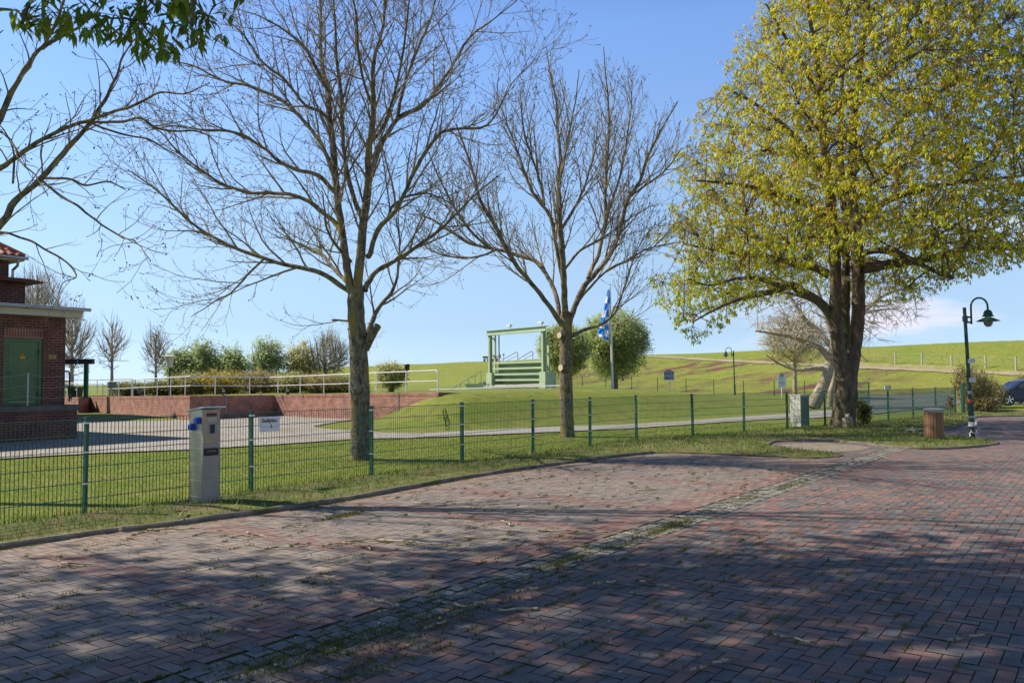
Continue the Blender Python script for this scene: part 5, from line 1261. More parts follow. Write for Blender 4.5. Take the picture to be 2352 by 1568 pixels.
mb = MB(); mb.lathe([(rb-.01, hb+.001), (rb*.7, hb+.022), (.02, hb+.03)], n=24); mb.build('lid', 'galv', bin_, smooth=True)
# long white scrap on the grass
q = G(2092, 987, .08); mb = MB(); mb.box(-.14, .14, -.02, .03, 0, .02); tag(mb.build('paper_scrap', 'white', loc=(q.x, q.y, .075), bevel=.004), 'pale scrap lying in the grass left of the wooden bin', 'litter')

# ================================================================== CAR
wc = P(2318, 910, 46); cx0 = wc.x; car = empty('parked_car', (cx0, 46.93, .1), R(0), 'dark blue parked car half hidden behind the bush at the right edge', 'car')
prof = [(-.95, .28), (-1.0, .48), (-.93, .66), (-.72, .76), (.25, .92), (.95, 1.34), (1.5, 1.46), (2.3, 1.44), (3.0, 1.30), (3.5, 1.0), (3.75, .9), (3.8, .5), (3.7, .28)]
mb = MB(); 
sect = []
for y, ins, dz in ((-.88, .14, -.02), (-.80, 0.02, 0), (.80, .02, 0), (.88, .14, -.02)):
    sect.append([(x*(1-ins*.05)+ins*.06, y*(1-.22*max(0, (z-.92)/.55)), z+dz*(z > .5)) for x, z in prof])
k = len(prof); vs = [v for s in sect for v in s]
fs = [(i*k+j, i*k+(j+1) % k, (i+1)*k+(j+1) % k, (i+1)*k+j) for i in range(3) for j in range(k)]+[tuple(range(k-1, -1, -1)), tuple(3*k+j for j in range(k))]
mb.add(vs, fs); mb.build('body', 'car_paint', car, smooth=True)
mb = MB(); mb.prism([(.42, .98), (1.0, 1.33), (1.5, 1.41), (2.25, 1.40), (2.9, 1.26), (3.2, 1.0)], -.845, -.80); mb.build('window', 'glass', car)
for x in (.0, 2.75):
    for y in (-.93, .70):
        mb = MB(); mb.tube([(x, y, .33), (x, y+.22, .33)], .335, 26); wh = mb.build('wheel', 'rubber', car, smooth=True)
        mb = MB(); mb.tube([(x, y-.012, .33), (x, y-.002, .33)], .245, 26, mi=0)
        for q_ in range(5):
            a = q_*2*math.pi/5+.3; beam(mb, (x+.03*math.cos(a), y-.022, .33+.03*math.sin(a)), (x+.235*math.cos(a), y-.022, .33+.235*math.sin(a)), .018, .055, 1)
        mb.tube([(x+.235*math.cos(a*math.pi/10), y-.022, .33+.235*math.sin(a*math.pi/10)) for a in range(21)], .016, 5, mi=1, caps=False)
        mb.build('rim', ['dark_metal', 'alloy'], wh)
mb = MB(); mb.prism([(-.92, .62), (-.62, .60), (-.42, .74), (-.70, .755)], -.895, -.80); mb.build('headlight', 'lens', car)
BX(-.3, 3.3, -.885, -.86, .23, .34).build('sill', 'black', car)
mb = MB(); mb.box(.35, .52, -1.0, -.86, .95, 1.07); mb.build('mirror', 'car_paint', car, bevel=.02)

# ================================================================== TREES
def unit(v): return v/(np.linalg.norm(v)+1e-9)
def polyline(rng, p, d, L, k, wob, up, curl=0.0):
    pts = [p.copy()]; d = unit(d); s = L/(k-1)
    for i in range(k-1):
        t = i/(k-1)
        d = unit(d+rng.normal(0, wob, 3)+np.array([0, 0, up+curl*t*t]))
        p = p+d*s; pts.append(p.copy())
    return np.array(pts)
def children(rng, pts, r, n, f0, ang, Lf, k, rr, wob, up, curl, levels, out, tips, keep=None, level=1):
    seg = np.linalg.norm(np.diff(pts, axis=0), axis=1); cum = np.concatenate([[0], np.cumsum(seg)]); tot = cum[-1]
    az = rng.random()*6.28
    for j in range(n):
        f = f0+(1-f0)*(j+rng.random()*.8)/n; f = min(f, .99)
        s = f*tot; i = min(np.searchsorted(cum, s)-1, len(seg)-1); i = max(i, 0); t = (s-cum[i])/(seg[i]+1e-9)
        p = pts[i]+(pts[i+1]-pts[i])*t; T_ = unit(pts[i+1]-pts[i]); rad = r[i]+(r[i+1]-r[i])*t
        az += 2.4+rng.normal(0, .4)
        a = unit(np.cross(T_, [0.13, 0.2, 1.0])); b = np.cross(T_, a)
        perp = a*math.cos(az)+b*math.sin(az); an_ = ang*(1+rng.normal(0, .18))
        d = T_*math.cos(an_)+perp*math.sin(an_)
        d[2] += .12
        L = Lf(f, rng)*(1 if level > 0 else 1)
        q = polyline(rng, p, d, L, k, wob, up, curl)
        if keep is not None and not keep(q[-1]): continue
        r0_ = min(rad*.62, rr[0]); rl = np.linspace(r0_, rr[1], k)
        out.append((q, rl, 5 if r0_ > .012 else 3)); 
        if levels:
            nx = levels[0]; children(rng, q, rl, max(1, int(nx['n']*L+rng.random())), nx['f0'], nx['ang'], nx['L'], nx['k'], nx['rr'], nx['wob'], nx['up'], nx['curl'], levels[1:], out, tips, keep, level+1)
        tips.append((q[-1], unit(q[-1]-q[-2]), level))
def buds(tips, s, rng, prob=.8, name='buds'):
    V = []; Fc = []; o = 0
    for p, d, lv in tips:
        if rng.random() > prob: continue
        sz = s*(.6+rng.random()*.8); a = unit(np.cross(d, [.3, .1, 1])); b = np.cross(d, a)
        for kk in range(1 if rng.random() < .6 else 3):
            c = p-d*kk*sz*2.2+rng.normal(0, sz*.5, 3)*kk
            V += [c+d*sz*1.5, c+a*sz, c+b*sz, c-a*sz, c-b*sz, c-d*sz]
            Fc += [(o, o+1, o+2), (o, o+2, o+3), (o, o+3, o+4), (o, o+4, o+1), (o+5, o+2, o+1), (o+5, o+3, o+2), (o+5, o+4, o+3), (o+5, o+1, o+4)]; o += 6
    return np.array(V), np.array(Fc)
def vis_ok(p): return True

def limbs3d(limbs, d0, s, rng, spread=1.3):
    """limbs: list of pixel polylines [(x,y,r_px),...]; depth wanders smoothly per limb"""
    out = []
    for lb_ in limbs:
        a = rng.normal(0, spread); b = rng.normal(0, spread*.5); pts = []; rad = []
        n = len(lb_)
        for i, (x, y, r) in enumerate(lb_):
            t = i/(n-1); d = d0+a*t**1.1+b*math.sin(t*3.1)*.5; pts.append(P(x, y, d)); rad.append(max(.006, r*.8*d/F))
        pp, rr_ = catmull(pts, rad, 4); out.append((np.array([tuple(v) for v in pp]), np.array(rr_)))
    return out
def place_root(o, root): o.parent = root; o.matrix_parent_inverse = Matrix.Translation(-Vector(root.location))
def bare_ash(name, label, base, trunk, limbs, d0, seed, lv, bud=.016, stub=None, spread=1.3, cut=(), keep=None, group=None):
    rng = np.random.default_rng(seed)
    root = empty(name, base, 0, label, 'tree', group)
    s = d0/F
    tp, tr = catmull([P(x, y, d0) for x, y, r in trunk], [r*s for x, y, r in trunk], 5)
    tubes = [(np.array([tuple(v) for v in tp]), np.array(tr), 14)]
    L3 = limbs3d(limbs, d0, s, rng, spread)
    big = [(p, r) for p, r in L3]
    for p, r in big: tubes.append((p, r, 9))
    Vt, Ft = tubes_np(tubes)
    # gentle irregularity of the bark surface
    Vt += .008*np.sin(Vt[:, [2, 0, 1]]*17+Vt[:, [1, 2, 0]]*9)
    o = npmesh('trunk', Vt, Ft, 'ash_bark', smooth=True); place_root(o, root)
    out = []; tips = []
    for p, r in big:
        Lt = np.linalg.norm(np.diff(p, axis=0), axis=1).sum()
        tips.append((p[-1], unit(p[-1]-p[-2]), 0))
        z = lv[0]; children(rng, p, r, int(z['n']*Lt), z['f0'], z['ang'], z['L'], z['k'], z['rr'], z['wob'], z['up'], z['curl'], lv[1:], out, tips, keep)
    Vt, Ft = tubes_np(out); c_ = npmesh('crown', Vt, Ft, 'ash_twig', smooth=True); place_root(c_, root)
    bv, bf = buds(tips, bud, rng); bo = npmesh('buds', bv, bf, 'bud'); place_root(bo, root); bo['kind'] = 'stuff'
    for x, y, rp, dx in cut:
        c0 = P(x, y, d0); mb = MB(); nrm = Vector((-.75, -.66, .05)).normalized(); r_ = rp*s
        tr_r = .0
        mb.tube([c0+nrm*(.12), c0+nrm*.235], [r_*1.25, r_], 14); mb.tube([c0+nrm*.2351, c0+nrm*.238], [r_*.93, r_*.93], 14, mi=1); w_ = mb.build('cut_stub', ['ash_bark', 'cut_wood']); place_root(w_, root)
    return root, len(out), len(tips)
LV = [dict(n=3.3, f0=.18, ang=.60, L=lambda f, g: (1.9*(1-.45*f))*(.55+.8*g.random()), k=8, rr=(.028, .0055), wob=.09, up=.035, curl=.10),
      dict(n=4.2, f0=.12, ang=.72, L=lambda f, g: (.92*(1-.35*f))*(.5+.9*g.random()), k=7, rr=(.010, .0042), wob=.11, up=-.03, curl=.32),
      dict(n=4.2, f0=.2, ang=.85, L=lambda f, g: .30*(.5+g.random()), k=5, rr=(.0052, .0036), wob=.10, up=-.05, curl=.62)]
trunk1 = [(829, 1062, 28), (829, 1045, 24), (828, 1000, 22), (827, 900, 22), (823, 800, 20.5), (819, 740, 19.5), (817, 690, 19), (818, 660, 17)]
limb1 = [
 [(814, 700, 12), (803, 654, 12), (795, 600, 11.5), (786, 538, 11), (775, 456, 10.5), (767, 363, 9.5), (756, 264, 8.5), (753, 209, 8), (737, 137, 6), (737, 66, 5), (734, 0, 4), (730, -90, 2.5)],
 [(753, 209, 5), (725, 154, 4.5), (698, 110, 4), (649, 66, 3), (583, 33, 2), (530, 20, 1.2)],
 [(822, 690, 15), (822, 648, 14), (833, 527, 12.5), (846, 418, 11), (846, 352, 10), (857, 275, 8.5), (857, 220, 7.5), (857, 154, 6), (863, 121, 5.5), (879, 66, 4.5), (885, 0, 4), (893, -100, 2.5)],
 [(858, 250, 5), (836, 190, 4), (822, 120, 3.5), (818, 40, 3), (800, -60, 2)],
 [(833, 505, 8), (808, 440, 7), (791, 357, 6), (786, 275, 5.5), (783, 209, 5), (775, 154, 4), (770, 66, 3), (765, -20, 2)],
 [(846, 423, 8), (874, 335, 7), (912, 275, 6.5), (940, 258, 6), (973, 242, 5.5), (1011, 192, 4.5), (1044, 143, 4), (1077, 88, 3), (1149, 33, 1.8), (1200, -10, 1)],
 [(912, 272, 5), (930, 190, 4.5), (960, 110, 4), (990, 40, 3), (1010, -50, 2)],
 [(846, 590, 8), (852, 577, 7.5), (868, 527, 7), (912, 478, 6), (956, 385, 5.5), (1005, 312, 5), (1044, 297, 4.2), (1121, 286, 3), (1176, 192, 1.6), (1240, 130, 1)],
 [(868, 525, 5), (890, 500, 4.5), (905, 470, 4), (940, 450, 3.5), (985, 445, 2.5), (1040, 470, 1.6)],
 [(838, 668, 9), (846, 648, 8), (868, 621, 7), (918, 593, 6), (973, 555, 5.2), (1011, 527, 4.6), (1066, 473, 3.5), (1099, 440, 2.5), (1150, 400, 1.4)],
 [(840, 780, 10), (848, 757, 8), (868, 709, 6), (896, 676, 5), (912, 637, 3.8), (918, 560, 2.6), (910, 500, 1.6)],
 [(808, 690, 8), (803, 670, 8), (780, 655, 7.5), (737, 626, 7), (700, 617, 6.5), (665, 610, 6), (605, 593, 5.5), (545, 571, 5), (497, 549, 4.4), (431, 505, 3.8), (374, 448, 3), (321, 409, 2.2), (294, 391, 1.4)],
 [(606, 593, 3.4), (567, 633, 3), (536, 668, 2.4), (497, 690, 1.9), (440, 727, 1)],
 [(800, 664, 6.5), (797, 648, 6), (764, 615, 5.5), (737, 582, 5), (698, 566, 4.2), (657, 544, 3.6)],
 [(786, 540, 8), (770, 512, 7), (748, 495, 6.5), (709, 462, 6), (665, 447, 5.5), (620, 443, 5), (575, 443, 4.6), (510, 422, 4), (439, 374, 3.2), (395, 334, 2.6), (369, 303, 2), (330, 281, 1.2)],
 [(775, 450, 7), (750, 420, 6.5), (726, 400, 6), (690, 392, 5.6), (643, 372, 5), (599, 335, 4.5), (540, 304, 4), (466, 299, 3), (400, 290, 2), (340, 300, 1.2)],
 [(768, 410, 6.5), (745, 345, 6), (704, 286, 5.5), (643, 228, 5), (572, 198, 4.2), (517, 187, 3.4), (440, 150, 2.4), (390, 140, 1.4)],
 [(757, 280, 5.5), (735, 255, 5), (700, 240, 4.5), (650, 180, 4), (600, 140, 3.4), (560, 80, 2.6), (525, 50, 1.6), (500, 20, 1)],
 [(850, 330, 5), (880, 290, 4.4), (905, 220, 4), (925, 130, 3.4), (935, 40, 2.8), (950, -60, 1.8)],
 [(806, 600, 4), (770, 560, 3.6), (750, 520, 3.2), (745, 480, 2.6), (740, 440, 1.6)],
 [(813, 736, 3.6), (795, 736, 3), (762, 735, 2.2)],
]
b1 = G(829, 1052)
ash1, na1, nt1 = bare_ash('ash_tree', 'large bare ash tree with lichen on its trunk and a broken limb stub', (b1.x, b1.y, 0), trunk1, limb1, b1.y, 3, LV, bud=.0105, spread=1.5)
# broken stub
s_ = b1.y/F; mb = MB(); pts = [P(838, 800, b1.y), P(850, 778, b1.y-.1), P(861, 758, b1.y-.2), P(868, 748, b1.y-.25)]
mb.tube(pts, [11*s_, 9.5*s_, 9*s_, 8.5*s_], 12); st_ = mb.build('broken_stub', 'ash_bark', smooth=True); place_root(st_, ash1)
trunk2 = [(1303, 1008, 19), (1303, 992, 16.5), (1302, 950, 15.5), (1300, 880, 15), (1300, 820, 15), (1300, 770, 14.5), (1299, 740, 14), (1298, 715, 10)]
limb2 = [
 [(1299, 735, 10), (1297, 700, 9.5), (1295, 635, 8.5), (1291, 562, 7.5), (1287, 525, 7), (1286, 489, 6), (1284, 416, 5.5), (1287, 361, 5), (1280, 291, 4), (1278, 233, 3), (1262, 160, 2), (1255, 108, 1.2)],
 [(1306, 745, 9), (1320, 705, 8.5), (1342, 657, 8), (1364, 632, 7.5), (1397, 591, 7), (1423, 533, 6), (1441, 463, 5.5), (1470, 416, 4.6), (1489, 357, 4), (1525, 287, 2.6), (1558, 233, 1.4)],
 [(1350, 640, 6), (1362, 610, 6), (1375, 584, 5.6), (1390, 507, 5.2), (1390, 445, 4.8), (1394, 372, 4.2), (1399, 269, 3.2), (1390, 159, 2), (1386, 108, 1.2)],
 [(1292, 750, 8), (1268, 712, 7), (1230, 662, 6.5), (1190, 615, 6.5), (1166, 577, 6.2), (1137, 518, 5.8), (1104, 463, 5), (1090, 408, 4), (1068, 342, 3), (1048, 287, 2)],
 [(1286, 740, 7), (1280, 690, 7), (1269, 657, 6.2), (1248, 620, 6), (1229, 599, 5.5), (1181, 584, 5), (1141, 573, 4.6), (1079, 559, 4), (1031, 529, 3), (985, 500, 2), (940, 490, 1.1)],
 [(1294, 650, 6), (1286, 610, 5.6), (1276, 555, 5.2), (1265, 500, 5), (1243, 467, 4.8), (1221, 438, 4.2), (1203, 390, 3.8), (1181, 328, 3), (1159, 269, 2), (1140, 215, 1.2)],
 [(1250, 470, 4.2), (1245, 438, 4), (1232, 390, 3.6), (1214, 340, 3), (1200, 280, 2.2), (1195, 210, 1.4)],
 [(1288, 530, 5), (1295, 518, 4.6), (1320, 478, 4), (1339, 438, 3.6), (1352, 397, 3), (1368, 340, 2.2), (1372, 280, 1.4)],
 [(1312, 772, 5), (1342, 757, 4.5), (1379, 745, 4.2), (1406, 725, 3.8), (1423, 694, 3), (1440, 640, 2.2), (1470, 560, 1.6), (1500, 520, 1)],
 [(1296, 620, 4), (1328, 580, 3.6), (1364, 558, 3.2), (1400, 535, 2.6), (1450, 500, 1.8), (1500, 470, 1)],
 [(1330, 690, 4), (1355, 660, 3.6), (1395, 620, 3.2), (1441, 599, 3), (1485, 573, 2.4), (1540, 560, 1.4), (1570, 555, 1)],
 [(1385, 545, 4), (1400, 480, 3.6), (1425, 400, 3.2), (1440, 320, 2.6), (1450, 240, 1.8), (1452, 180, 1.1)],
 [(1284, 420, 3.8), (1296, 370, 3.4), (1308, 300, 2.8), (1322, 230, 2), (1330, 160, 1.2)],
 [(1125, 570, 4), (1080, 530, 3.6), (1040, 470, 3), (1005, 400, 2.2), (985, 350, 1.4)],
 [(1140, 574, 3.4), (1095, 590, 3), (1040, 590, 2.6), (990, 575, 1.8), (950, 540, 1.1)],
 [(1450, 450, 3.6), (1490, 420, 3.2), (1530, 390, 2.4), (1565, 340, 1.4)],
]
b2 = G(1303, 1001)
LV2 = [dict(n=3.2, f0=.18, ang=.5, L=lambda f, g: (2.2*(1-.68*f))*(.6+.7*g.random()), k=8, rr=(.03, .006), wob=.07, up=.06, curl=.12),
       dict(n=3.6, f0=.15, ang=.6, L=lambda f, g: (.95*(1-.4*f))*(.5+.9*g.random()), k=6, rr=(.011, .0052), wob=.09, up=.02, curl=.28),
       dict(n=3.4, f0=.2, ang=.75, L=lambda f, g: .33*(.5+g.random()), k=4, rr=(.0062, .0045), wob=.08, up=.0, curl=.5)]
bare_ash('ash_tree', 'bare ash tree with two round pruning cuts on its trunk, mid lawn', (b2.x, b2.y, 0), trunk2, limb2, b2.y, 5, LV2, bud=.014, spread=2.0, keep=lambda p: proj(p)[1] > np.interp(proj(p)[0], [900, 1050, 1180, 1260, 1330, 1385, 1500, 1600], [420, 230, 130, 105, 190, 100, 165, 300]), cut=((1297, 771, 7.5, -.25), (1300, 845, 8, -.2)))
# big leafless ash off the left edge reaching in
limb3 = [
 [(-300, 840, 20), (-120, 640, 14), (0, 517, 10), (35, 461, 9), (97, 409, 8), (145, 352, 7), (207, 281, 6), (246, 220, 5), (268, 176, 4), (279, 136, 3), (310, 90, 1.5)],
 [(-300, 560, 12), (-120, 450, 9), (0, 387, 7), (26, 369, 6.6), (88, 325, 6), (163, 290, 5.5), (207, 277, 5), (264, 255, 4.4), (308, 242, 4), (369, 211, 3.3), (422, 215, 2.4), (480, 190, 1.3)],
 [(207, 279, 4.5), (272, 281, 4), (321, 272, 3.8), (374, 299, 3.2), (461, 303, 2.4), (500, 330, 1.4)],
 [(207, 281, 3.6), (250, 300, 3.2), (300, 312, 2.8), (350, 325, 2.4), (410, 360, 1.8), (450, 390, 1)],
 [(97, 409, 4), (132, 409, 3.6), (165, 412, 3.3), (198, 425, 3), (246, 418, 2.4), (290, 435, 1.5)],
 [(92, 409, 4), (132, 444, 3.8), (176, 470, 3.4), (220, 505, 3), (281, 545, 2.4), (316, 558, 1.8), (345, 600, 1.1)],
 [(-100, 540, 4.5), (0, 534, 3.6), (57, 549, 3.2), (97, 569, 3), (141, 593, 2.6), (176, 633, 2.4), (150, 645, 1.4), (135, 670, 1)],
 [(-330, 850, 20), (-330, 400, 16), (-250, 0, 13), (-150, -350, 10), (-50, -700, 6), (20, -1000, 3)],
 [(-330, 300, 12), (-150, -80, 10), (60, -280, 8), (220, -450, 5), (380, -640, 3)],
 [(-290, 100, 11), (-80, -280, 9), (100, -520, 7), (300, -820, 4)],
 [(-320, 350, 12), (-500, -50, 10), (-600, -400, 6), (-640, -700, 3)],
 [(-200, -200, 9), (-100, -520, 7), (80, -820, 5), (200, -1100, 3)],
 [(-260, 50, 9), (-400, -300, 8), (-380, -650, 6), (-300, -950, 3)],
 [(60, -280, 6), (230, -340, 5), (400, -380, 4), (560, -480, 2)],
 [(-160, 520, 16), (-60, 370, 11), (0, 272, 8.5), (22, 220, 8), (48, 176, 7), (79, 127, 6), (110, 90, 5), (135, 35, 4), (160, -40, 3)],
 [(95, 112, 5), (130, 90, 4.4), (176, 66, 4), (230, 20, 3), (270, -40, 2)],
 [(-60, 300, 5), (0, 302, 3.6), (30, 330, 3.2), (45, 370, 2.8), (80, 400, 2), (110, 450, 1.2)],
 [(30, 420, 3.4), (32, 380, 3), (25, 330, 2.4), (0, 290, 1.6), (-40, 260, 1)],
]
LV3 = [dict(n=2.9, f0=.38, ang=.7, L=lambda f, g: (1.15*(1-.4*f))*(.4+.9*g.random()), k=9, rr=(.014, .004), wob=.12, up=.0, curl=.16),
       dict(n=3.0, f0=.2, ang=.8, L=lambda f, g: .42*(.5+.9*g.random()), k=6, rr=(.006, .003), wob=.13, up=-.06, curl=.45),
       dict(n=1.6, f0=.3, ang=.85, L=lambda f, g: .16*(.5+g.random()), k=4, rr=(.0035, .0024), wob=.1, up=-.03, curl=.6)]
tr3 = [(-520, 1150, 42), (-510, 1050, 36), (-500, 900, 34), (-420, 860, 26), (-300, 840, 20)]
bare_ash('ash_tree', 'leafless ash reaching in from beyond the left edge with long dark curving branches', (P(-520, 1150, 12.5).x, 12.5, 0), tr3, limb3, 12.5, 9, LV3, bud=.010, spread=.9)

# ---------------------------------------------------------------- leafy trees by nearest-node growth
def quadtube(a, b, r0_, r1_, rng, sag, k=6, wob=.04):
    a = np.asarray(a, float); b = np.asarray(b, float); L = np.linalg.norm(b-a); m = (a+b)/2+np.array([0, 0, sag*L])+rng.normal(0, wob*L, 3)
    t = np.linspace(0, 1, k)[:, None]; return ((1-t)**2*a+2*t*(1-t)*m+t*t*b, np.linspace(r0_, r1_, k))
def grow(rng, stems, samp, n1, n2, n3, r1=(.06, .02), r2=(.02, .008), r3=(.008, .004), lower=.5, sag=.12, nlast=3, pull=0.0, foot=None):
    sp = np.concatenate([s[0] for s in stems]); sr = np.concatenate([s[1] for s in stems])
    out = []
    L1 = samp(n1, .15, .72); nodes = [sp]; 
    cur = sp.copy()
    for p in L1:
        hd_ = np.hypot(sp[:, 0]-p[0], sp[:, 1]-p[1]); cost = np.linalg.norm(sp-p, axis=1)+np.maximum(0, sp[:, 2]-p[2]+lower*hd_)*2.0
        i = int(np.argmin(cost)); ra = min(sr[i]*.6, r1[0]*(.5+.6*np.linalg.norm(sp[i]-p)/3))
        q, r_ = quadtube(sp[i], p, max(ra, r1[1]*1.2), r1[1], rng, sag, 9, .05); out.append((q, r_, 6)); nodes.append(q[3:])
    def attach(src, pts, rr_, k, w, sg, ns):
        A_ = np.concatenate(src); kd = kdtree.KDTree(len(A_)); [kd.insert(v, i) for i, v in enumerate(A_)]; kd.balance(); new = []
        for p in pts:
            c_, i, dd = kd.find(p+(foot-p)*pull if pull else p); q, r_ = quadtube(A_[i], p, rr_[0], rr_[1], rng, sg, k, w); out.append((q, r_, ns)); new.append(q[2:])
        return new
    n_2 = attach(nodes, samp(n2, .25, .92), r2, 7, .07, .08, 4)
    tips = samp(n3, .30, 1.0)
    attach([np.concatenate(n_2)]+nodes[1:], tips, r3, 4, .08, .05, nlast)
    return out, tips
def leaves(rng, tips, per, L, wd, droop, cols, jitter=.05, outc=None, fold=.3):
    n = len(tips)*per; base = np.repeat(tips, per, 0)+rng.normal(0, jitter, (n, 3))
    th = rng.random(n)*2*np.pi; el = rng.normal(-droop, .35, n)
    d = np.stack([np.cos(th)*np.cos(el), np.sin(th)*np.cos(el), np.sin(el)], -1)
    s = np.stack([-np.sin(th), np.cos(th), rng.normal(0, .35, n)], -1); s /= np.linalg.norm(s, axis=1, keepdims=True)
    ll = (L*(.6+.7*rng.random(n)))[:, None]; w = (wd*(.7+.6*rng.random(n)))[:, None]
    nm = np.cross(d, s)
    v0 = base; v1 = base+d*ll*.6+s*w/2+nm*w*fold*.3; v2 = base+d*ll+np.array([0, 0, -1])*ll*.12; v3 = base+d*ll*.6-s*w/2+nm*w*fold*.3
    V = np.stack([v0, v1, v2, v3], 1).reshape(-1, 3); Fc = np.arange(n*4).reshape(-1, 4)
    cl = np.array(cols); tb = np.repeat(rng.integers(0, len(cl), len(tips)), per); pick = np.where(rng.random(n) < .7, tb, rng.integers(0, len(cl), n))
    C = cl[pick]*(.8+.4*rng.random((n, 1))); return V, Fc, C
def ell_sampler(rng, c, rad, amp=1.0, clump=.0, keep=None, flat=None):
    c = np.array(c, float); rad = np.array(rad, float)
    def f(n, lo, hi):
        res = []
        ph = rng
        while len(res) < n:
            v = rng.normal(0, 1, 3); v /= np.linalg.norm(v); q = (lo**2.2+(hi**2.2-lo**2.2)*rng.random())**(1/2.2)
            lump = 1+amp*(.10*math.sin(v[0]*7+c[0])*math.sin(v[1]*6+v[2]*5+c[1])+.07*math.sin(v[2]*13+v[0]*11)+.05*math.sin(v[2]*23-v[0]*19+c[0]*3))
            p = c+v*q*rad*lump
            if flat is not None and p[2] < flat: continue
            if clump and (math.sin(p[0]*clump+1)*math.sin(p[1]*clump+2)*math.sin(p[2]*clump*1.1)+rng.normal(0, .35)) < -.38: continue
            if keep is not None and not keep(p): continue
            res.append(p)
        return np.array(res)
    return f

# big chestnut at the right
cbp = G(1937, 984); dC = cbp.y; rngc = np.random.default_rng(12); sC = dC/F
def PT(l, off=0.0, dd=0.0):
    pp, rr_ = catmull([P(x, y, dC+off+dd*(i/(len(l)-1))) for i, (x, y, r_) in enumerate(l)], [r_*sC for x, y, r_ in l], 5); return (np.array([tuple(v) for v in pp]), np.array(rr_))
chs = [PT([(1935, 998, 38), (1936, 982, 30), (1938, 955, 26.5), (1941, 920, 25), (1943, 880, 25), (1944, 845, 24), (1944, 822, 17)]),
       PT([(1937, 860, 16), (1927, 800, 14.5), (1922, 740, 13.5), (1919, 680, 12.5), (1918, 600, 12), (1911, 520, 10.5), (1905, 430, 12), (1893, 330, 9.5), (1885, 220, 7), (1870, 100, 5), (1850, -20, 4), (1840, -150, 2.5)], -.1, -.8),
       PT([(1952, 860, 17), (1962, 800, 15.5), (1970, 740, 14.5), (1972, 680, 14.5), (1970, 600, 14), (1966, 530, 12.5), (1955, 440, 11), (1960, 340, 9), (1966, 220, 7), (1985, 90, 5.5), (2000, -40, 4), (2010, -180, 2.5)], .0, .6),
       PT([(1945, 850, 12), (1943, 760, 10), (1942, 690, 9.5), (1943, 600, 9), (1940, 520, 8), (1936, 430, 8), (1930, 320, 6), (1935, 180, 4.5), (1945, 20, 3)], .5, 1.5)]
chl = [PT([(1917, 745, 12), (1900, 712, 11), (1870, 685, 10.5), (1837, 667, 10), (1815, 654, 9.5), (1780, 668, 7), (1735, 678, 5.5), (1690, 690, 4), (1640, 712, 2.6), (1590, 740, 1.6)], 0, -1.6),
       PT([(1815, 654, 7), (1790, 655, 6), (1740, 640, 5), (1690, 640, 3.6), (1630, 655, 2.4), (1580, 640, 1.5)], -1, -.8),
       PT([(1905, 632, 10), (1870, 614, 9), (1836, 610, 8.2), (1792, 596, 7.5), (1740, 588, 6), (1680, 580, 4.5), (1620, 570, 3), (1570, 560, 1.8)], 0, 1.2),
       PT([(1975, 618, 13), (2010, 613, 11.5), (2040, 607, 11), (2095, 600, 9.5), (2166, 588, 8), (2232, 571, 6), (2300, 572, 4), (2370, 570, 2.4)], 0, .8),
       PT([(1970, 585, 8), (2020, 575, 7), (2080, 590, 6), (2140, 620, 4.4), (2190, 640, 2.6)], 0, -2.2),
       PT([(1912, 520, 9), (1870, 480, 8), (1800, 450, 6.5), (1730, 430, 5), (1660, 420, 3.4), (1600, 415, 2)], 0, -1.2),
       PT([(1966, 520, 9), (2020, 470, 8), (2100, 440, 6.5), (2190, 420, 5), (2290, 410, 3.4), (2380, 400, 2)], 0, -1.5),
       PT([(1900, 400, 8), (1850, 340, 7), (1790, 280, 5.5), (1720, 230, 3.6), (1660, 200, 2)], 0, .8),
       PT([(1958, 400, 8), (2020, 330, 7), (2090, 260, 5.5), (2180, 200, 4), (2270, 160, 2)], 0, 1.2),
       PT([(1888, 250, 6), (1850, 160, 5), (1800, 80, 3.6), (1760, 10, 2)], 0, -1), PT([(1966, 250, 6), (2040, 150, 5), (2120, 60, 3.6), (2200, 0, 2)], 0, -1),
       PT([(1945, 600, 7), (1930, 560, 6), (1900, 540, 5), (1860, 545, 3.6), (1810, 560, 2)], 0, -3.5), PT([(1948, 520, 7), (1960, 470, 6), (1990, 430, 5), (2020, 410, 3)], 0, -3.8)]
root = empty('chestnut_tree', (cbp.x, cbp.y, 0), 0, 'large horse chestnut in fresh yellow green leaf with a forked trunk, at the right', 'tree')
Vt, Ft = tubes_np([(p, r_, 18) for p, r_ in chs]); Vt += (.018*np.sin(Vt[:, [2, 0, 1]]*11+Vt[:, [1, 2, 0]]*23)+.010*np.sin(Vt[:, [1, 0, 1]]*41))*(np.hypot(Vt[:, 0]-cbp.x, Vt[:, 1]-cbp.y) < 3)[:, None]
o = npmesh('trunk', Vt, Ft, 'chest_bark', smooth=True); place_root(o, root)
Vt, Ft = tubes_np([(p, r_, 8) for p, r_ in chl]); o = npmesh('limbs', Vt, Ft, 'chest_bark', smooth=True); place_root(o, root)
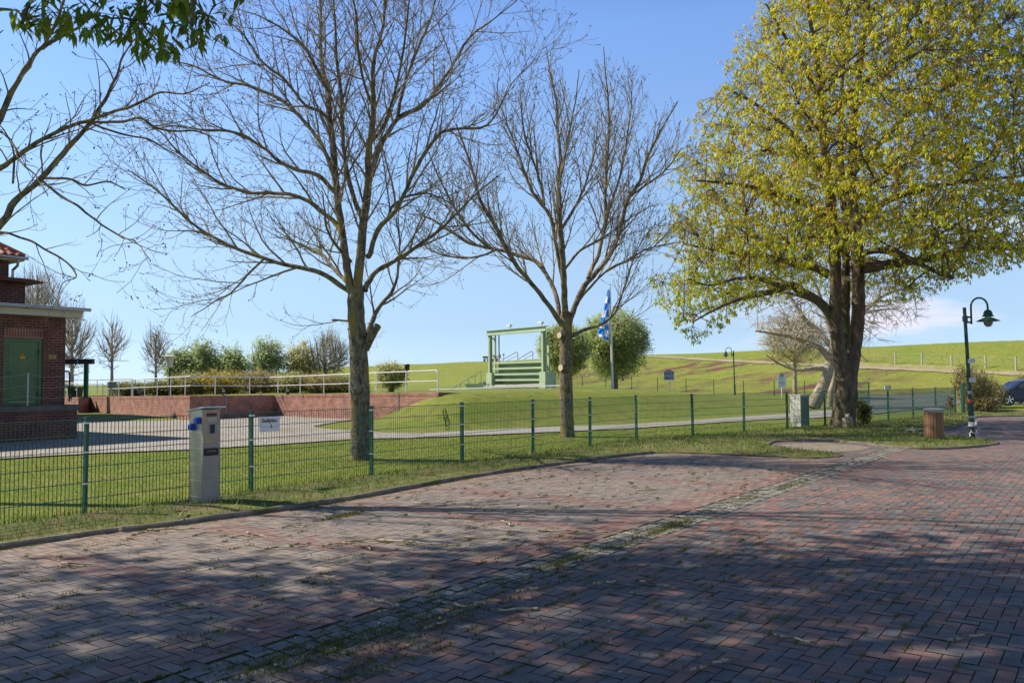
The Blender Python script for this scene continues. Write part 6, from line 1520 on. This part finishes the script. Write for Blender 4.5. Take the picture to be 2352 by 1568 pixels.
# burl at the foot
bm = bmesh.new(); bmesh.ops.create_icosphere(bm, subdivisions=4, radius=.24)
for v in bm.verts: v.co *= 1+.16*math.sin(v.co.x*31+v.co.z*17)*math.sin(v.co.y*27)+.08*math.sin(v.co.z*60)
me = bpy.data.meshes.new('burl'); bm.to_mesh(me); bm.free(); me.materials.append(M['pale_bark']); me.polygons.foreach_set('use_smooth', [True]*len(me.polygons))
o = bpy.data.objects.new('burl', me); COL.objects.link(o); bq = P(1948, 985, dC-.42); o.location = (bq.x, bq.y, .20); o.scale = (.72, .7, 1.15); place_root(o, root)
ys_ = [-420, -300, -150, 0, 100, 200, 300, 400, 500, 560, 620, 680, 720, 760, 800]
lf_ = [1960, 1870, 1800, 1738, 1698, 1640, 1590, 1560, 1532, 1530, 1520, 1518, 1530, 1560, 1600]
rt_ = [1990, 2120, 2220, 2290, 2350, 2395, 2425, 2440, 2440, 2420, 2385, 2150, 1700, 1650, 1640]
def bottom_y(x): return np.interp(x, [1515, 1560, 1600, 1650, 1712, 1745, 1820, 1880, 1905, 1985, 2040, 2122, 2150, 2250, 2352, 2450], [700, 795, 800, 765, 733, 700, 672, 610, 600, 640, 690, 705, 655, 630, 600, 560])
def ch_samp(n, lo, hi):
    res = []
    while len(res) < n:
        y = -420+1225*rngc.random(); l = np.interp(y, ys_, lf_); r_ = np.interp(y, ys_, rt_)
        if rngc.random() > (r_-l)/920: continue
        cx_ = (l+r_)/2; hw = (r_-l)/2; u = rngc.uniform(-1, 1); v = rngc.uniform(-1, 1); q = math.hypot(u, v)
        if q > hi or (q < lo and rngc.random() > .25): continue
        edge_n = 1+.07*math.sin(y*.045+u*3)+.05*math.sin(y*.11+v*5)
        x = cx_+u*hw*edge_n
        hz_ = hw*sC; d = dC+v*min(hz_, 5.8)*edge_n
        if y > bottom_y(x)+12*math.sin(x*.05) and q > -1: continue
        # image x,y at trunk depth -> world; keep height from y at dC
        p0_ = P(x, y, dC); p_ = np.array([p0_.x, d, p0_.z])
        zlow = .0
        if abs(v) > .3: 
            if p_[2] < 4.0+.6*rngc.random()+ (0 if x < 1800 else .8): continue
        if (math.sin(p_[0]*1.9+p_[2]*1.1)*math.sin(p_[1]*1.7+1)*math.sin(p_[2]*2.3+p_[0]*.6)+rngc.normal(0, .30)) < -.33: continue
        res.append(p_)
    return np.array(res)
stems = [(p[len(p)//2:], r_[len(r_)//2:]) for p, r_ in chs[1:]]+[(p[2:], r_[2:]) for p, r_ in chl]
out, tips = grow(rngc, stems, ch_samp, 130, 1500, 23000, r1=(.07, .02), r2=(.018, .008), r3=(.007, .004), lower=.25, sag=.06)
Vt, Ft = tubes_np(out); o = npmesh('branches', Vt, Ft, 'chest_bark', smooth=True); place_root(o, root)
CH = [(.66, .62, .03), (.58, .58, .03), (.72, .62, .035), (.42, .50, .04), (.66, .38, .045), (.60, .62, .035), (.66, .56, .035)]
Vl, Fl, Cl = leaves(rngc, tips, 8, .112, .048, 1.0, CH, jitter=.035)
height_mix = np.clip((Vl[::4, 2:3]-2.5)/4.2+.25*np.sin(Vl[::4, 0:1]*1.3+Vl[::4, 1:2]), 0, 1); Cl = Cl*(np.array([[.66, .88, 1.1]])*(1-height_mix)+np.array([[1.0, 1.0, 1.0]])*height_mix)  # leaf tint runs from greener low in the crown to yellower higher up
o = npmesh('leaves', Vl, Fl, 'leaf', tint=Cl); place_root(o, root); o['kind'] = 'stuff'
mb = MB()
c0 = P(1946, 641, dC-.22); nrm = Vector((-.3, -1, .1)).normalized(); mb.tube([c0, c0+nrm*.1], [.10, .09], 12); mb.tube([c0+nrm*.1005, c0+nrm*.103], [.085, .085], 12, mi=1); w_ = mb.build('cut_stub', ['chest_bark', 'cut_wood']); place_root(w_, root)

# chestnut overhead at the left: leaves hang into the top left corner, its crown shades the paving
rngk = np.random.default_rng(15)
tb = Vector((-9.8, 4.2, 0)); root = empty('chestnut_tree', tb, 0, 'dark green horse chestnut overhanging the top left corner of the picture', 'tree')
def st3(pts, r): pp, rr_ = catmull([Vector(p) for p in pts], r, 4); return (np.array([tuple(v) for v in pp]), np.array(rr_))
lk = [st3([(-9.8, 4.2, -.2), (-9.8, 4.2, 2), (-9.6, 4.4, 4.2), (-9.1, 5.2, 7), (-8.5, 6.6, 10), (-7.8, 8.4, 14)], [.45, .36, .32, .26, .17, .06]),
      st3([(-9.5, 4.7, 5.0), (-8.2, 7.0, 7.4), (-6.4, 9.2, 9.0), (-4.2, 9.6, 10.6), (-1.5, 9.6, 12)], [.2, .16, .12, .08, .04]),
      st3([(-9.4, 4.8, 5.6), (-7.6, 5.6, 8.4), (-5.4, 6, 9.8), (-3.6, 6.0, 11)], [.18, .14, .09, .04]),
      st3([(-9.1, 5.2, 6.8), (-8.2, 8.6, 8.6), (-7.0, 9.6, 10), (-6, 10.4, 11.5)], [.16, .12, .08, .04]),
      st3([(-9.0, 5.5, 7.6), (-6.8, 7.9, 11), (-4.8, 9, 13.5)], [.14, .09, .04]),
      st3([(-9.6, 4.6, 4.4), (-7.8, 6.6, 6.2), (-6.0, 8.2, 6.6), (-4.6, 8.6, 6.5), (-3.4, 8.8, 6.4)], [.10, .07, .05, .035, .015])]
def k_keep(p, low=True):
    x, y = proj(p)
    if p[2] > 9.0 and False: return True
    if x < -30: return p[2] > 4.2
    if not low: return y < -100
    lim = np.interp(x, [0, 60, 100, 150, 190, 230, 300, 350, 400, 430, 500, 520, 560, 580, 640], [20, 75, 100, 95, 70, 85, 120, 138, 150, 140, 115, 60, 25, -30, -60])
    return y < lim-4
rk = ell_sampler(rngk, (-6.9, 6.9, 11.2), (9.4, 4.7, 4.6), keep=lambda p: k_keep(p, False), flat=4.6, clump=1.1)
low_k = ell_sampler(rngk, (-4.0, 8.6, 5.4), (1.75, .8, .62), keep=k_keep)
def ks(n, lo, hi): m_ = max(5, int(n*.0085)); return np.concatenate([rk(n-m_, lo, hi), low_k(m_, 0, 1.0)])
out, tips = grow(rngk, [(p[4:], r_[4:]) for p, r_ in lk], ks, 90, 560, 9000, r1=(.06, .016), r2=(.014, .006), r3=(.006, .004), lower=.15)
out = [t for t in out if all(k_keep(q) for q in t[0][1:-1:2])]
Vt, Ft = tubes_np([(p, r_, 10) for p, r_ in lk]); o = npmesh('trunk', Vt, Ft, 'chest_bark', smooth=True); place_root(o, root)
Vt, Ft = tubes_np(out); o = npmesh('branches', Vt, Ft, 'chest_bark', smooth=True); place_root(o, root)
Vl, Fl, Cl = leaves(rngk, tips, 7, .18, .058, .8, [(.13, .22, .03), (.18, .28, .035), (.26, .32, .04), (.14, .22, .03)], jitter=.03)
o = npmesh('leaves', Vl, Fl, 'leaf', tint=Cl); place_root(o, root); o['kind'] = 'stuff'

# ---------------------------------------------------------------- smaller trees and shrubs
def small_tree(name, label, cat, px, pbase, ptop, hw_px, d, seed, cols, n1, n2, n3, per, L, wd, cb_px=None, trunk_r=5, bark='ash_bark', zb=None, lean=0, twig='hedge_twig', flat=.0, group=None, droop=.2, leafn=None, depthf=1.0, stems=1, jitter=.12, amp=1.9, r3=(.012, .007), r2=(.02, .01)):
    rng = np.random.default_rng(seed); q = P(px, pbase, d); z0 = q.z if zb is None else zb
    base = Vector((q.x, q.y, z0)); top = P(px+lean, ptop, d); s = d/F
    zc0 = P(px, cb_px, d).z if cb_px else z0+.1
    root = empty(name, base, 0, label, cat, group); c = ((top.x+base.x)/2 if not lean else top.x-lean*s*.3, d, (top.z+zc0)/2); rad = (hw_px*s, hw_px*s*depthf, (top.z-zc0)/2)
    tr_ = []
    for k in range(stems):
        o_ = Vector((rng.normal(0, rad[0]*.35), rng.normal(0, .3), 0)) if stems > 1 else Vector((0, 0, 0))
        tr_.append(st3([base+o_*.4-Vector((0, 0, .2)), base.lerp(Vector(c), .45)+o_*.8, Vector(c)+o_*1.1, Vector(c)+o_*1.3+Vector((0, 0, rad[2]*.6))], [trunk_r*s*1.15, trunk_r*s*.9, trunk_r*s*.5, trunk_r*s*.15]))
    samp = ell_sampler(rng, c, rad, amp=amp, flat=z0+flat, clump=2.2/max(rad[0], .4)**.5)
    out, tips = grow(rng, tr_, samp, n1, n2, n3, r1=(trunk_r*s*.5, .02), r2=r2, r3=r3, lower=.4 if per else 1.1, sag=.02 if droop > 0 else -.06, pull=.16 if per else .24, foot=np.array([c[0], c[1], zc0]))
    Vt, Ft = tubes_np([(p, r_, 8) for p, r_ in tr_]); o = npmesh('trunk', Vt, Ft, bark, smooth=True); place_root(o, root)
    Vt, Ft = tubes_np(out); o = npmesh('crown' if not per else 'branches', Vt, Ft, twig, smooth=True); place_root(o, root)
    if per:
        Vl, Fl, Cl = leaves(rng, tips, per, L, wd, droop, cols, jitter=jitter); o = npmesh('leaves', Vl, Fl, 'leaf', tint=Cl); place_root(o, root); o['kind'] = 'stuff'
    return root
GL = [(.48, .56, .18), (.42, .52, .16), (.56, .62, .22), (.34, .44, .13)]
GD = [(.44, .56, .26), (.50, .62, .30), (.36, .48, .20), (.56, .64, .32)]
OL = [(.60, .60, .26), (.52, .55, .24), (.66, .60, .30)]
small_tree('round_tree', 'round topped light green tree left behind the pruned ash trunk', 'tree', 1294, 893, 738, 62, 55, 31, GL, 30, 260, 3000, 5, .15, .075, cb_px=868, trunk_r=5, zb=1.1, twig='hedge_twig', jitter=.1, amp=.7)
small_tree('round_tree', 'larger round green tree directly behind the flagpole', 'tree', 1412, 892, 711, 83, 60, 32, GL[:3]+GD[:2], 40, 420, 5200, 5, .17, .085, cb_px=870, trunk_r=7, zb=H(P(1412, 892, 60).x, 60), jitter=.12, amp=.7)
small_tree('small_tree', 'small round tree with sparse olive leaves behind the white notice sign', 'tree', 1826, 911, 715, 78, 66, 33, OL, 30, 260, 2300, 3, .15, .07, cb_px=842, trunk_r=5, zb=H(P(1826, 911, 66).x, 66), jitter=.15, bark='pale_bark')
bg_ = [(412, 800, 868, 33, GD, 'round green bush tree just right of the mushroom lantern'), (466, 781, 866, 35, GD, 'second round green tree from the left in the row behind the hedge'),
       (536, 796, 866, 38, GD, 'wide low round green tree in the middle of the row behind the hedge'), (613, 773, 868, 38, GD, 'pointed green tree standing apart in the row behind the hedge'), (690, 786, 872, 34, OL, 'brownish green shrub tree left of the big ash trunk')]
for i, (x, yt, yb, hw, cl, lab) in enumerate(bg_):
    small_tree('row_tree', lab, 'tree', x, yb+25, yt, hw*1.12, 62, 40+i, cl, 20, 160, 820, 4, .24, .12, cb_px=yb+16, trunk_r=3, stems=3, zb=1.0, group='trees in a row behind the hedge', jitter=.16, r3=(.014, .008))
small_tree('row_tree', 'tall pale wispy shrub tree against the sky directly left of the big ash trunk', 'tree', 758, 895, 753, 48, 62, 47, [(.36, .36, .16), (.30, .32, .14)], 30, 260, 1500, 2, .14, .06, cb_px=885, trunk_r=3, zb=1.0, stems=4, jitter=.14, droop=-.2, twig='grey_twig')
small_tree('row_tree', 'low pale olive bush on the platform just right of the big ash trunk', 'bush', 896, 895, 832, 40, 50, 48, OL+GL[:1], 20, 160, 1800, 4, .13, .06, cb_px=893, trunk_r=2.5, zb=1.05, stems=4, jitter=.12)
# hedge bushes below the row
hb_ = [(270, 862, 70, 'dark low'), (350, 866, 60, 'dark')]
hcols = {'brown': [(.54, .42, .20), (.44, .37, .15), (.36, .38, .12)], 'yellow': [(.66, .50, .04), (.55, .45, .07), (.36, .33, .08)], 'olive': [(.46, .46, .16), (.36, .42, .14), (.52, .45, .2)], 'dark': [(.17, .22, .07), (.24, .27, .08), (.32, .28, .10)]}
hs_ = [(300, 884, 40, 'dark', 'low dark hedge bush behind the short railing at the left'), (375, 880, 38, 'dark', 'dark olive hedge bush below the mushroom lantern'), (437, 862, 42, 'olive', 'olive hedge bush with fresh tips, left of the yellow flowering one'), (512, 856, 46, 'yellow', 'yellow flowering forsythia bush in the hedge behind the railing'),
       (590, 857, 46, 'brown', 'brownish hedge bush right of the yellow flowering one'), (668, 860, 46, 'olive', 'olive brown hedge bush above the lit brick wall corner'), (745, 864, 46, 'brown', 'tangled brown hedge bush left of the big ash trunk'), (800, 868, 40, 'dark', 'dark green hedge bush just behind the big ash trunk')]
for i, (x, yt, hw, c_, lab) in enumerate(hs_):
    small_tree('hedge_bush', lab, 'bush', x, 908, yt-5, hw+6, 54, 60+i, hcols[c_], 20, 170, 2300, 4, .12, .06, cb_px=910, trunk_r=2.2, zb=1.0, stems=4, group='bushes of the hedge behind the railing', jitter=.12, r3=(.010, .006))
# bare trees in the far left
def far_bare(label, px, pbase, ptop, hw, d, seed, cb, n1=24, n2=200, n3=900, tr=4, zb=1.0, twig='grey_twig', lean=0, name='bare_tree'):
    return small_tree(name, label, 'tree', px, pbase, ptop, hw, d, seed, GL, n1, n2, n3, 0, 0, 0, cb_px=cb, trunk_r=tr, zb=zb, bark='grey_twig', twig=twig, lean=lean, droop=-.2, r3=(.010, .006), r2=(.022, .011))
far_bare('tall bare tree showing above the annex roof behind the brick building', 85, 900, 590, 75, 62, 71, 800, 40, 320, 1300, tr=7)
far_bare('wide bare tree with drooping twigs right beside the wall of the brick building', 165, 900, 672, 62, 58, 72, 880, 36, 240, 800, tr=4.5)
far_bare('slender bare forked tree left of the gap in the white railing', 257, 900, 712, 44, 60, 73, 860, 20, 100, 300, tr=3.6)
far_bare('slender bare tree with upright twigs just left of the mushroom lantern', 358, 900, 738, 38, 60, 74, 872, 24, 150, 500, tr=3)
# leaning old bleached tree behind the chestnut
lt = P(1878, 930, 47); lt.z = H(lt.x, lt.y); root = empty('leaning_tree', lt, 0, 'old leaning bleached tree with bare twisted crown, directly behind the chestnut trunk', 'tree'); sL = 47/F; rl_ = np.random.default_rng(81)
def PL(l, off=0, dd=0): pp, rr_ = catmull([P(x, y, 47+off+dd*i/(len(l)-1)) for i, (x, y, r_) in enumerate(l)], [r_*sL for x, y, r_ in l], 5); return (np.array([tuple(v) for v in pp]), np.array(rr_))
lt_s = [PL([(1866, 936, 17), (1876, 915, 15), (1891, 885, 13), (1903, 850, 12), (1911, 810, 10.5), (1918, 760, 9), (1922, 700, 6), (1925, 640, 3)])]
lt_l = [PL([(1908, 830, 8), (1885, 800, 7), (1850, 785, 6), (1810, 772, 5), (1770, 765, 3), (1735, 760, 1.5)], 0, -1), PL([(1912, 800, 7), (1880, 760, 6), (1850, 735, 5), (1820, 690, 3.6), (1800, 650, 2)], 0, 1), PL([(1915, 775, 7), (1895, 720, 5), (1880, 670, 4), (1860, 630, 2)]),
        PL([(1918, 790, 7), (1960, 750, 6), (2000, 700, 4.4), (2050, 670, 2.6), (2100, 660, 1.6)], 0, 1), PL([(1905, 850, 6), (1870, 846, 5), (1830, 850, 3.4), (1790, 835, 2.2), (1760, 815, 1.2)], 0, -1), PL([(1920, 740, 5), (1950, 690, 4), (1985, 650, 2.6), (2010, 610, 1.4)])]
Vt, Ft = tubes_np([(p, r_, 10) for p, r_ in lt_s]+[(p, r_, 7) for p, r_ in lt_l]); o = npmesh('trunk', Vt, Ft, 'pale_bark', smooth=True); place_root(o, root)
sp_ = ell_sampler(rl_, tuple(P(1885, 720, 47)), (4.3, 3.2, 2.9)); sp2 = ell_sampler(rl_, tuple(P(2040, 690, 48)), (2.6, 2, 1.9))
def lsamp(n, lo, hi): return np.concatenate([sp_(int(n*.72), lo, hi), sp2(n-int(n*.72), lo, hi)])
out, tips = grow(rl_, lt_s+lt_l, lsamp, 50, 420, 3200, r1=(.07, .03), r2=(.026, .012), r3=(.011, .007), lower=.1, sag=-.05)
Vt, Ft = tubes_np(out); o = npmesh('crown', Vt, Ft, 'grey_twig', smooth=True); place_root(o, root)
# second trunk foot behind
mb = MB(); q = P(1906, 926, 50); mb.tube([q-Vector((0, 0, .2)), q+Vector((.1, 0, .8)), P(1914, 880, 50), P(1925, 800, 50), P(1935, 720, 50)], [.20, .17, .15, .12, .06], 12); tag(mb.build('old_trunk', 'pale_bark', smooth=True), 'grey old trunk standing close behind the leaning bleached tree', 'tree trunk')
# shrub by the chestnut and sapling
small_tree('small_shrub', 'small leafy green shrub at the right foot of the chestnut trunk', 'shrub', 1979, 980, 921, 19, 28.6, 91, [(.11, .15, .03), (.16, .19, .04), (.22, .21, .05)], 10, 50, 330, 5, .10, .035, cb_px=975, trunk_r=1.6, zb=.05, stems=3, jitter=.03, r3=(.005, .003), r2=(.008, .005))
small_tree('red_sapling', 'small reddish sapling at the fence right of the wooden bin', 'shrub', 2182, 952, 908, 9, 34, 92, [(.16, .06, .03), (.12, .07, .03)], 5, 16, 40, 4, .10, .04, cb_px=940, trunk_r=1.2, zb=.05, jitter=.03, r3=(.006, .004))
# scrub at the right in front of the car
scr = [(2222, 948, 830, 40, 40.5, 'upright scrubby bush just left of the near street lamp', .5), (2250, 950, 842, 38, 40.8, 'brown scrubby bush right of the near street lamp', .6), (2284, 948, 872, 22, 42.3, 'thorny brown bush partly covering the parked car', .6), (2345, 935, 858, 34, 52.0, 'loose bush behind the parked car at the right edge', .5)]
for i, (x, yb, yt, hw, d, lab, q) in enumerate(scr):
    small_tree('scrub_bush', lab, 'bush', x, yb, yt, hw, d, 95+i, [(.56, .52, .20), (.46, .44, .17), (.62, .56, .20), (.38, .44, .13)], 26, 190, 1300, 2, .11, .045, cb_px=yb, trunk_r=1.6, zb=.05, stems=6, group='scrub at the right edge', jitter=.12, bark='hedge_twig', r3=(.010, .006), r2=(.016, .010), depthf=.8)
small_tree('scrub_bush', 'low heap of arching brown bramble stems between street lamp and parked car', 'bush', 2258, 949, 905, 36, 40.0, 101, [(.26, .22, .06), (.36, .26, .03)], 30, 260, 900, 1, .10, .045, cb_px=950, trunk_r=1.2, zb=.05, stems=6, group='scrub at the right edge', jitter=.1, bark='hedge_twig', twig='dry_twig', r3=(.013, .008), r2=(.018, .012), depthf=.8)
print('ASH', na1, nt1)
